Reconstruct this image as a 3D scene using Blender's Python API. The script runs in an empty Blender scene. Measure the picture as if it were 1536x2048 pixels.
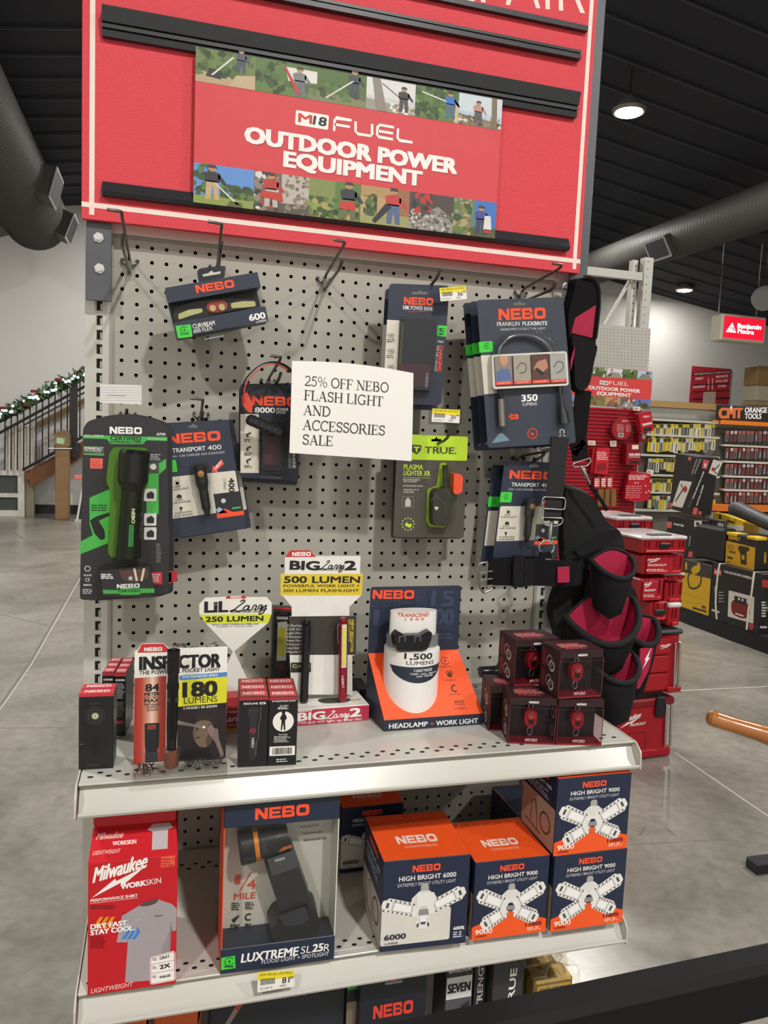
import bpy, math, random
from mathutils import Vector as V
random.seed(7)
SC = bpy.context.scene
COL = SC.collection
# ---------------------------------------------------------------- camera, exposure, light
FPX = 1543.0
CR = V((0.96113471, -0.27273807, 0.04282533))      # camera right
CD = V((0.01356972, -0.10826253, -0.99402972))     # camera down
CF = V((0.27574613, 0.9559776, -0.1003539))        # camera forward
CO = V((0.0756, -1.5026, 1.4837))
cd = bpy.data.cameras.new('camera')
cam = bpy.data.objects.new('camera', cd)
COL.objects.link(cam)
from mathutils import Matrix
mw = Matrix.Identity(4)
for i in range(3):
    mw[i][0] = CR[i]; mw[i][1] = -CD[i]; mw[i][2] = -CF[i]; mw[i][3] = CO[i]
cam.matrix_world = mw
cd.sensor_fit = 'VERTICAL'
cd.sensor_height = 24.0
cd.lens = FPX / 2048.0 * 24.0
cd.clip_start = 0.02
cd.clip_end = 100
SC.camera = cam
SC.view_settings.view_transform = 'Standard'
SC.view_settings.look = 'None'
SC.view_settings.gamma = 1.0
SC.view_settings.use_curve_mapping = False
SC.view_settings.exposure = 0.1
w = bpy.data.worlds.new('world')
SC.world = w
w.use_nodes = True
w.node_tree.nodes['Background'].inputs[0].default_value = (0.9, 0.95, 1.0, 1)
w.node_tree.nodes['Background'].inputs[1].default_value = 0.05
LAMP_W = 120.0
LAMPS = [(4.38, 5.44, 4.69), (9.1, 10.8, 4.30), (1.2, -3.8, 4.95), (4.4, -3.8, 4.85), (-2.2, -3.8, 4.4),
         (-2.4, 1.4, 4.4), (4.4, 1.0, 4.85), (1.2, 5.6, 4.95), (-2.6, 6.0, 4.35), (8.0, 3.0, 4.2), (0.2, 9.7, 4.75), (5.6, 8.6, 4.75)]
MAINL = {2: 1.6, 1: .26, 11: .5, 10: .7}
# ---------------------------------------------------------------- helpers
X, Yv, Zv = V((1, 0, 0)), V((0, 1, 0)), V((0, 0, 1))
def ray(x, y): return CR * ((x - 768) / FPX) + CD * ((y - 1024) / FPX) + CF
def PY(x, y, v=0.0):
    r = ray(x, y); return CO + r * ((v - CO.y) / r.y)
def PZ(x, y, v=0.0):
    r = ray(x, y); return CO + r * ((v - CO.z) / r.z)
def PD(x, y, d): return CO + ray(x, y) * d
def K(ox, oy, s): return lambda x, y: (ox + x / s, oy + y / s)
c3 = K(140, 420, 3.072); c4 = K(560, 480, 2.56); c5 = K(140, 800, 3.072); c6 = K(560, 860, 2.56)
c7 = K(140, 1170, 3.072); c8 = K(480, 1080, 3.072); d1 = K(900, 1140, 3.072); d2 = K(940, 540, 3.491)
d3 = K(920, 880, 3.339); d4 = K(140, 1540, 2.743); d5 = K(640, 1500, 2.327); d6 = K(1140, 500, 3.879)
d7 = K(1200, 880, 3.2); d8 = K(0, 380, 3.012); e1 = K(380, 80, 2.438); e2 = K(380, 300, 2.438)
bt = K(640, 1860, 2.954); z9 = K(960, 1160, 4.8); z12 = K(1280, 880, 4.875); z0 = K(1200, 980, 7.315)
z11 = K(1140, 730, 6.827); st = K(0, 730, 6.206); bm = K(1420, 560, 6.828); pd = K(1040, 500, 5.486)
class Pl:
    "a plane in the world: origin o, axes u (right) and v (up), normal n = u x v"
    def __init__(s, o, u=X, v=Zv):
        s.o = V(o); s.u = V(u).normalized(); s.n = s.u.cross(V(v)).normalized(); s.v = s.n.cross(s.u)
    def at(s, p):
        r = ray(*p); return CO + r * ((s.o - CO).dot(s.n) / r.dot(s.n))
    def uv(s, p):
        d = s.at(p) - s.o; return (d.dot(s.u), d.dot(s.v))
    def W(s, a, b, d=0.0): return s.o + s.u * a + s.v * b + s.n * d
    def off(s, d): return Pl(s.o + s.n * d, s.u, s.v)
    def mpp(s, p):
        a, b = s.uv(p), s.uv((p[0], p[1] - 4)); return math.hypot(a[0] - b[0], a[1] - b[1]) / 4
MATS = {}
def lin(c): return c / 12.92 if c <= 0.04045 else ((c + 0.055) / 1.055) ** 2.4
def rgb(h): return [lin(int(h[i:i + 2], 16) / 255) for i in (1, 3, 5)] + [1]
def M(h, rough=0.5, metal=0.0, var=0.06, sc=40.0, bump=0.0, em=0.0, spec=0.5, coat=0.0):
    k = (h, rough, metal, var, sc, bump, em, spec, coat)
    if k in MATS: return MATS[k]
    m = bpy.data.materials.new('surface_' + h[1:]); m.use_nodes = True
    nt = m.node_tree; b = nt.nodes['Principled BSDF']
    tc = nt.nodes.new('ShaderNodeTexCoord'); nz = nt.nodes.new('ShaderNodeTexNoise')
    nz.inputs['Scale'].default_value = sc; nz.inputs['Detail'].default_value = 3
    nt.links.new(tc.outputs['Object'], nz.inputs['Vector'])
    mx = nt.nodes.new('ShaderNodeMix'); mx.data_type = 'RGBA'
    c = rgb(h)
    mx.inputs[6].default_value = [x * (1 - var) for x in c[:3]] + [1]
    mx.inputs[7].default_value = [min(1, x * (1 + var)) for x in c[:3]] + [1]
    nt.links.new(nz.outputs['Fac'], mx.inputs[0]); nt.links.new(mx.outputs[2], b.inputs['Base Color'])
    b.inputs['Roughness'].default_value = rough; b.inputs['Metallic'].default_value = metal
    b.inputs['Specular IOR Level'].default_value = spec
    b.inputs['Coat Weight'].default_value = coat
    if bump:
        bp = nt.nodes.new('ShaderNodeBump'); bp.inputs['Strength'].default_value = bump; bp.inputs['Distance'].default_value = 0.002
        nt.links.new(nz.outputs['Fac'], bp.inputs['Height']); nt.links.new(bp.outputs[0], b.inputs['Normal'])
    if em:
        nt.links.new(mx.outputs[2], b.inputs['Emission Color']); b.inputs['Emission Strength'].default_value = em
    MATS[k] = m
    return m
def CLEAR(tint='#ffffff', gl=0.5, rough=0.08):
    k = ('clear', tint, gl, rough)
    if k in MATS: return MATS[k]
    m = bpy.data.materials.new('clear_plastic'); m.use_nodes = True
    nt = m.node_tree; nt.nodes.clear()
    out = nt.nodes.new('ShaderNodeOutputMaterial'); tr = nt.nodes.new('ShaderNodeBsdfTransparent'); g = nt.nodes.new('ShaderNodeBsdfGlossy')
    tr.inputs[0].default_value = rgb(tint); g.inputs['Roughness'].default_value = rough
    fr = nt.nodes.new('ShaderNodeLayerWeight'); fr.inputs['Blend'].default_value = .25
    nz = nt.nodes.new('ShaderNodeTexNoise'); nz.inputs['Scale'].default_value = 60
    bp = nt.nodes.new('ShaderNodeBump'); bp.inputs['Strength'].default_value = 0.25; bp.inputs['Distance'].default_value = 0.003
    nt.links.new(nz.outputs['Fac'], bp.inputs['Height']); nt.links.new(bp.outputs[0], g.inputs['Normal'])
    ml = nt.nodes.new('ShaderNodeMath'); ml.operation = 'MULTIPLY'; ml.inputs[1].default_value = gl * .55; ad = nt.nodes.new('ShaderNodeMath'); ad.operation = 'ADD'; ad.inputs[1].default_value = .03 * gl
    mx = nt.nodes.new('ShaderNodeMixShader')
    nt.links.new(fr.outputs[1], ml.inputs[0]); nt.links.new(ml.outputs[0], ad.inputs[0]); nt.links.new(ad.outputs[0], mx.inputs[0])
    nt.links.new(tr.outputs[0], mx.inputs[1]); nt.links.new(g.outputs[0], mx.inputs[2]); nt.links.new(mx.outputs[0], out.inputs[0])
    MATS[k] = m
    return m
TXT = {}
FC = bpy.data.curves.new('lettering', 'FONT'); FO = bpy.data.objects.new('lettering', FC)
def glyphs(s, w):
    k = (s, w)
    if k in TXT: return TXT[k]
    FC.body = s; FC.offset = w; FC.resolution_u = 3 if len(s) < 12 else 2
    me = bpy.data.meshes.new_from_object(FO)
    vs = [(v.co.x, v.co.y) for v in me.vertices]; fs = [tuple(p.vertices) for p in me.polygons]
    bpy.data.meshes.remove(me)
    if not vs: vs = [(0, 0)]; fs = []
    x0 = min(a for a, b in vs); x1 = max(a for a, b in vs); wd = max(x1 - x0, 1e-4)
    TXT[k] = ([((a - x0) / wd, (b + w) / (0.682 + 2 * w)) for a, b in vs], fs)
    return TXT[k]
def rnd(pts, r, n=4):
    "rounds the corners of a 2-D polygon"
    out = []; N = len(pts)
    for i in range(N):
        p = V(pts[i]); a = V(pts[i - 1]); b = V(pts[(i + 1) % N])
        da, db = (a - p), (b - p); q = min(r, da.length * 0.45, db.length * 0.45)
        if q < 1e-6: out.append(tuple(p)); continue
        s, e = p + da.normalized() * q, p + db.normalized() * q
        for k in range(n + 1):
            t = k / n; out.append(tuple(s * (1 - t) ** 2 + p * 2 * t * (1 - t) + e * t * t))
    return out
def smooth(pts, n=6, closed=False):
    "Catmull-Rom through the points"
    P = [V(p) for p in pts]; N = len(P); out = []
    for i in range(N if closed else N - 1):
        if closed: a, b, c, d = P[i - 1], P[i], P[(i + 1) % N], P[(i + 2) % N]
        else: a, b, c, d = P[max(i - 1, 0)], P[i], P[i + 1], P[min(i + 2, N - 1)]
        for k in range(n):
            t = k / n
            out.append(0.5 * ((2 * b) + (c - a) * t + (2 * a - 5 * b + 4 * c - d) * t * t + (3 * b - a - 3 * c + d) * t ** 3))
    if not closed: out.append(P[-1])
    return out
def circ(cx, cy, r, n=20, ry=None, a0=0, a1=2 * math.pi):
    ry = ry or r; full = abs(a1 - a0 - 2 * math.pi) < 1e-6
    return [(cx + r * math.cos(a0 + (a1 - a0) * k / (n if full else n - 1)), cy + ry * math.sin(a0 + (a1 - a0) * k / (n if full else n - 1))) for k in range(n)]
L1 = 0.00025
class MB:
    def __init__(s): s.v = []; s.f = []; s.mi = []; s.sm = []; s.mats = []
    def mat(s, m):
        if isinstance(m, str): m = M(m)
        if m not in s.mats: s.mats.append(m)
        return s.mats.index(m)
    def add(s, vs, fs, m, sm=False):
        b = len(s.v); i = s.mat(m)
        s.v += [V(p) for p in vs]
        for f in fs: s.f.append([b + k for k in f]); s.mi.append(i); s.sm.append(sm)
        return s
    def box(s, a, b, m): return s.obox(V(a), X, Yv, Zv, (0, b[0] - a[0]), (0, b[1] - a[1]), (0, b[2] - a[2]), m)
    def obox(s, o, u, v, n, A, B, C, m, ch=0.0):
        "box spanned by ranges A,B,C along u,v,n from o; chamfered by ch"
        if ch <= 0:
            vs = [o + u * a + v * b + n * c for c in C for b in B for a in A]
            return s.add(vs, [(0, 2, 3, 1), (4, 5, 7, 6), (0, 1, 5, 4), (2, 6, 7, 3), (0, 4, 6, 2), (1, 3, 7, 5)], m)
        ch = min(ch, 0.45 * min(A[1] - A[0], B[1] - B[0], C[1] - C[0])); R = (A, B, C); ax = (u, v, n); idx = {}; vs = []
        for c in [(i, j, k) for i in (0, 1) for j in (0, 1) for k in (0, 1)]:
            for d in range(3):
                p = V(o)
                for e in range(3):
                    val = R[e][c[e]]
                    if e != d: val += ch if c[e] == 0 else -ch
                    p = p + ax[e] * val
                idx[c, d] = len(vs); vs.append(p)
        fs = []
        for d in range(3):
            e, g = (d + 1) % 3, (d + 2) % 3
            for sd in (0, 1):
                q = []
                for a, b in ((0, 0), (1, 0), (1, 1), (0, 1)):
                    c = [0, 0, 0]; c[d] = sd; c[e] = a; c[g] = b; q.append(idx[tuple(c), d])
                fs.append(q if sd else q[::-1])
            for a in (0, 1):
                for b in (0, 1):
                    c0 = [0, 0, 0]; c0[e] = a; c0[g] = b; c1 = list(c0); c1[d] = 1
                    fs.append([idx[tuple(c0), e], idx[tuple(c1), e], idx[tuple(c1), g], idx[tuple(c0), g]])
        for c in [(i, j, k) for i in (0, 1) for j in (0, 1) for k in (0, 1)]: fs.append([idx[c, 0], idx[c, 1], idx[c, 2]])
        return s.add(vs, fs, m)
    def prism(s, pl, pts, d0, d1, m, side=None, top=1.0):
        "polygon pts (plane uv) from depth d0 to d1 along the plane's normal; the d1 end scaled by top"
        N = len(pts); cx = sum(p[0] for p in pts) / N; cy = sum(p[1] for p in pts) / N
        f0 = [pl.W(a, b, d0) for a, b in pts]; f1 = [pl.W(cx + (a - cx) * top, cy + (b - cy) * top, d1) for a, b in pts]
        s.add(f1, [list(range(N))], m); s.add(f0, [list(range(N))[::-1]], side or m)
        return s.add(f0 + f1, [[i, (i + 1) % N, N + (i + 1) % N, N + i] for i in range(N)], side or m)
    def flat(s, pl, pts, m, l=1): return s.add([pl.W(a, b, L1 * l) for a, b in pts], [list(range(len(pts)))], m)
    def px(s, pl, pts, m, l=1, r=0.0):
        "print a polygon given in photo pixels on the plane"
        q = [pl.uv(p) for p in pts]
        return s.flat(pl, rnd(q, r) if r else q, m, l)
    def rect(s, pl, p0, p1, m, l=1, r=0.0): return s.px(pl, [p0, (p1[0], p0[1]), p1, (p0[0], p1[1])], m, l, r)
    def disc(s, pl, c, rpx, m, l=1, ry=None, n=20):
        k = pl.mpp(c); a, b = pl.uv(c)
        return s.flat(pl, circ(a, b, rpx * k, n, (ry or rpx) * k), m, l)
    def ring(s, pl, c, rpx, wpx, m, l=1, n=24, a0=0, a1=2 * math.pi):
        k = pl.mpp(c); a, b = pl.uv(c)
        pts = circ(a, b, rpx * k, n, None, a0, a1)
        if abs(a1 - a0 - 2 * math.pi) < 1e-6: pts.append(pts[0])
        return s.rib(pl, pts, wpx * k, m, l)
    def rib(s, pl, pts, wd, m, l=1):
        P = [V(p) for p in pts]; vs = []; N = len(P)
        for i in range(N):
            a = P[max(i - 1, 0)]; b = P[min(i + 1, N - 1)]; t = (b - a)
            t = t.normalized() if t.length > 1e-9 else V((1, 0)); nn = V((-t.y, t.x))
            k = 1.0
            if 0 < i < N - 1:
                t1 = (P[i] - a).normalized() if (P[i] - a).length > 1e-9 else t
                k = 1 / max(0.5, abs(nn.dot(V((-t1.y, t1.x)))))
            for sg in (1, -1):
                q = P[i] + nn * (sg * wd / 2 * k); vs.append(pl.W(q.x, q.y, L1 * l))
        return s.add(vs, [[2 * i, 2 * i + 1, 2 * i + 3, 2 * i + 2] for i in range(N - 1)], m)
    def ln(s, pl, pts, wpx, m, l=1, sm=0):
        q = [pl.uv(p) for p in pts]
        if sm: q = smooth(q, sm)
        return s.rib(pl, q, wpx * pl.mpp(pts[0]), m, l)
    def T(s, pl, t, p0, p1, h, m, w=0.0, it=0.0, l=2):
        "lettering t with its baseline from photo pixel p0 to p1, cap height h pixels"
        a, b = V(pl.uv(p0)), V(pl.uv(p1)); ex = b - a; ey = V((-ex.y, ex.x)).normalized() * (h * pl.mpp(p0))
        vs, fs = glyphs(t, min(w, 0)); ext = max(0, w) * 1.1 / .7 * ey.length; xn = ex.normalized(); ln_ = ex.length
        for k, (d, g_) in enumerate(((0, 0), (-1, -.55), (1, .55), (-1, .55), (1, -.55)) if ext > 0 else ((0, 0),)):
            e2 = xn * max(ln_ - 2 * ext, ln_ * .5); P = []
            for x, y in vs:
                q = a + xn * (ext * (1 + d)) + e2 * x + ey * (.04 + .93 * y if ext > 0 else y) + ey.normalized() * (ext * g_) + xn * (it * y * ey.length); P.append(pl.W(q.x, q.y, L1 * (l + .12 * k)))
            s.add(P, fs, m)
        return s
    def lines(s, pl, p0, p1, rows, h, m, l=2, seed=1):
        "rows of tiny illegible print"
        rr = random.Random(seed)
        for i in range(rows):
            y = p0[1] + (p1[1] - p0[1]) * (i + 0.5) / rows; x = p0[0]; xe = p0[0] + (p1[0] - p0[0]) * rr.uniform(0.75, 1)
            while x < xe:
                x2 = min(x + rr.uniform(2, 6) * h, xe)
                s.rect(pl, (x, y - h / 2), (x2, y + h / 2), m, l); x = x2 + h * 0.7
    def tube(s, pts, r, m, n=8, closed=False, cap=True):
        P = [V(p) for p in pts]; N = len(P); vs = []; ref = None
        for i in range(N):
            a = P[i - 1] if (i or closed) else P[i]; b = P[(i + 1) % N] if (i < N - 1 or closed) else P[i]
            t = (b - a).normalized()
            if ref is None: ref = t.orthogonal().normalized()
            ref = (ref - t * ref.dot(t)); ref = ref.normalized() if ref.length > 1e-6 else t.orthogonal().normalized()
            q = t.cross(ref); rr = r[i] if isinstance(r, (list, tuple)) else r
            for k in range(n):
                an = 2 * math.pi * k / n; vs.append(P[i] + (ref * math.cos(an) + q * math.sin(an)) * rr)
        fs = [[i * n + k, i * n + (k + 1) % n, ((i + 1) % N) * n + (k + 1) % n, ((i + 1) % N) * n + k] for i in range(N if closed else N - 1) for k in range(n)]
        s.add(vs, fs, m, True)
        if cap and not closed: s.add(vs[:n], [list(range(n))[::-1]], m); s.add(vs[-n:], [list(range(n))], m)
        return s
    def lathe(s, o, ax, prof, m, n=20):
        "profile (t along ax, radius)"
        ax = V(ax).normalized(); return s.tube2(o, ax, prof, m, n)
    def tube2(s, o, ax, prof, m, n):
        a = ax.orthogonal().normalized(); b = ax.cross(a); o = V(o)
        for (t0, r0), (t1, r1) in zip(prof, prof[1:]):
            vs = [o + ax * t + (a * math.cos(2 * math.pi * k / n) + b * math.sin(2 * math.pi * k / n)) * r for t, r in ((t0, r0), (t1, r1)) for k in range(n)]
            s.add(vs, [[k, (k + 1) % n, n + (k + 1) % n, n + k] for k in range(n)], m, abs(t1 - t0) > 1e-5)
        for (t, r), e in ((prof[0], 1), (prof[-1], 0)):
            if r > 1e-5:
                vs = [o + ax * t + (a * math.cos(2 * math.pi * k / n) + b * math.sin(2 * math.pi * k / n)) * r for k in range(n)]
                s.add(vs, [list(range(n))[::-1] if e else list(range(n))], m)
        return s
    def grid(s, rows, m, sm=True):
        N = len(rows[0]); vs = [p for r in rows for p in r]
        return s.add(vs, [[i * N + k, i * N + k + 1, (i + 1) * N + k + 1, (i + 1) * N + k] for i in range(len(rows) - 1) for k in range(N - 1)], m, sm)
    def build(s, name, parent=None, loc=None, label=None):
        me = bpy.data.meshes.new(name)
        if parent is not None: o = V(parent['org'])
        elif loc is not None: o = V(loc)
        else: o = V((0, 0, 0))
        me.from_pydata([tuple(p - o) for p in s.v], [], s.f)
        for m in s.mats: me.materials.append(m)
        me.polygons.foreach_set('material_index', s.mi); me.polygons.foreach_set('use_smooth', s.sm); me.update()
        ob = bpy.data.objects.new(name, me); COL.objects.link(ob)
        if parent is not None: ob.parent = parent; ob['org'] = tuple(o)
        else: ob.location = o; ob['org'] = tuple(o)
        if label: ob['label'] = label
        return ob
def tag(o, label, cat, group=None, kind=None):
    o['label'] = label; o['category'] = cat
    if group: o['group'] = group
    if kind: o['kind'] = kind
    return o
def thing(name, label, cat, loc, group=None):
    o = bpy.data.objects.new(name, None); COL.objects.link(o); o.location = V(loc); o.empty_display_size = 0.02
    o['org'] = tuple(V(loc)); return tag(o, label, cat, group)
def struct(mb, name):
    o = mb.build(name); o['kind'] = 'structure'; return o
# lettering helpers --------------------------------------------------------------------
def nebo(mb, pl, p0, p1, h, m='#f4502a', l=2):
    "wide squared NEBO wordmark"
    a, b = V(pl.uv(p0)), V(pl.uv(p1)); ex = b - a; ey = V((-ex.y, ex.x)).normalized() * (h * pl.mpp(p0))
    def pol(pts, x0, wd): mb.add([pl.W(*(a + ex * (x0 + x * wd) + ey * y), L1 * l) for x, y in pts], [list(range(len(pts)))], m)
    W4 = 0.232
    pol([(0, 0), (.26, 0), (.26, .58), (.7, 0), (1, 0), (1, 1), (.74, 1), (.74, .42), (.3, 1), (0, 1)], 0, W4)
    for q in ([(0, 0), (.26, 0), (.26, 1), (0, 1)], [(.26, 0), (1, 0), (1, .24), (.26, .24)], [(.26, .39), (.9, .39), (.9, .61), (.26, .61)], [(.26, .76), (1, .76), (1, 1), (.26, 1)]): pol(q, .256, W4 * .94)
    x0 = .495
    for q in ([(0, 0), (.26, 0), (.26, 1), (0, 1)], [(.26, 0), (.86, 0), (.98, .08), (1, .3), (.96, .44), (.88, .5), (.76, .5), (.76, .24), (.26, .24)],
              [(.26, .4), (.76, .4), (.76, .5), (.88, .5), (.88, .52), (.76, .6), (.26, .6)], [(.26, .76), (.72, .76), (.72, .5), (.88, .5), (.95, .58), (.97, .8), (.93, .93), (.84, 1), (.26, 1)]): pol(q, x0, W4)
    x0 = .756; o = rnd([(0, 0), (1, 0), (1, 1), (0, 1)], .3, 3); n = len(o); i_ = [(.5 + (x - .5) * .5, .5 + (y - .5) * .46) for x, y in o]
    for k in range(n):
        j = (k + 1) % n; pol([o[k], o[j], i_[j], i_[k]], x0, .244)
def bolt_logo(mb, pl, p0, p1, h, m='#f2ede8', l=2):
    "slanted script wordmark over a lightning stroke"
    mb.T(pl, 'Milwaukee', p0, p1, h, m, 0.02, 0.38, l)
    dx, dy = p1[0] - p0[0], p1[1] - p0[1]
    def q(t, e): return (p0[0] + dx * t, p0[1] + dy * t + e * h)
    mb.px(pl, [q(-.02, .95), q(.42, .12), q(.44, .3), q(.98, -.12), q(.55, .72), q(.52, .5)], m, l)
def script_larry(mb, pl, p0, p1, h, m, l=3, wd=0.09):
    "cursive Larry"
    a, b = V(pl.uv(p0)), V(pl.uv(p1)); ex = b - a; ey = V((-ex.y, ex.x)).normalized() * (h * pl.mpp(p0))
    S = [[(.22, .85), (.3, 1.0), (.34, .85), (.2, .45), (.06, .05), (.0, .02), (.08, .12), (.2, .0), (.34, .06)],
         [(.5, .42), (.4, .45), (.34, .2), (.42, .03), (.5, .4), (.48, .06), (.56, .08)], [(.58, .05), (.62, .45), (.7, .4), (.66, .06), (.72, .08)],
         [(.74, .05), (.78, .45), (.85, .4), (.8, .06), (.86, .1)], [(.87, .42), (.86, .1), (.96, .42), (.93, -.2), (.82, -.38), (.84, -.1), (1.0, .12)]]
    for c in S:
        mb.rib(pl, [(a + ex * (x + .06 * y) + ey * y) for x, y in smooth(c, 4)], wd * ey.length, m, l)
def plug(mb, pl, c, r, bg=None, fg='#1f3a22', l=2):
    "round charge symbol with a flash"
    if bg: mb.disc(pl, c, r * 1.2, bg, l)
    mb.ring(pl, c, r, r * .16, fg, l + 1, 20, .6, 5.9)
    x, y = c; mb.px(pl, [(x + r * .15, y - r * .65), (x - r * .35, y + r * .1), (x - r * .02, y + r * .1), (x - r * .15, y + r * .65), (x + r * .38, y - r * .12), (x + r * .05, y - r * .12)], fg, l + 1)
def barcode(mb, pl, p0, p1, m='#26221f', l=3, seed=3):
    rr = random.Random(seed); x = p0[0]
    while x < p1[0]:
        w_ = rr.choice((.5, .8, 1.2)); mb.rect(pl, (x, p0[1]), (min(x + w_, p1[0]), p1[1]), m, l); x += w_ + rr.choice((.5, .8))
def price(mb, pl, q, num, sup, l=1):
    "q: photo corners tl,tr,br,bl of a shelf price label"
    tl, tr, br, bl = [V(p) for p in q]
    def at(a, b): p = (tl * (1 - a) + tr * a) * (1 - b) + (bl * (1 - a) + br * a) * b; return (p.x, p.y)
    mb.px(pl, [at(0, .42), at(1, .42), at(1, 1), at(0, 1)], '#ece8e0', l); mb.px(pl, [at(0, 0), at(1, 0), at(1, .42), at(0, .42)], '#e9d82a', l)
    h = (bl - tl).length
    mb.T(pl, 'NEW SPECIAL LOW PRICE', at(.06, .2), at(.94, .2), h * .12, '#5a5218', 0, 0, l + 1)
    for k in range(16):
        a = .08 + .4 * k / 16; mb.px(pl, [at(a, .34), at(a + .014, .34), at(a + .014, .66), at(a, .66)], '#26221f', l + 1)
    mb.T(pl, num, at(.66, .72), at(.86, .72), h * .3, '#1d1a18', .01, 0, l + 1); mb.T(pl, sup, at(.87, .52), at(.97, .52), h * .15, '#1d1a18', .01, 0, l + 1)
    mb.T(pl, '355 2390 78', at(.06, .9), at(.4, .9), h * .1, '#4a4540', 0, 0, l + 1); mb.T(pl, 'NEBO', at(.6, .9), at(.78, .9), h * .1, '#4a4540', 0, 0, l + 1)
# ---------------------------------------------------------------- the building
WALL_Y = 11.7
def roofz(x): return 5.4 + (.167 * (x - 2.36) if x < 2.36 else -.15 * (x - 2.36))
def floor_mat():
    m = bpy.data.materials.new('polished_concrete'); m.use_nodes = True; nt = m.node_tree; b = nt.nodes['Principled BSDF']
    tc = nt.nodes.new('ShaderNodeTexCoord')
    n1 = nt.nodes.new('ShaderNodeTexNoise'); n1.inputs['Scale'].default_value = 1.3; n1.inputs['Detail'].default_value = 8; n1.inputs['Roughness'].default_value = .62; n1.inputs['Distortion'].default_value = .6
    n2 = nt.nodes.new('ShaderNodeTexNoise'); n2.inputs['Scale'].default_value = 22; n2.inputs['Detail'].default_value = 6
    rp = nt.nodes.new('ShaderNodeValToRGB'); e = rp.color_ramp.elements
    e[0].position = .3; e[0].color = rgb('#716d65'); e[1].position = .72; e[1].color = rgb('#a09b90')
    x = e.new(.52); x.color = rgb('#8c877d')
    mx = nt.nodes.new('ShaderNodeMix'); mx.data_type = 'RGBA'; mx.blend_type = 'MULTIPLY'; mx.inputs[0].default_value = .5
    r2 = nt.nodes.new('ShaderNodeValToRGB'); r2.color_ramp.elements[0].color = (.62, .62, .62, 1); r2.color_ramp.elements[0].position = .3; r2.color_ramp.elements[1].position = .6
    nt.links.new(tc.outputs['Object'], n1.inputs['Vector']); nt.links.new(tc.outputs['Object'], n2.inputs['Vector'])
    nt.links.new(n1.outputs['Fac'], rp.inputs[0]); nt.links.new(n2.outputs['Fac'], r2.inputs[0])
    nt.links.new(rp.outputs[0], mx.inputs[6]); nt.links.new(r2.outputs[0], mx.inputs[7]); nt.links.new(mx.outputs[2], b.inputs['Base Color'])
    rr = nt.nodes.new('ShaderNodeMapRange'); rr.inputs[3].default_value = .16; rr.inputs[4].default_value = .34
    nt.links.new(n1.outputs['Fac'], rr.inputs[0]); nt.links.new(rr.outputs[0], b.inputs['Roughness'])
    return m
f = MB(); f.box((-7, -6, -.1), (15, WALL_Y + .2, 0), floor_mat())
GP = Pl((0, 0, 0), X, Yv)
jd, jl = M('#6b665d', .6), M('#b9b3a6', .5)
for q, m_, wd in (([st(0, 1980), (90, 1104)], jd, .018), ([(0, 1229), (96, 1251)], jd, .014), ([(0, 1412), (60, 1325), (160, 1150)], jd, .016), ([(0, 1419), (62, 1330), (163, 1152)], jl, .007),
                  ([(1345, 1382), (1536, 1373)], jl, .012), ([(1350, 1505), (1536, 1632)], jl, .008), ([(0, 1456), (150, 1455)], jd, .008), ([(1255, 1690), (1450, 1678)], jd, .003),
                  ([(1278, 1672), (1292, 1652)], jd, .006), ([(1330, 1655), (1352, 1672)], jd, .008)):
    f.rib(GP, [tuple(PZ(*p, 0).xy) for p in q], wd, m_, 1)
struct(f, 'floor')
f = MB(); dk = M('#20232d', .8, 0, .12, 3)
for xa, xb in ((-7, 2.36), (2.36, 15)):
    for ya, yb in ((-6, WALL_Y),):
        f.add([(xa, ya, roofz(xa)), (xb, ya, roofz(xb)), (xb, yb, roofz(xb)), (xa, yb, roofz(xa))], [(3, 2, 1, 0)], dk)
        f.add([(xa, ya, roofz(xa) + .1), (xb, ya, roofz(xb) + .1), (xb, yb, roofz(xb) + .1), (xa, yb, roofz(xa) + .1)], [(0, 1, 2, 3)], dk)
rb = M('#3b3d47', .7)
for k in range(-20, 15):
    y = 4.82 + .505 * k
    if y > WALL_Y - .05: continue
    f.obox(V((2.36, y, 5.39)), V((1, 0, -.15)).normalized(), Yv, V((.15, 0, 1)).normalized(), (0, 12.5), (-.010, .010), (-.016, .0), rb)
    y = 4.57 + .505 * k
    f.obox(V((2.36, y, 5.39)), V((-1, 0, -.167)).normalized(), Yv, V((-.167, 0, 1)).normalized(), (0, 9.4), (-.010, .010), (-.02, .0), rb)
struct(f, 'ceiling')
wm = M('#d8d6d2', .8, 0, .03, 2)
f = MB(); f.box((-7, WALL_Y, 0), (15, WALL_Y + .15, 5.6), wm); struct(f, 'wall_back')
f = MB(); f.box((-7.15, -6, 0), (-7, WALL_Y, 5.6), wm); struct(f, 'wall_left')
f = MB(); f.box((15, -6, 0), (15.15, WALL_Y, 5.6), wm); struct(f, 'wall_right')
f = MB(); f.box((-7, -6.15, 0), (15, -6, 5.6), wm); struct(f, 'wall_front')
f = MB(); f.box((-7, WALL_Y - .02, 0), (2, WALL_Y, .14), M('#26262a', .6)); struct(f, 'baseboard_back')
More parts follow.
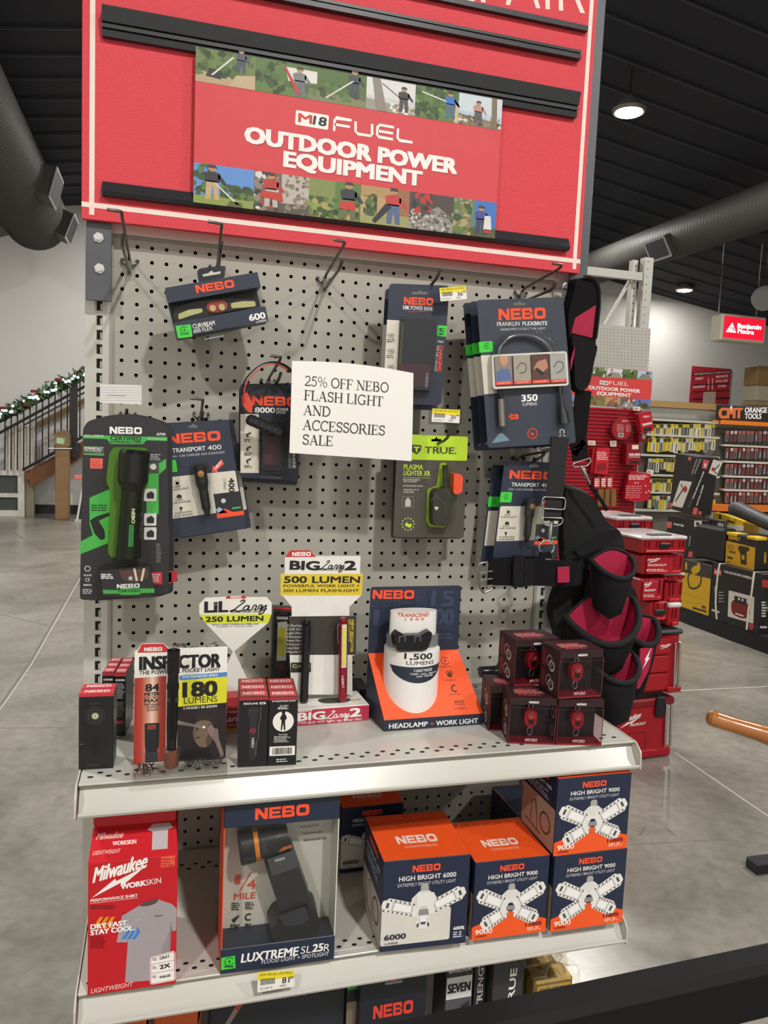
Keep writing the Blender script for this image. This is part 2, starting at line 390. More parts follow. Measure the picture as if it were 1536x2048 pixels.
# high bay lamps: housing, glowing lens, and the lamp's own light
def highbay(i, p):
    lab = {0: 'bright round high bay lamp hanging under the dark ceiling, right of the red header sign', 1: 'smaller distant high bay lamp glowing above the far white wall'}.get(i, 'round high bay lamp hanging from the dark ceiling out of the picture')
    t = thing('ceiling_lamp', lab, 'lamp', p, None if i < 2 else 'high bay lamps outside the picture'); p = V(p)
    a = MB(); a.lathe(p, Zv, [(0, .15), (.03, .165), (.05, .12), (.11, .10), (.12, .05), (.16, .04)], M('#8a857c', .4, .5)); a.build('housing', t)
    a = MB(); rz = roofz(p.x) - p.z; a.tube([p + Zv * .15, p + Zv * rz], .008, M('#5a5a5c', .4, .8), 6); a.build('hanging_rod', t)
    a = MB(); a.lathe(p, Zv, [(-.012, .0), (-.012, .11), (.001, .135)], M('#fff4de', .4, 0, 0, 1, 0, 30 if i < 2 else 8)); a.build('lens', t)
    l = bpy.data.lights.new('lamp_light', 'AREA'); l.shape = 'DISK'; l.size = .26; l.energy = LAMP_W * MAINL.get(i, 1); l.color = (1, .975, .935)
    o = bpy.data.objects.new('lamp_light', l); COL.objects.link(o); o.parent = t; o.location = (0, 0, -.02)
for i, p in enumerate(LAMPS): highbay(i, p)
# ---------------------------------------------------------------- the gondola
peg = M('#a9a59a', .45, 0, .03, 6); paint = M('#c4c1b8', .26, 0, .03, 6); slotm = M('#131313', .9); steel = M('#5d5e62', .42, .6, .1, 20)
chrome = M('#c9c9c9', .18, 1.0, .02); wire = M('#6f6b66', .32, .85, .05)
GT = thing('display_gondola', 'light grey steel gondola with a pegboard back standing on the concrete floor', 'shelving unit', (.42, 0, 0))
def pegsheet(mb, x0, z0, nx, nz, pitch, r, Y, m, rim=.0):
    "sheet with real round holes; hole (0,0) at x0,z0 going right and down"
    h = pitch / 2; n = 8; vs = []; fs = []
    sq = [(1, 0), (1, 1), (0, 1), (-1, 1), (-1, 0), (-1, -1), (0, -1), (1, -1)]
    for j in range(nz):
        for i in range(nx):
            cx, cz = x0 + i * pitch, z0 - j * pitch; b = len(vs)
            vs += [(cx + a * h, Y, cz + c * h) for a, c in sq]
            vs += [(cx + r * math.cos(k * math.pi / 4), Y, cz + r * math.sin(k * math.pi / 4)) for k in range(8)]
            vs += [(cx + r * math.cos(k * math.pi / 4), Y + .002, cz + r * math.sin(k * math.pi / 4)) for k in range(8)]
            for k in range(8):
                e = (k + 1) % 8; fs.append((b + k, b + e, b + 8 + e, b + 8 + k)); fs.append((b + 8 + k, b + 8 + e, b + 16 + e, b + 16 + k))
    mb.add(vs, fs, m)
PT = .0254
a = MB(); pegsheet(a, 0, 1.8, 34, 63, PT, .0036, 0, peg)
a.box((-.0175, 0, 1.8127), (.859, .001, 1.823), peg); a.box((-.0175, 0, .16), (-.0127, .001, 1.82), peg); a.box((.851, 0, .16), (.859, .001, 1.82), peg)
a.box((-.0175, .012, .16), (.859, .016, 1.82), M('#2c2a28', .8))
a.build('pegboard_panel', GT)
a = MB(); a.box((-.018, -.006, 1.818), (.86, .03, 1.846), paint); a.box((-.018, -.002, 1.812), (.86, .0, 1.818), M('#8f897e', .5)); a.build('top_rail', GT)
for sx, x0, x1, xs in ((0, -.0625, -.0178, -.0385), (1, .8585, .905, .8757)):
    a = MB(); a.box((x0, -.004, 0), (x1, .045, 1.845), paint)
    e = x1 if sx == 0 else x0
    a.box((e - .003, -.0055, .05), (e + .003, .0, 1.84), M('#9a958a', .5))
    for k in range(62):
        z = 1.69 - k * PT
        a.add([(xs - .004, -.0043, z - .0085), (xs + .0055, -.0043, z - .0085), (xs + .0055, -.0043, z + .0085), (xs - .004, -.0043, z + .0085)], [(0, 1, 2, 3)], slotm)
        a.add([(xs + .002, -.0045, z - .0075), (xs + .005, -.0045, z - .0075), (xs + .005, -.0045, z + .004), (xs + .002, -.0045, z + .004)], [(0, 1, 2, 3)], M('#b9b4a8', .4))
    a.build('upright', GT)
a = MB(); a.box((-.06, -.40, 0), (.90, .045, .15), paint); a.box((-.06, -.405, .12), (.90, -.40, .152), paint); a.build('base_deck', GT)
S1, S2, S3 = .971, .651, .40
YF = -.381
def shelf(z, label):
    t = thing('metal_shelf', label, 'shelf', (.42, -.2, z))
    a = MB(); a.obox(V((-.034, YF + .012, z - .028)), X, Yv, Zv, (0, .906), (0, YF * -1 - .024), (0, .028), paint, .0015); a.obox(V((-.034, YF, z - .003)), X, Yv, Zv, (0, .906), (0, .014), (0, .003), paint, .001)
    for r_, (y, o, n) in enumerate(((YF + .022, 0, 35), (YF + .035, .5, 34), (YF + .30, 0, 35), (YF + .315, .5, 34))):
        for k in range(n):
            c = (-.02 + (k + o) * PT, y); a.add([V((c[0] + .0045 * math.cos(q * math.pi / 4), c[1] + .0034 * math.sin(q * math.pi / 4), z + .0003)) for q in range(8)], [tuple(range(8))], slotm)
    a.build('shelf_deck', t)
    a = MB()
    pr = [(0, -.0035), (.011, -.0045), (.009, -.010), (-.013, -.040), (-.019, -.041), (-.021, -.037), (-.020, -.034)]
    rows = [[V((x, YF + p[0], z + p[1])) for p in pr] for x in (-.033, .871)]
    a.grid(rows, paint, False); a.grid([[p + V((0, .0012, -.0012)) for p in r] for r in rows][::-1], paint, False); a.build('price_channel', t)
    for x in (-.0365, .8715):
        a = MB(); pp = Pl((x, 0, z), -Yv, Zv)
        a.prism(pp, rnd([(.010, -.05), (.010, .001), (-YF + .002, .001), (-YF + .02, -.012), (-YF + .022, -.043), (-YF + .008, -.047), (.12, -.085), (.01, -.1)], .006), -.0012, .0012, paint); a.build('bracket', t)
    return t
shelf(S1, 'light grey perforated steel shelf at waist height carrying small flashlight boxes and displays')
shelf(S2, 'lower light grey steel shelf carrying orange and navy utility light boxes')
shelf(S3, 'bottom grey steel shelf in shadow with carded headlamps, right under the lower shelf')
# ---------------------------------------------------------------- header sign
HY = -.045
HP = Pl((0, HY, 1.8), X, Zv)
red, cream = M('#dc3843', .5, 0, .1, 420, .7), M('#f1ddd2', .6)
HT = thing('header_sign', 'tall red header sign with white border lines and black rails above the pegboard', 'sign', (.42, HY, 1.85))
x0, x1 = HP.uv((163, 437))[0], HP.uv((1160, 531))[0]; zb = HP.uv((163, 437))[1]; zt = 2.62 - 1.8
a = MB(); a.obox(V((0, HY, 1.8)), X, Zv, -Yv, (x0, x1), (zb, zt), (-.012, 0), red, .0008)
uxl, uxr = HP.uv((184, 300))[0], HP.uv((1164, 300))[0]; uzb = HP.uv((640, 463))[1]; lw = .0042
a.flat(HP, [(uxl - lw, zb + .008), (uxl + lw, zb + .008), (uxl + lw, zt - .01), (uxl - lw, zt - .01)], cream, 1)
a.flat(HP, [(uxr - lw, zb + .008), (uxr + lw, zb + .008), (uxr + lw, zt - .01), (uxr - lw, zt - .01)], cream, 1)
a.flat(HP, [(x0, uzb - lw), (x1, uzb - lw), (x1, uzb + lw), (x0, uzb + lw)], cream, 2)
a.T(HP, 'REPAIR', (836, -9), (1170, 27), 120, cream, -.008, 0, 2)
a.build('sign_panel', HT)
railm = M('#25272b', .38, 0, .15, 60)
def rail(pl_, l0, l1, lb, r0, rb_, steps, name='black_rail'):
    a = MB(); A, B, C, D = [V(HP.uv(p)) for p in (l0, r0, rb_, lb)]
    xa, xb = (A.x + D.x) / 2, (B.x + C.x) / 2; zt_, zb_ = (A.y + B.y) / 2, (C.y + D.y) / 2
    pr = [(f_, d) for f_, d in steps]
    rows = [[HP.W(x, zt_ + (zb_ - zt_) * f_, d) for f_, d in pr] for x in (xa, xb)]
    a.grid(rows, railm, False)
    for r_, fl in ((rows[0], 1), (rows[1], 0)): a.add(r_, [list(range(len(r_)))[::-1] if fl else list(range(len(r_)))], railm)
    a.build(name, HT)
thick = [(0, 0), (0, .022), (.52, .016), (.52, .010), (.58, .010), (.58, .014), (.72, .014), (.72, .008), (.78, .008), (.78, .012), (1, .010), (1, 0)]
rail(HP, (205, 28), 0, (205, 82), (1153, 187), (1147, 234), thick)
thin = [(0, 0), (0, .012), (.3, .012), (.3, .007), (.5, .007), (.5, .014), (1, .014), (1, 0)]
rail(HP, (205, -66), 0, (205, -44), (1158, 92), (1156, 109), thin)
rail(HP, (205, -124), 0, (205, -110), (1173, 38), (1172, 47), [(0, 0), (0, .01), (1, .01), (1, 0)])
rail(HP, (205, 366), 0, (205, 398), (1134, 478), (1133, 500), [(0, 0), (0, .006), (.75, .016), (1, .012), (1, 0)])
for xa, xb, zc, bolts in ((-.0585, -.0165, 1.695, ((197, 475), (199, 537))), (.878, .918, 1.69, ((1131, 573), (1136, 520)))):
    a = MB(); a.obox(V((0, -.0305, 0)), X, Yv, Zv, (xa, xb), (0, .006), (zc, 2.55), steel, .0008); br_ = a.build('mounting_bracket', HT)
    for b in bolts:
        c = PY(*b, -.031); a = MB(); a.lathe(c, -Yv, [(-.001, .009), (.0012, .009), (.0012, .0065), (.006, .0062)], M('#d5d5d2', .25, .9), 6); a.build('bolt', br_)
# printed photo banner
BP = HP.off(.0185)
a = MB(); bl = [(390, 96), (1005, 197), (990, 474), (388, 408)]; qv = [BP.uv(p) for p in bl]
bx0, bx1, bz0, bz1 = (qv[0][0] + qv[3][0]) / 2, (qv[1][0] + qv[2][0]) / 2, (qv[2][1] + qv[3][1]) / 2, (qv[0][1] + qv[1][1]) / 2
a.obox(BP.o, X, Zv, -Yv, (bx0, bx1), (bz0, bz1), (-.001, 0), M('#d54249', .55), 0)
wt = '#f1eeea'
def BU(fx, fz): return (bx0 + (bx1 - bx0) * fx, bz0 + (bz1 - bz0) * fz)
def bq(pts, m, l=1): a.flat(BP, [BU(x, z) for x, z in pts], m, l)
a.px(BP, [(592, 220), (658, 231), (656, 260), (590, 249)], wt, 1, .003)
a.T(BP, 'M', (596, 244), (624, 248.5), 18, '#d8322c', .035, 0, 2); a.T(BP, '18', (625, 249), (652, 253.5), 18, '#26262a', .035, .12, 2)
fw = 5.2
a.ln(BP, [(668, 262), (669, 241), (673, 236), (703, 241)], fw, wt, 2); a.ln(BP, [(669, 249), (700, 254)], fw, wt, 2)
a.ln(BP, [(711, 243), (711, 263), (716, 268), (741, 272), (744, 268), (744, 248)], fw, wt, 2)
a.ln(BP, [(788, 255), (760, 250), (755, 254), (754, 270), (758, 274), (786, 279)], fw, wt, 2); a.ln(BP, [(756, 262), (786, 267)], fw, wt, 2)
a.ln(BP, [(796, 257), (795, 276), (799, 281), (825, 285)], fw, wt, 2)
sh = '#b93a40'
for dx, dy, m_, l_ in ((1.5, 2, sh, 1), (0, 0, wt, 2)):
    a.T(BP, 'OUTDOOR POWER', (488 + dx, 285 + dy), (914 + dx, 349 + dy), 33, m_, .055, 0, l_); a.T(BP, 'EQUIPMENT', (566 + dx, 333 + dy), (844 + dx, 373 + dy), 31, m_, .055, 0, l_)
def figure(cx, cz, s, shirt, leg, skin='#b98a68', lean=0.0):
    "small printed standing person"
    f_ = lambda pts, m, l=3: bq([(cx + (x + lean * z) * s * .45, cz + z * s) for x, z in pts], m, l)
    f_([(-.22, -.5), (-.05, -.5), (.02, .0), (.08, -.5), (.25, -.5), (.2, .12), (-.2, .12)], leg)
    f_([(-.24, .08), (.24, .08), (.28, .36), (.1, .42), (-.1, .42), (-.28, .36)], shirt); f_([(.2, .36), (.3, .3), (.5, .05), (.42, .0), (.2, .2)], shirt)
    f_(circ(0, .52, .14, 10, .1), skin); f_([(-.14, .54), (.17, .54), (.1, .64), (-.1, .64)], '#3a3a34', 4)
def noisy(x0_, x1_, z0_, z1_, cols, n, sd, s=.02):
    rr = random.Random(sd)
    for k in range(n):
        cx, cz = rr.uniform(x0_, x1_), rr.uniform(z0_, z1_); w_ = rr.uniform(.4, 1) * s
        pts = [(min(max(cx + w_ * rr.uniform(.5, 1) * math.cos(t), x0_), x1_), min(max(cz + 2 * w_ * rr.uniform(.5, 1) * math.sin(t), z0_), z1_)) for t in (0, 1.2, 2.4, 3.6, 4.9)]
        bq(pts, rr.choice(cols), 2 + .3 * k / n)
tz = .782
xs = [0, .178, .345, .53, .694, .845, 1.0]
grn = ['#3c5426', '#4f6a30', '#5d7a3c', '#2f421f']; gry = ['#8a867c', '#aaa69c', '#6c675e']
cells = [('#55653a', '#6d7d48', '#b59c7d'), ('#4d5f33', '#55743a', '#5d7a3c'), ('#5f6645', '#4f6a30', '#7b7f55'), ('#c9cbcc', '#d8d8d6', '#9a958a'), ('#5b7a35', '#4a662c', '#5d7a3c'), ('#b7c6d8', '#c9d2da', '#84745c')]
for i, (s1, s2, g) in enumerate(cells):
    xa, xb = xs[i], xs[i + 1]; zz = lambda t: tz + (1 - tz) * t
    bq([(xa, tz), (xb, tz), (xb, 1), (xa, 1)], s1, 1); bq([(xa, zz(.45)), (xb, zz(.4)), (xb, 1), (xa, 1)], s2, 1.4); bq([(xa, tz), (xb, tz), (xb, zz(.2)), (xa, zz(.35))], g, 1.6)
noisy(0, .178, zz(.2), 1, grn, 40, 1); noisy(.178, .27, tz, 1, grn, 50, 2); noisy(.345, .5, zz(.1), zz(.6), grn, 40, 3); noisy(.61, .694, tz, zz(.3), ['#e8e6e2', '#8d7d66', '#c9c2b4'], 30, 4, .012)
noisy(.694, .80, tz, 1, grn + ['#6d8f3c'], 70, 5); noisy(.845, 1, tz, zz(.35), ['#6b5d48', '#a08d70', '#3f3a30', '#d7d0c4'], 40, 6, .012)
bq([(.10, tz), (.178, tz), (.178, zz(.42)), (.12, zz(.35))], '#bfa888', 2.4); bq([(.28, zz(.45)), (.37, zz(.5)), (.37, .97), (.27, .97)], '#dcdad4', 2.4)
figure(.135, zz(.75), .13, '#4c5266', '#474d5e'); bq([(.045, zz(.25)), (.052, zz(.25)), (.115, .97), (.108, .97)], '#d9d7d0', 3); bq([(.03, zz(.2)), (.075, zz(.16)), (.08, zz(.4)), (.04, zz(.45))], '#2c2e2c', 2.8)
figure(.315, zz(.42), .17, '#7d7f80', '#6b6f76'); bq([(.265, .97), (.272, .97), (.32, zz(.1)), (.305, zz(.1))], '#c0362e', 4)
figure(.49, zz(.65), .16, '#3d3f48', '#3c3f4a'); bq([(.395, zz(.12)), (.402, zz(.12)), (.49, .95), (.482, .95)], '#d8d6d0', 4)
bq([(.565, tz), (.60, tz), (.575, 1), (.548, 1)], '#8c8377', 3); figure(.655, zz(.42), .15, '#3a363a', '#4a4648'); bq([(.58, .97), (.585, .97), (.645, zz(.5)), (.64, zz(.5))], '#4a4a4a', 3)
figure(.815, zz(.5), .16, '#2f6fbf', '#4d6a86'); bq([(.715, zz(.8)), (.715, zz(.84)), (.80, zz(.66)), (.80, zz(.62))], '#e0ded6', 4); bq([(.83, tz), (.845, tz), (.845, zz(.7)), (.835, zz(.7))], '#c9b48c', 3)
figure(.915, zz(.42), .14, '#b98f80', '#5b5350'); bq([(.965, tz), (.985, tz), (.98, 1), (.962, 1)], '#7b6a54', 3)
bz = .26
xs = [0, .182, .355, .525, .69, .845, 1.0]
cells = [('#5f8fd0', '#3c4a2a', '#8a9a48'), ('#6b6459', '#b8b2a8', '#575044'), ('#7f8c50', '#5d7a3c', '#6b6a3c'), ('#b99a6c', '#8b7350', '#9a9a60'), ('#4d443c', '#7f7b74', '#98948c'), ('#5f7f6a', '#3f74c0', '#4c5a34')]
for i, (s1, s2, g) in enumerate(cells):
    xa, xb = xs[i], xs[i + 1]; bq([(xa, 0), (xb, 0), (xb, bz), (xa, bz)], s1, 1); bq([(xa, 0), (xb, 0), (xb, bz * .28), (xa, bz * .2)], g, 1.6)
    if i in (1, 2, 5): bq([((xa + xb) / 2, bz * .25), (xb, bz * .25), (xb, bz), ((xa + xb) / 2, bz)], s2, 1.4)
noisy(.0, .06, bz * .2, bz, grn, 20, 11); noisy(.08, .182, bz * .2, bz * .55, grn, 40, 12); noisy(.182, .26, 0, bz, ['#3b3530', '#d6d2cc', '#8a8070', '#b23028'], 40, 13); noisy(.28, .355, 0, bz, ['#8a7d6b', '#6f6352', '#a09582'], 50, 14, .012)
noisy(.355, .525, 0, bz * .55, grn + ['#8aa050', '#a89a5a'], 70, 15); noisy(.535, .58, bz * .2, bz * .8, grn, 25, 16); noisy(.69, .845, 0, bz * .55, gry + ['#c4c0b8', '#4f4a44'], 120, 17, .010); noisy(.70, .77, bz * .4, bz, ['#2e2a28', '#b8342c', '#4a4440'], 25, 18)
noisy(.845, .91, 0, bz, ['#5d7a3c', '#8a7a50', '#3c5426', '#a89a70'], 50, 19); bq([(.63, bz * .3), (.69, bz * .3), (.69, bz), (.63, bz)], '#9a6a48', 2.2); bq([(.525, bz * .75), (.63, bz * .75), (.63, bz), (.525, bz)], '#b08e5e', 2.2)
figure(.055, bz * .5, .2, '#2e3236', '#c0a67c'); bq([(.06, bz * .55), (.066, bz * .55), (.14, bz * .06), (.13, bz * .06)], '#d5d2ca', 4); bq([(.10, 0), (.15, 0), (.145, bz * .12), (.11, bz * .14)], '#5a6030', 4)
figure(.235, bz * .5, .2, '#b93a34', '#b9b4ac'); bq([(.20, bz * .35), (.275, bz * .28), (.27, bz * .5), (.21, bz * .52)], '#c23a30', 4)
figure(.485, bz * .48, .22, '#33353c', '#6a6a48'); bq([(.455, bz * .3), (.51, bz * .3), (.505, bz * .5), (.46, bz * .5)], '#c8352c', 4)
figure(.635, bz * .48, .22, '#c03a34', '#51688c'); bq([(.565, bz * .1), (.575, bz * .02), (.63, bz * .5), (.61, bz * .6)], '#2b2b2d', 4)
bq([(.70, bz * .02), (.84, bz * .0), (.84, bz * .4), (.79, bz * .68), (.76, bz * .55)], '#8f8b84', 1.8)
figure(.945, bz * .42, .18, '#4a4a94', '#3c4258'); bq([(.955, bz * .2), (.985, bz * .2), (.98, bz * .6), (.958, bz * .6)], '#dcdad6', 4); bq([(.958, bz * .12), (.985, bz * .12), (.985, bz * .22), (.958, bz * .22)], '#b93a34', 4)
tag(a.build('printed_banner', None, (.42, HY - .0185, 1.9)), 'red banner with yard work photos and white lettering, held on the red header sign', 'banner')
# ---------------------------------------------------------------- hooks and everything hanging on the pegboard
navy, navy2, crm = '#2a3142', '#1e2636', '#d9d3c4'
blk = M('#1b1b1d', .42); blkg = M('#141416', .22, 0, .1, 80); lime, grnl, org = '#c2e03a', '#3fd03f', '#f4502a'
clear = CLEAR('#f6f7f6', .4, .06); smoke = CLEAR('#c9cdd0', .55, .06)
def hook(base, tip, L, label, bar=None, scan=None, Ls=None):
    B = PY(*base, 0); T_ = PY(*tip, -L)
    t = thing('peg_hook', label, 'hook', B, 'wire hooks on the pegboard')
    a = MB(); dx = PT / 2
    a.tube([B + V((-dx, -.0005, .008)), B + V((-dx, -.005, .006)), B + V((-dx * .7, -.006, 0)), B + V((dx * .7, -.006, 0)), B + V((dx, -.005, .006)), B + V((dx, -.0005, .008))], .0026, wire, 8)
    a.obox(B + V((-.004, -.008, -.02)), X, Zv, -Yv, (0, .008), (0, .028), (0, .003), wire); a.build('base_clip', t)
    a = MB(); up = (T_ - B); pts = [B + V((0, -.008, -.012)), B + V((0, -.02, -.014)), B + up * .86 + V((0, 0, -.006)), B + up * .95 + V((0, 0, -.002)), T_ + V((.0015, 0, .006))]
    a.tube(pts, .0028, wire, 8); a.build('product_wire', t)
    if scan:
        E_ = PY(*scan, -Ls); F_ = PY(*bar, -Ls); a = MB()
        a.tube([B + V((0, -.006, .006)), B + V((0, -.02, .012)), E_ + V((0, .012, -.004)), E_ + V((0, .003, .0)), E_ + (F_ - E_) * .12, F_], .0026, wire, 8); a.build('label_arm', t)
    return t
hook((259, 530), (243.5, 477), .20, 'empty wire hook at the left edge of the pegboard under the sign', (214, 419), (243, 423), .215)
hook((434, 542), (442, 490), .13, 'wire hook carrying the boxed headlamp with a clear window', (416, 443), (444, 448), .14)
hook((648, 565), (683, 527), .16, 'empty wire hook right of the boxed headlamp, above the paper notice', (667, 479), (690, 484), .20)
hook((833, 588), (879, 545), .13, 'single wire hook through the tall navy power bank card')
hook((1040, 592), (1112, 571), .14, 'wire hook at the right edge holding the cards with the curved clear tube', (1105, 527), (1125, 530), .17)
hook((536, 768), (560, 752), .11, 'wire hook with the black and orange strap over it', (540, 711), (562, 714), .15)
hook((402, 835), (404, 830), .10, 'wire hook holding the tilted navy cards beside the green flashlight', (380, 796), (406, 799), .13)
hook((830, 890), (898, 873), .12, 'wire hook through the lime green header of the plasma lighter')
hook((1036, 922), (1092, 905), .13, 'wire hook above the navy card behind the tool belt strap', (1080, 897), (1100, 899), .14)
hook((256, 835), (252, 826), .12, 'short wire hook at the top of the green and black flashlight card')
def card(name, label, cat, pts, Y, m, th=.0012, r=.006, group=None):
    q = [PY(*p, Y) for p in pts]; c = sum(q, V()) / len(q); c.z = min(p.z for p in q)
    t = thing(name, label, cat, c, group); pl = Pl(c, X, Zv); a = MB()
    a.prism(pl, rnd([pl.uv(p) for p in pts], r), -th, 0, m); return t, pl, a
def slot(a, pl, c, w_, l=1):
    a.px(pl, [(c[0] - w_, c[1] - 2), (c[0] - 3, c[1] - 2.5), (c[0], c[1] - 7), (c[0] + 3, c[1] - 2.5), (c[0] + w_, c[1] - 2), (c[0] + w_, c[1] + 2.5), (c[0] - w_, c[1] + 2.5)], '#6b675f', l, .001)
def blister(t, pl, pts, d, m, r=.008, top=.9, name='clear_blister'):
    a = MB(); a.prism(pl, rnd([pl.uv(p) for p in pts], r, 5), .0004, d, m, None, top); return a.build(name, t)
# boxed headlamp (tilted, hanging from the second hook)
FY = -.13
hb = Pl(PY(355, 675, FY), PY(537, 641, FY) - PY(355, 675, FY), PY(333, 574, FY) - PY(355, 675, FY))
o_ = hb.o; ww = hb.uv((537, 641))[0]; hh = hb.uv((334, 575))[1]
t = thing('boxed_headlamp', 'tilted navy box with a clear window and orange lettering, headlamp inside', 'headlamp', o_)
a = MB(); nv = M(navy, .45)
hb_n = hb.n; dp = .055
def B3(A_, B_, C_, m, ch=0): a.obox(hb.o, hb.u, hb.v, hb.n, A_, B_, C_, m, ch)
B3((0, ww), (hh * .70, hh), (-dp, 0), nv); B3((0, ww), (0, hh * .30), (-dp, 0), nv); B3((0, ww), (0, hh), (-dp, -dp + .002), M('#2b2e33', .6))
a.px(hb, [c3(648, 712), c3(742, 702), c3(752, 778), c3(664, 790)], grnl, 1, .002)
nebo(a, hb, c3(778, 512), c3(1012, 475), 16); a.T(hb, 'CURVBEAM', c3(757, 730), c3(892, 706), 9, wt, .01); a.T(hb, '600 FLEX', c3(762, 757), c3(878, 736), 8, wt, 0)
a.T(hb, '600', c3(1104, 684), c3(1204, 665), 13, wt, .035); a.T(hb, 'LUMENS', c3(1144, 696), c3(1208, 684), 4.5, wt); plug(a, hb, c3(702, 738), 7); a.T(hb, 'FLEX POWER', c3(676, 772), c3(734, 766), 4, '#1f3a22')
a.px(hb, [c3(826, 790), c3(946, 768), c3(947, 776), c3(828, 798)], '#8a8f98', 1)
a.build('carton', t)
a = MB(); a.obox(hb.o, hb.u, hb.v, hb.n, (.0008, ww - .0008), (hh * .30, hh * .70), (-dp + .003, -.0006), clear); a.build('clear_window', t)
a = MB(); hp = hb.off(-.018); q = [c3(640, 612), c3(740, 572), c3(880, 548), c3(1030, 545), c3(1140, 556), c3(1150, 600), c3(1030, 612), c3(900, 640), c3(760, 668), c3(660, 690)]
a.prism(hp, [tuple(p) for p in smooth([hp.uv(p) for p in q], 3, True)], -.02, 0, blk); a.build('headlamp_body', t)
hbody = [o for o in t.children if o.name.startswith('headlamp_body')][0]; hq = hb.off(-.0165)
for q in ([c3(664, 640), c3(730, 612), c3(812, 604), c3(816, 628), c3(738, 650), c3(668, 674)], [c3(988, 572), c3(1060, 560), c3(1138, 560), c3(1142, 592), c3(1060, 600), c3(992, 604)]):
    a = MB(); a.prism(hq, rnd([hq.uv(p) for p in q], .003), -.004, 0, M('#c6c283', .35)); a.build('light_strip', hbody)
a = MB(); a.prism(hq, rnd([hq.uv(c3(*p)) for p in ((838, 585), (858, 562), (940, 555), (968, 575), (966, 610), (940, 628), (866, 634), (842, 618))], .004), -.004, .002, M('#a8322c', .4))
for p in ((876, 606), (932, 600)):
    c = hq.uv(c3(*p)); a.lathe(hq.W(c[0], c[1], .002), hq.n, [(0, .006), (.003, .0055), (.003, .003)], M('#c9b98a', .3, .4), 14)
a.build('spot_lamp', hbody)
a = MB(); hk = hb.off(-dp * .5); q = [hk.uv(c3(*p)) for p in ((790, 445), (780, 375), (800, 358), (938, 342), (952, 360), (952, 415))]
a.prism(hk, rnd(q, .004), -.0008, 0, M('#1a1d26', .4)); a.px(hk, [c3(814, 396), c3(850, 388), c3(868, 372), c3(884, 384), c3(926, 376), c3(924, 392), c3(818, 410)], '#cfc9bd', 1, .001); a.build('hang_tab', t)
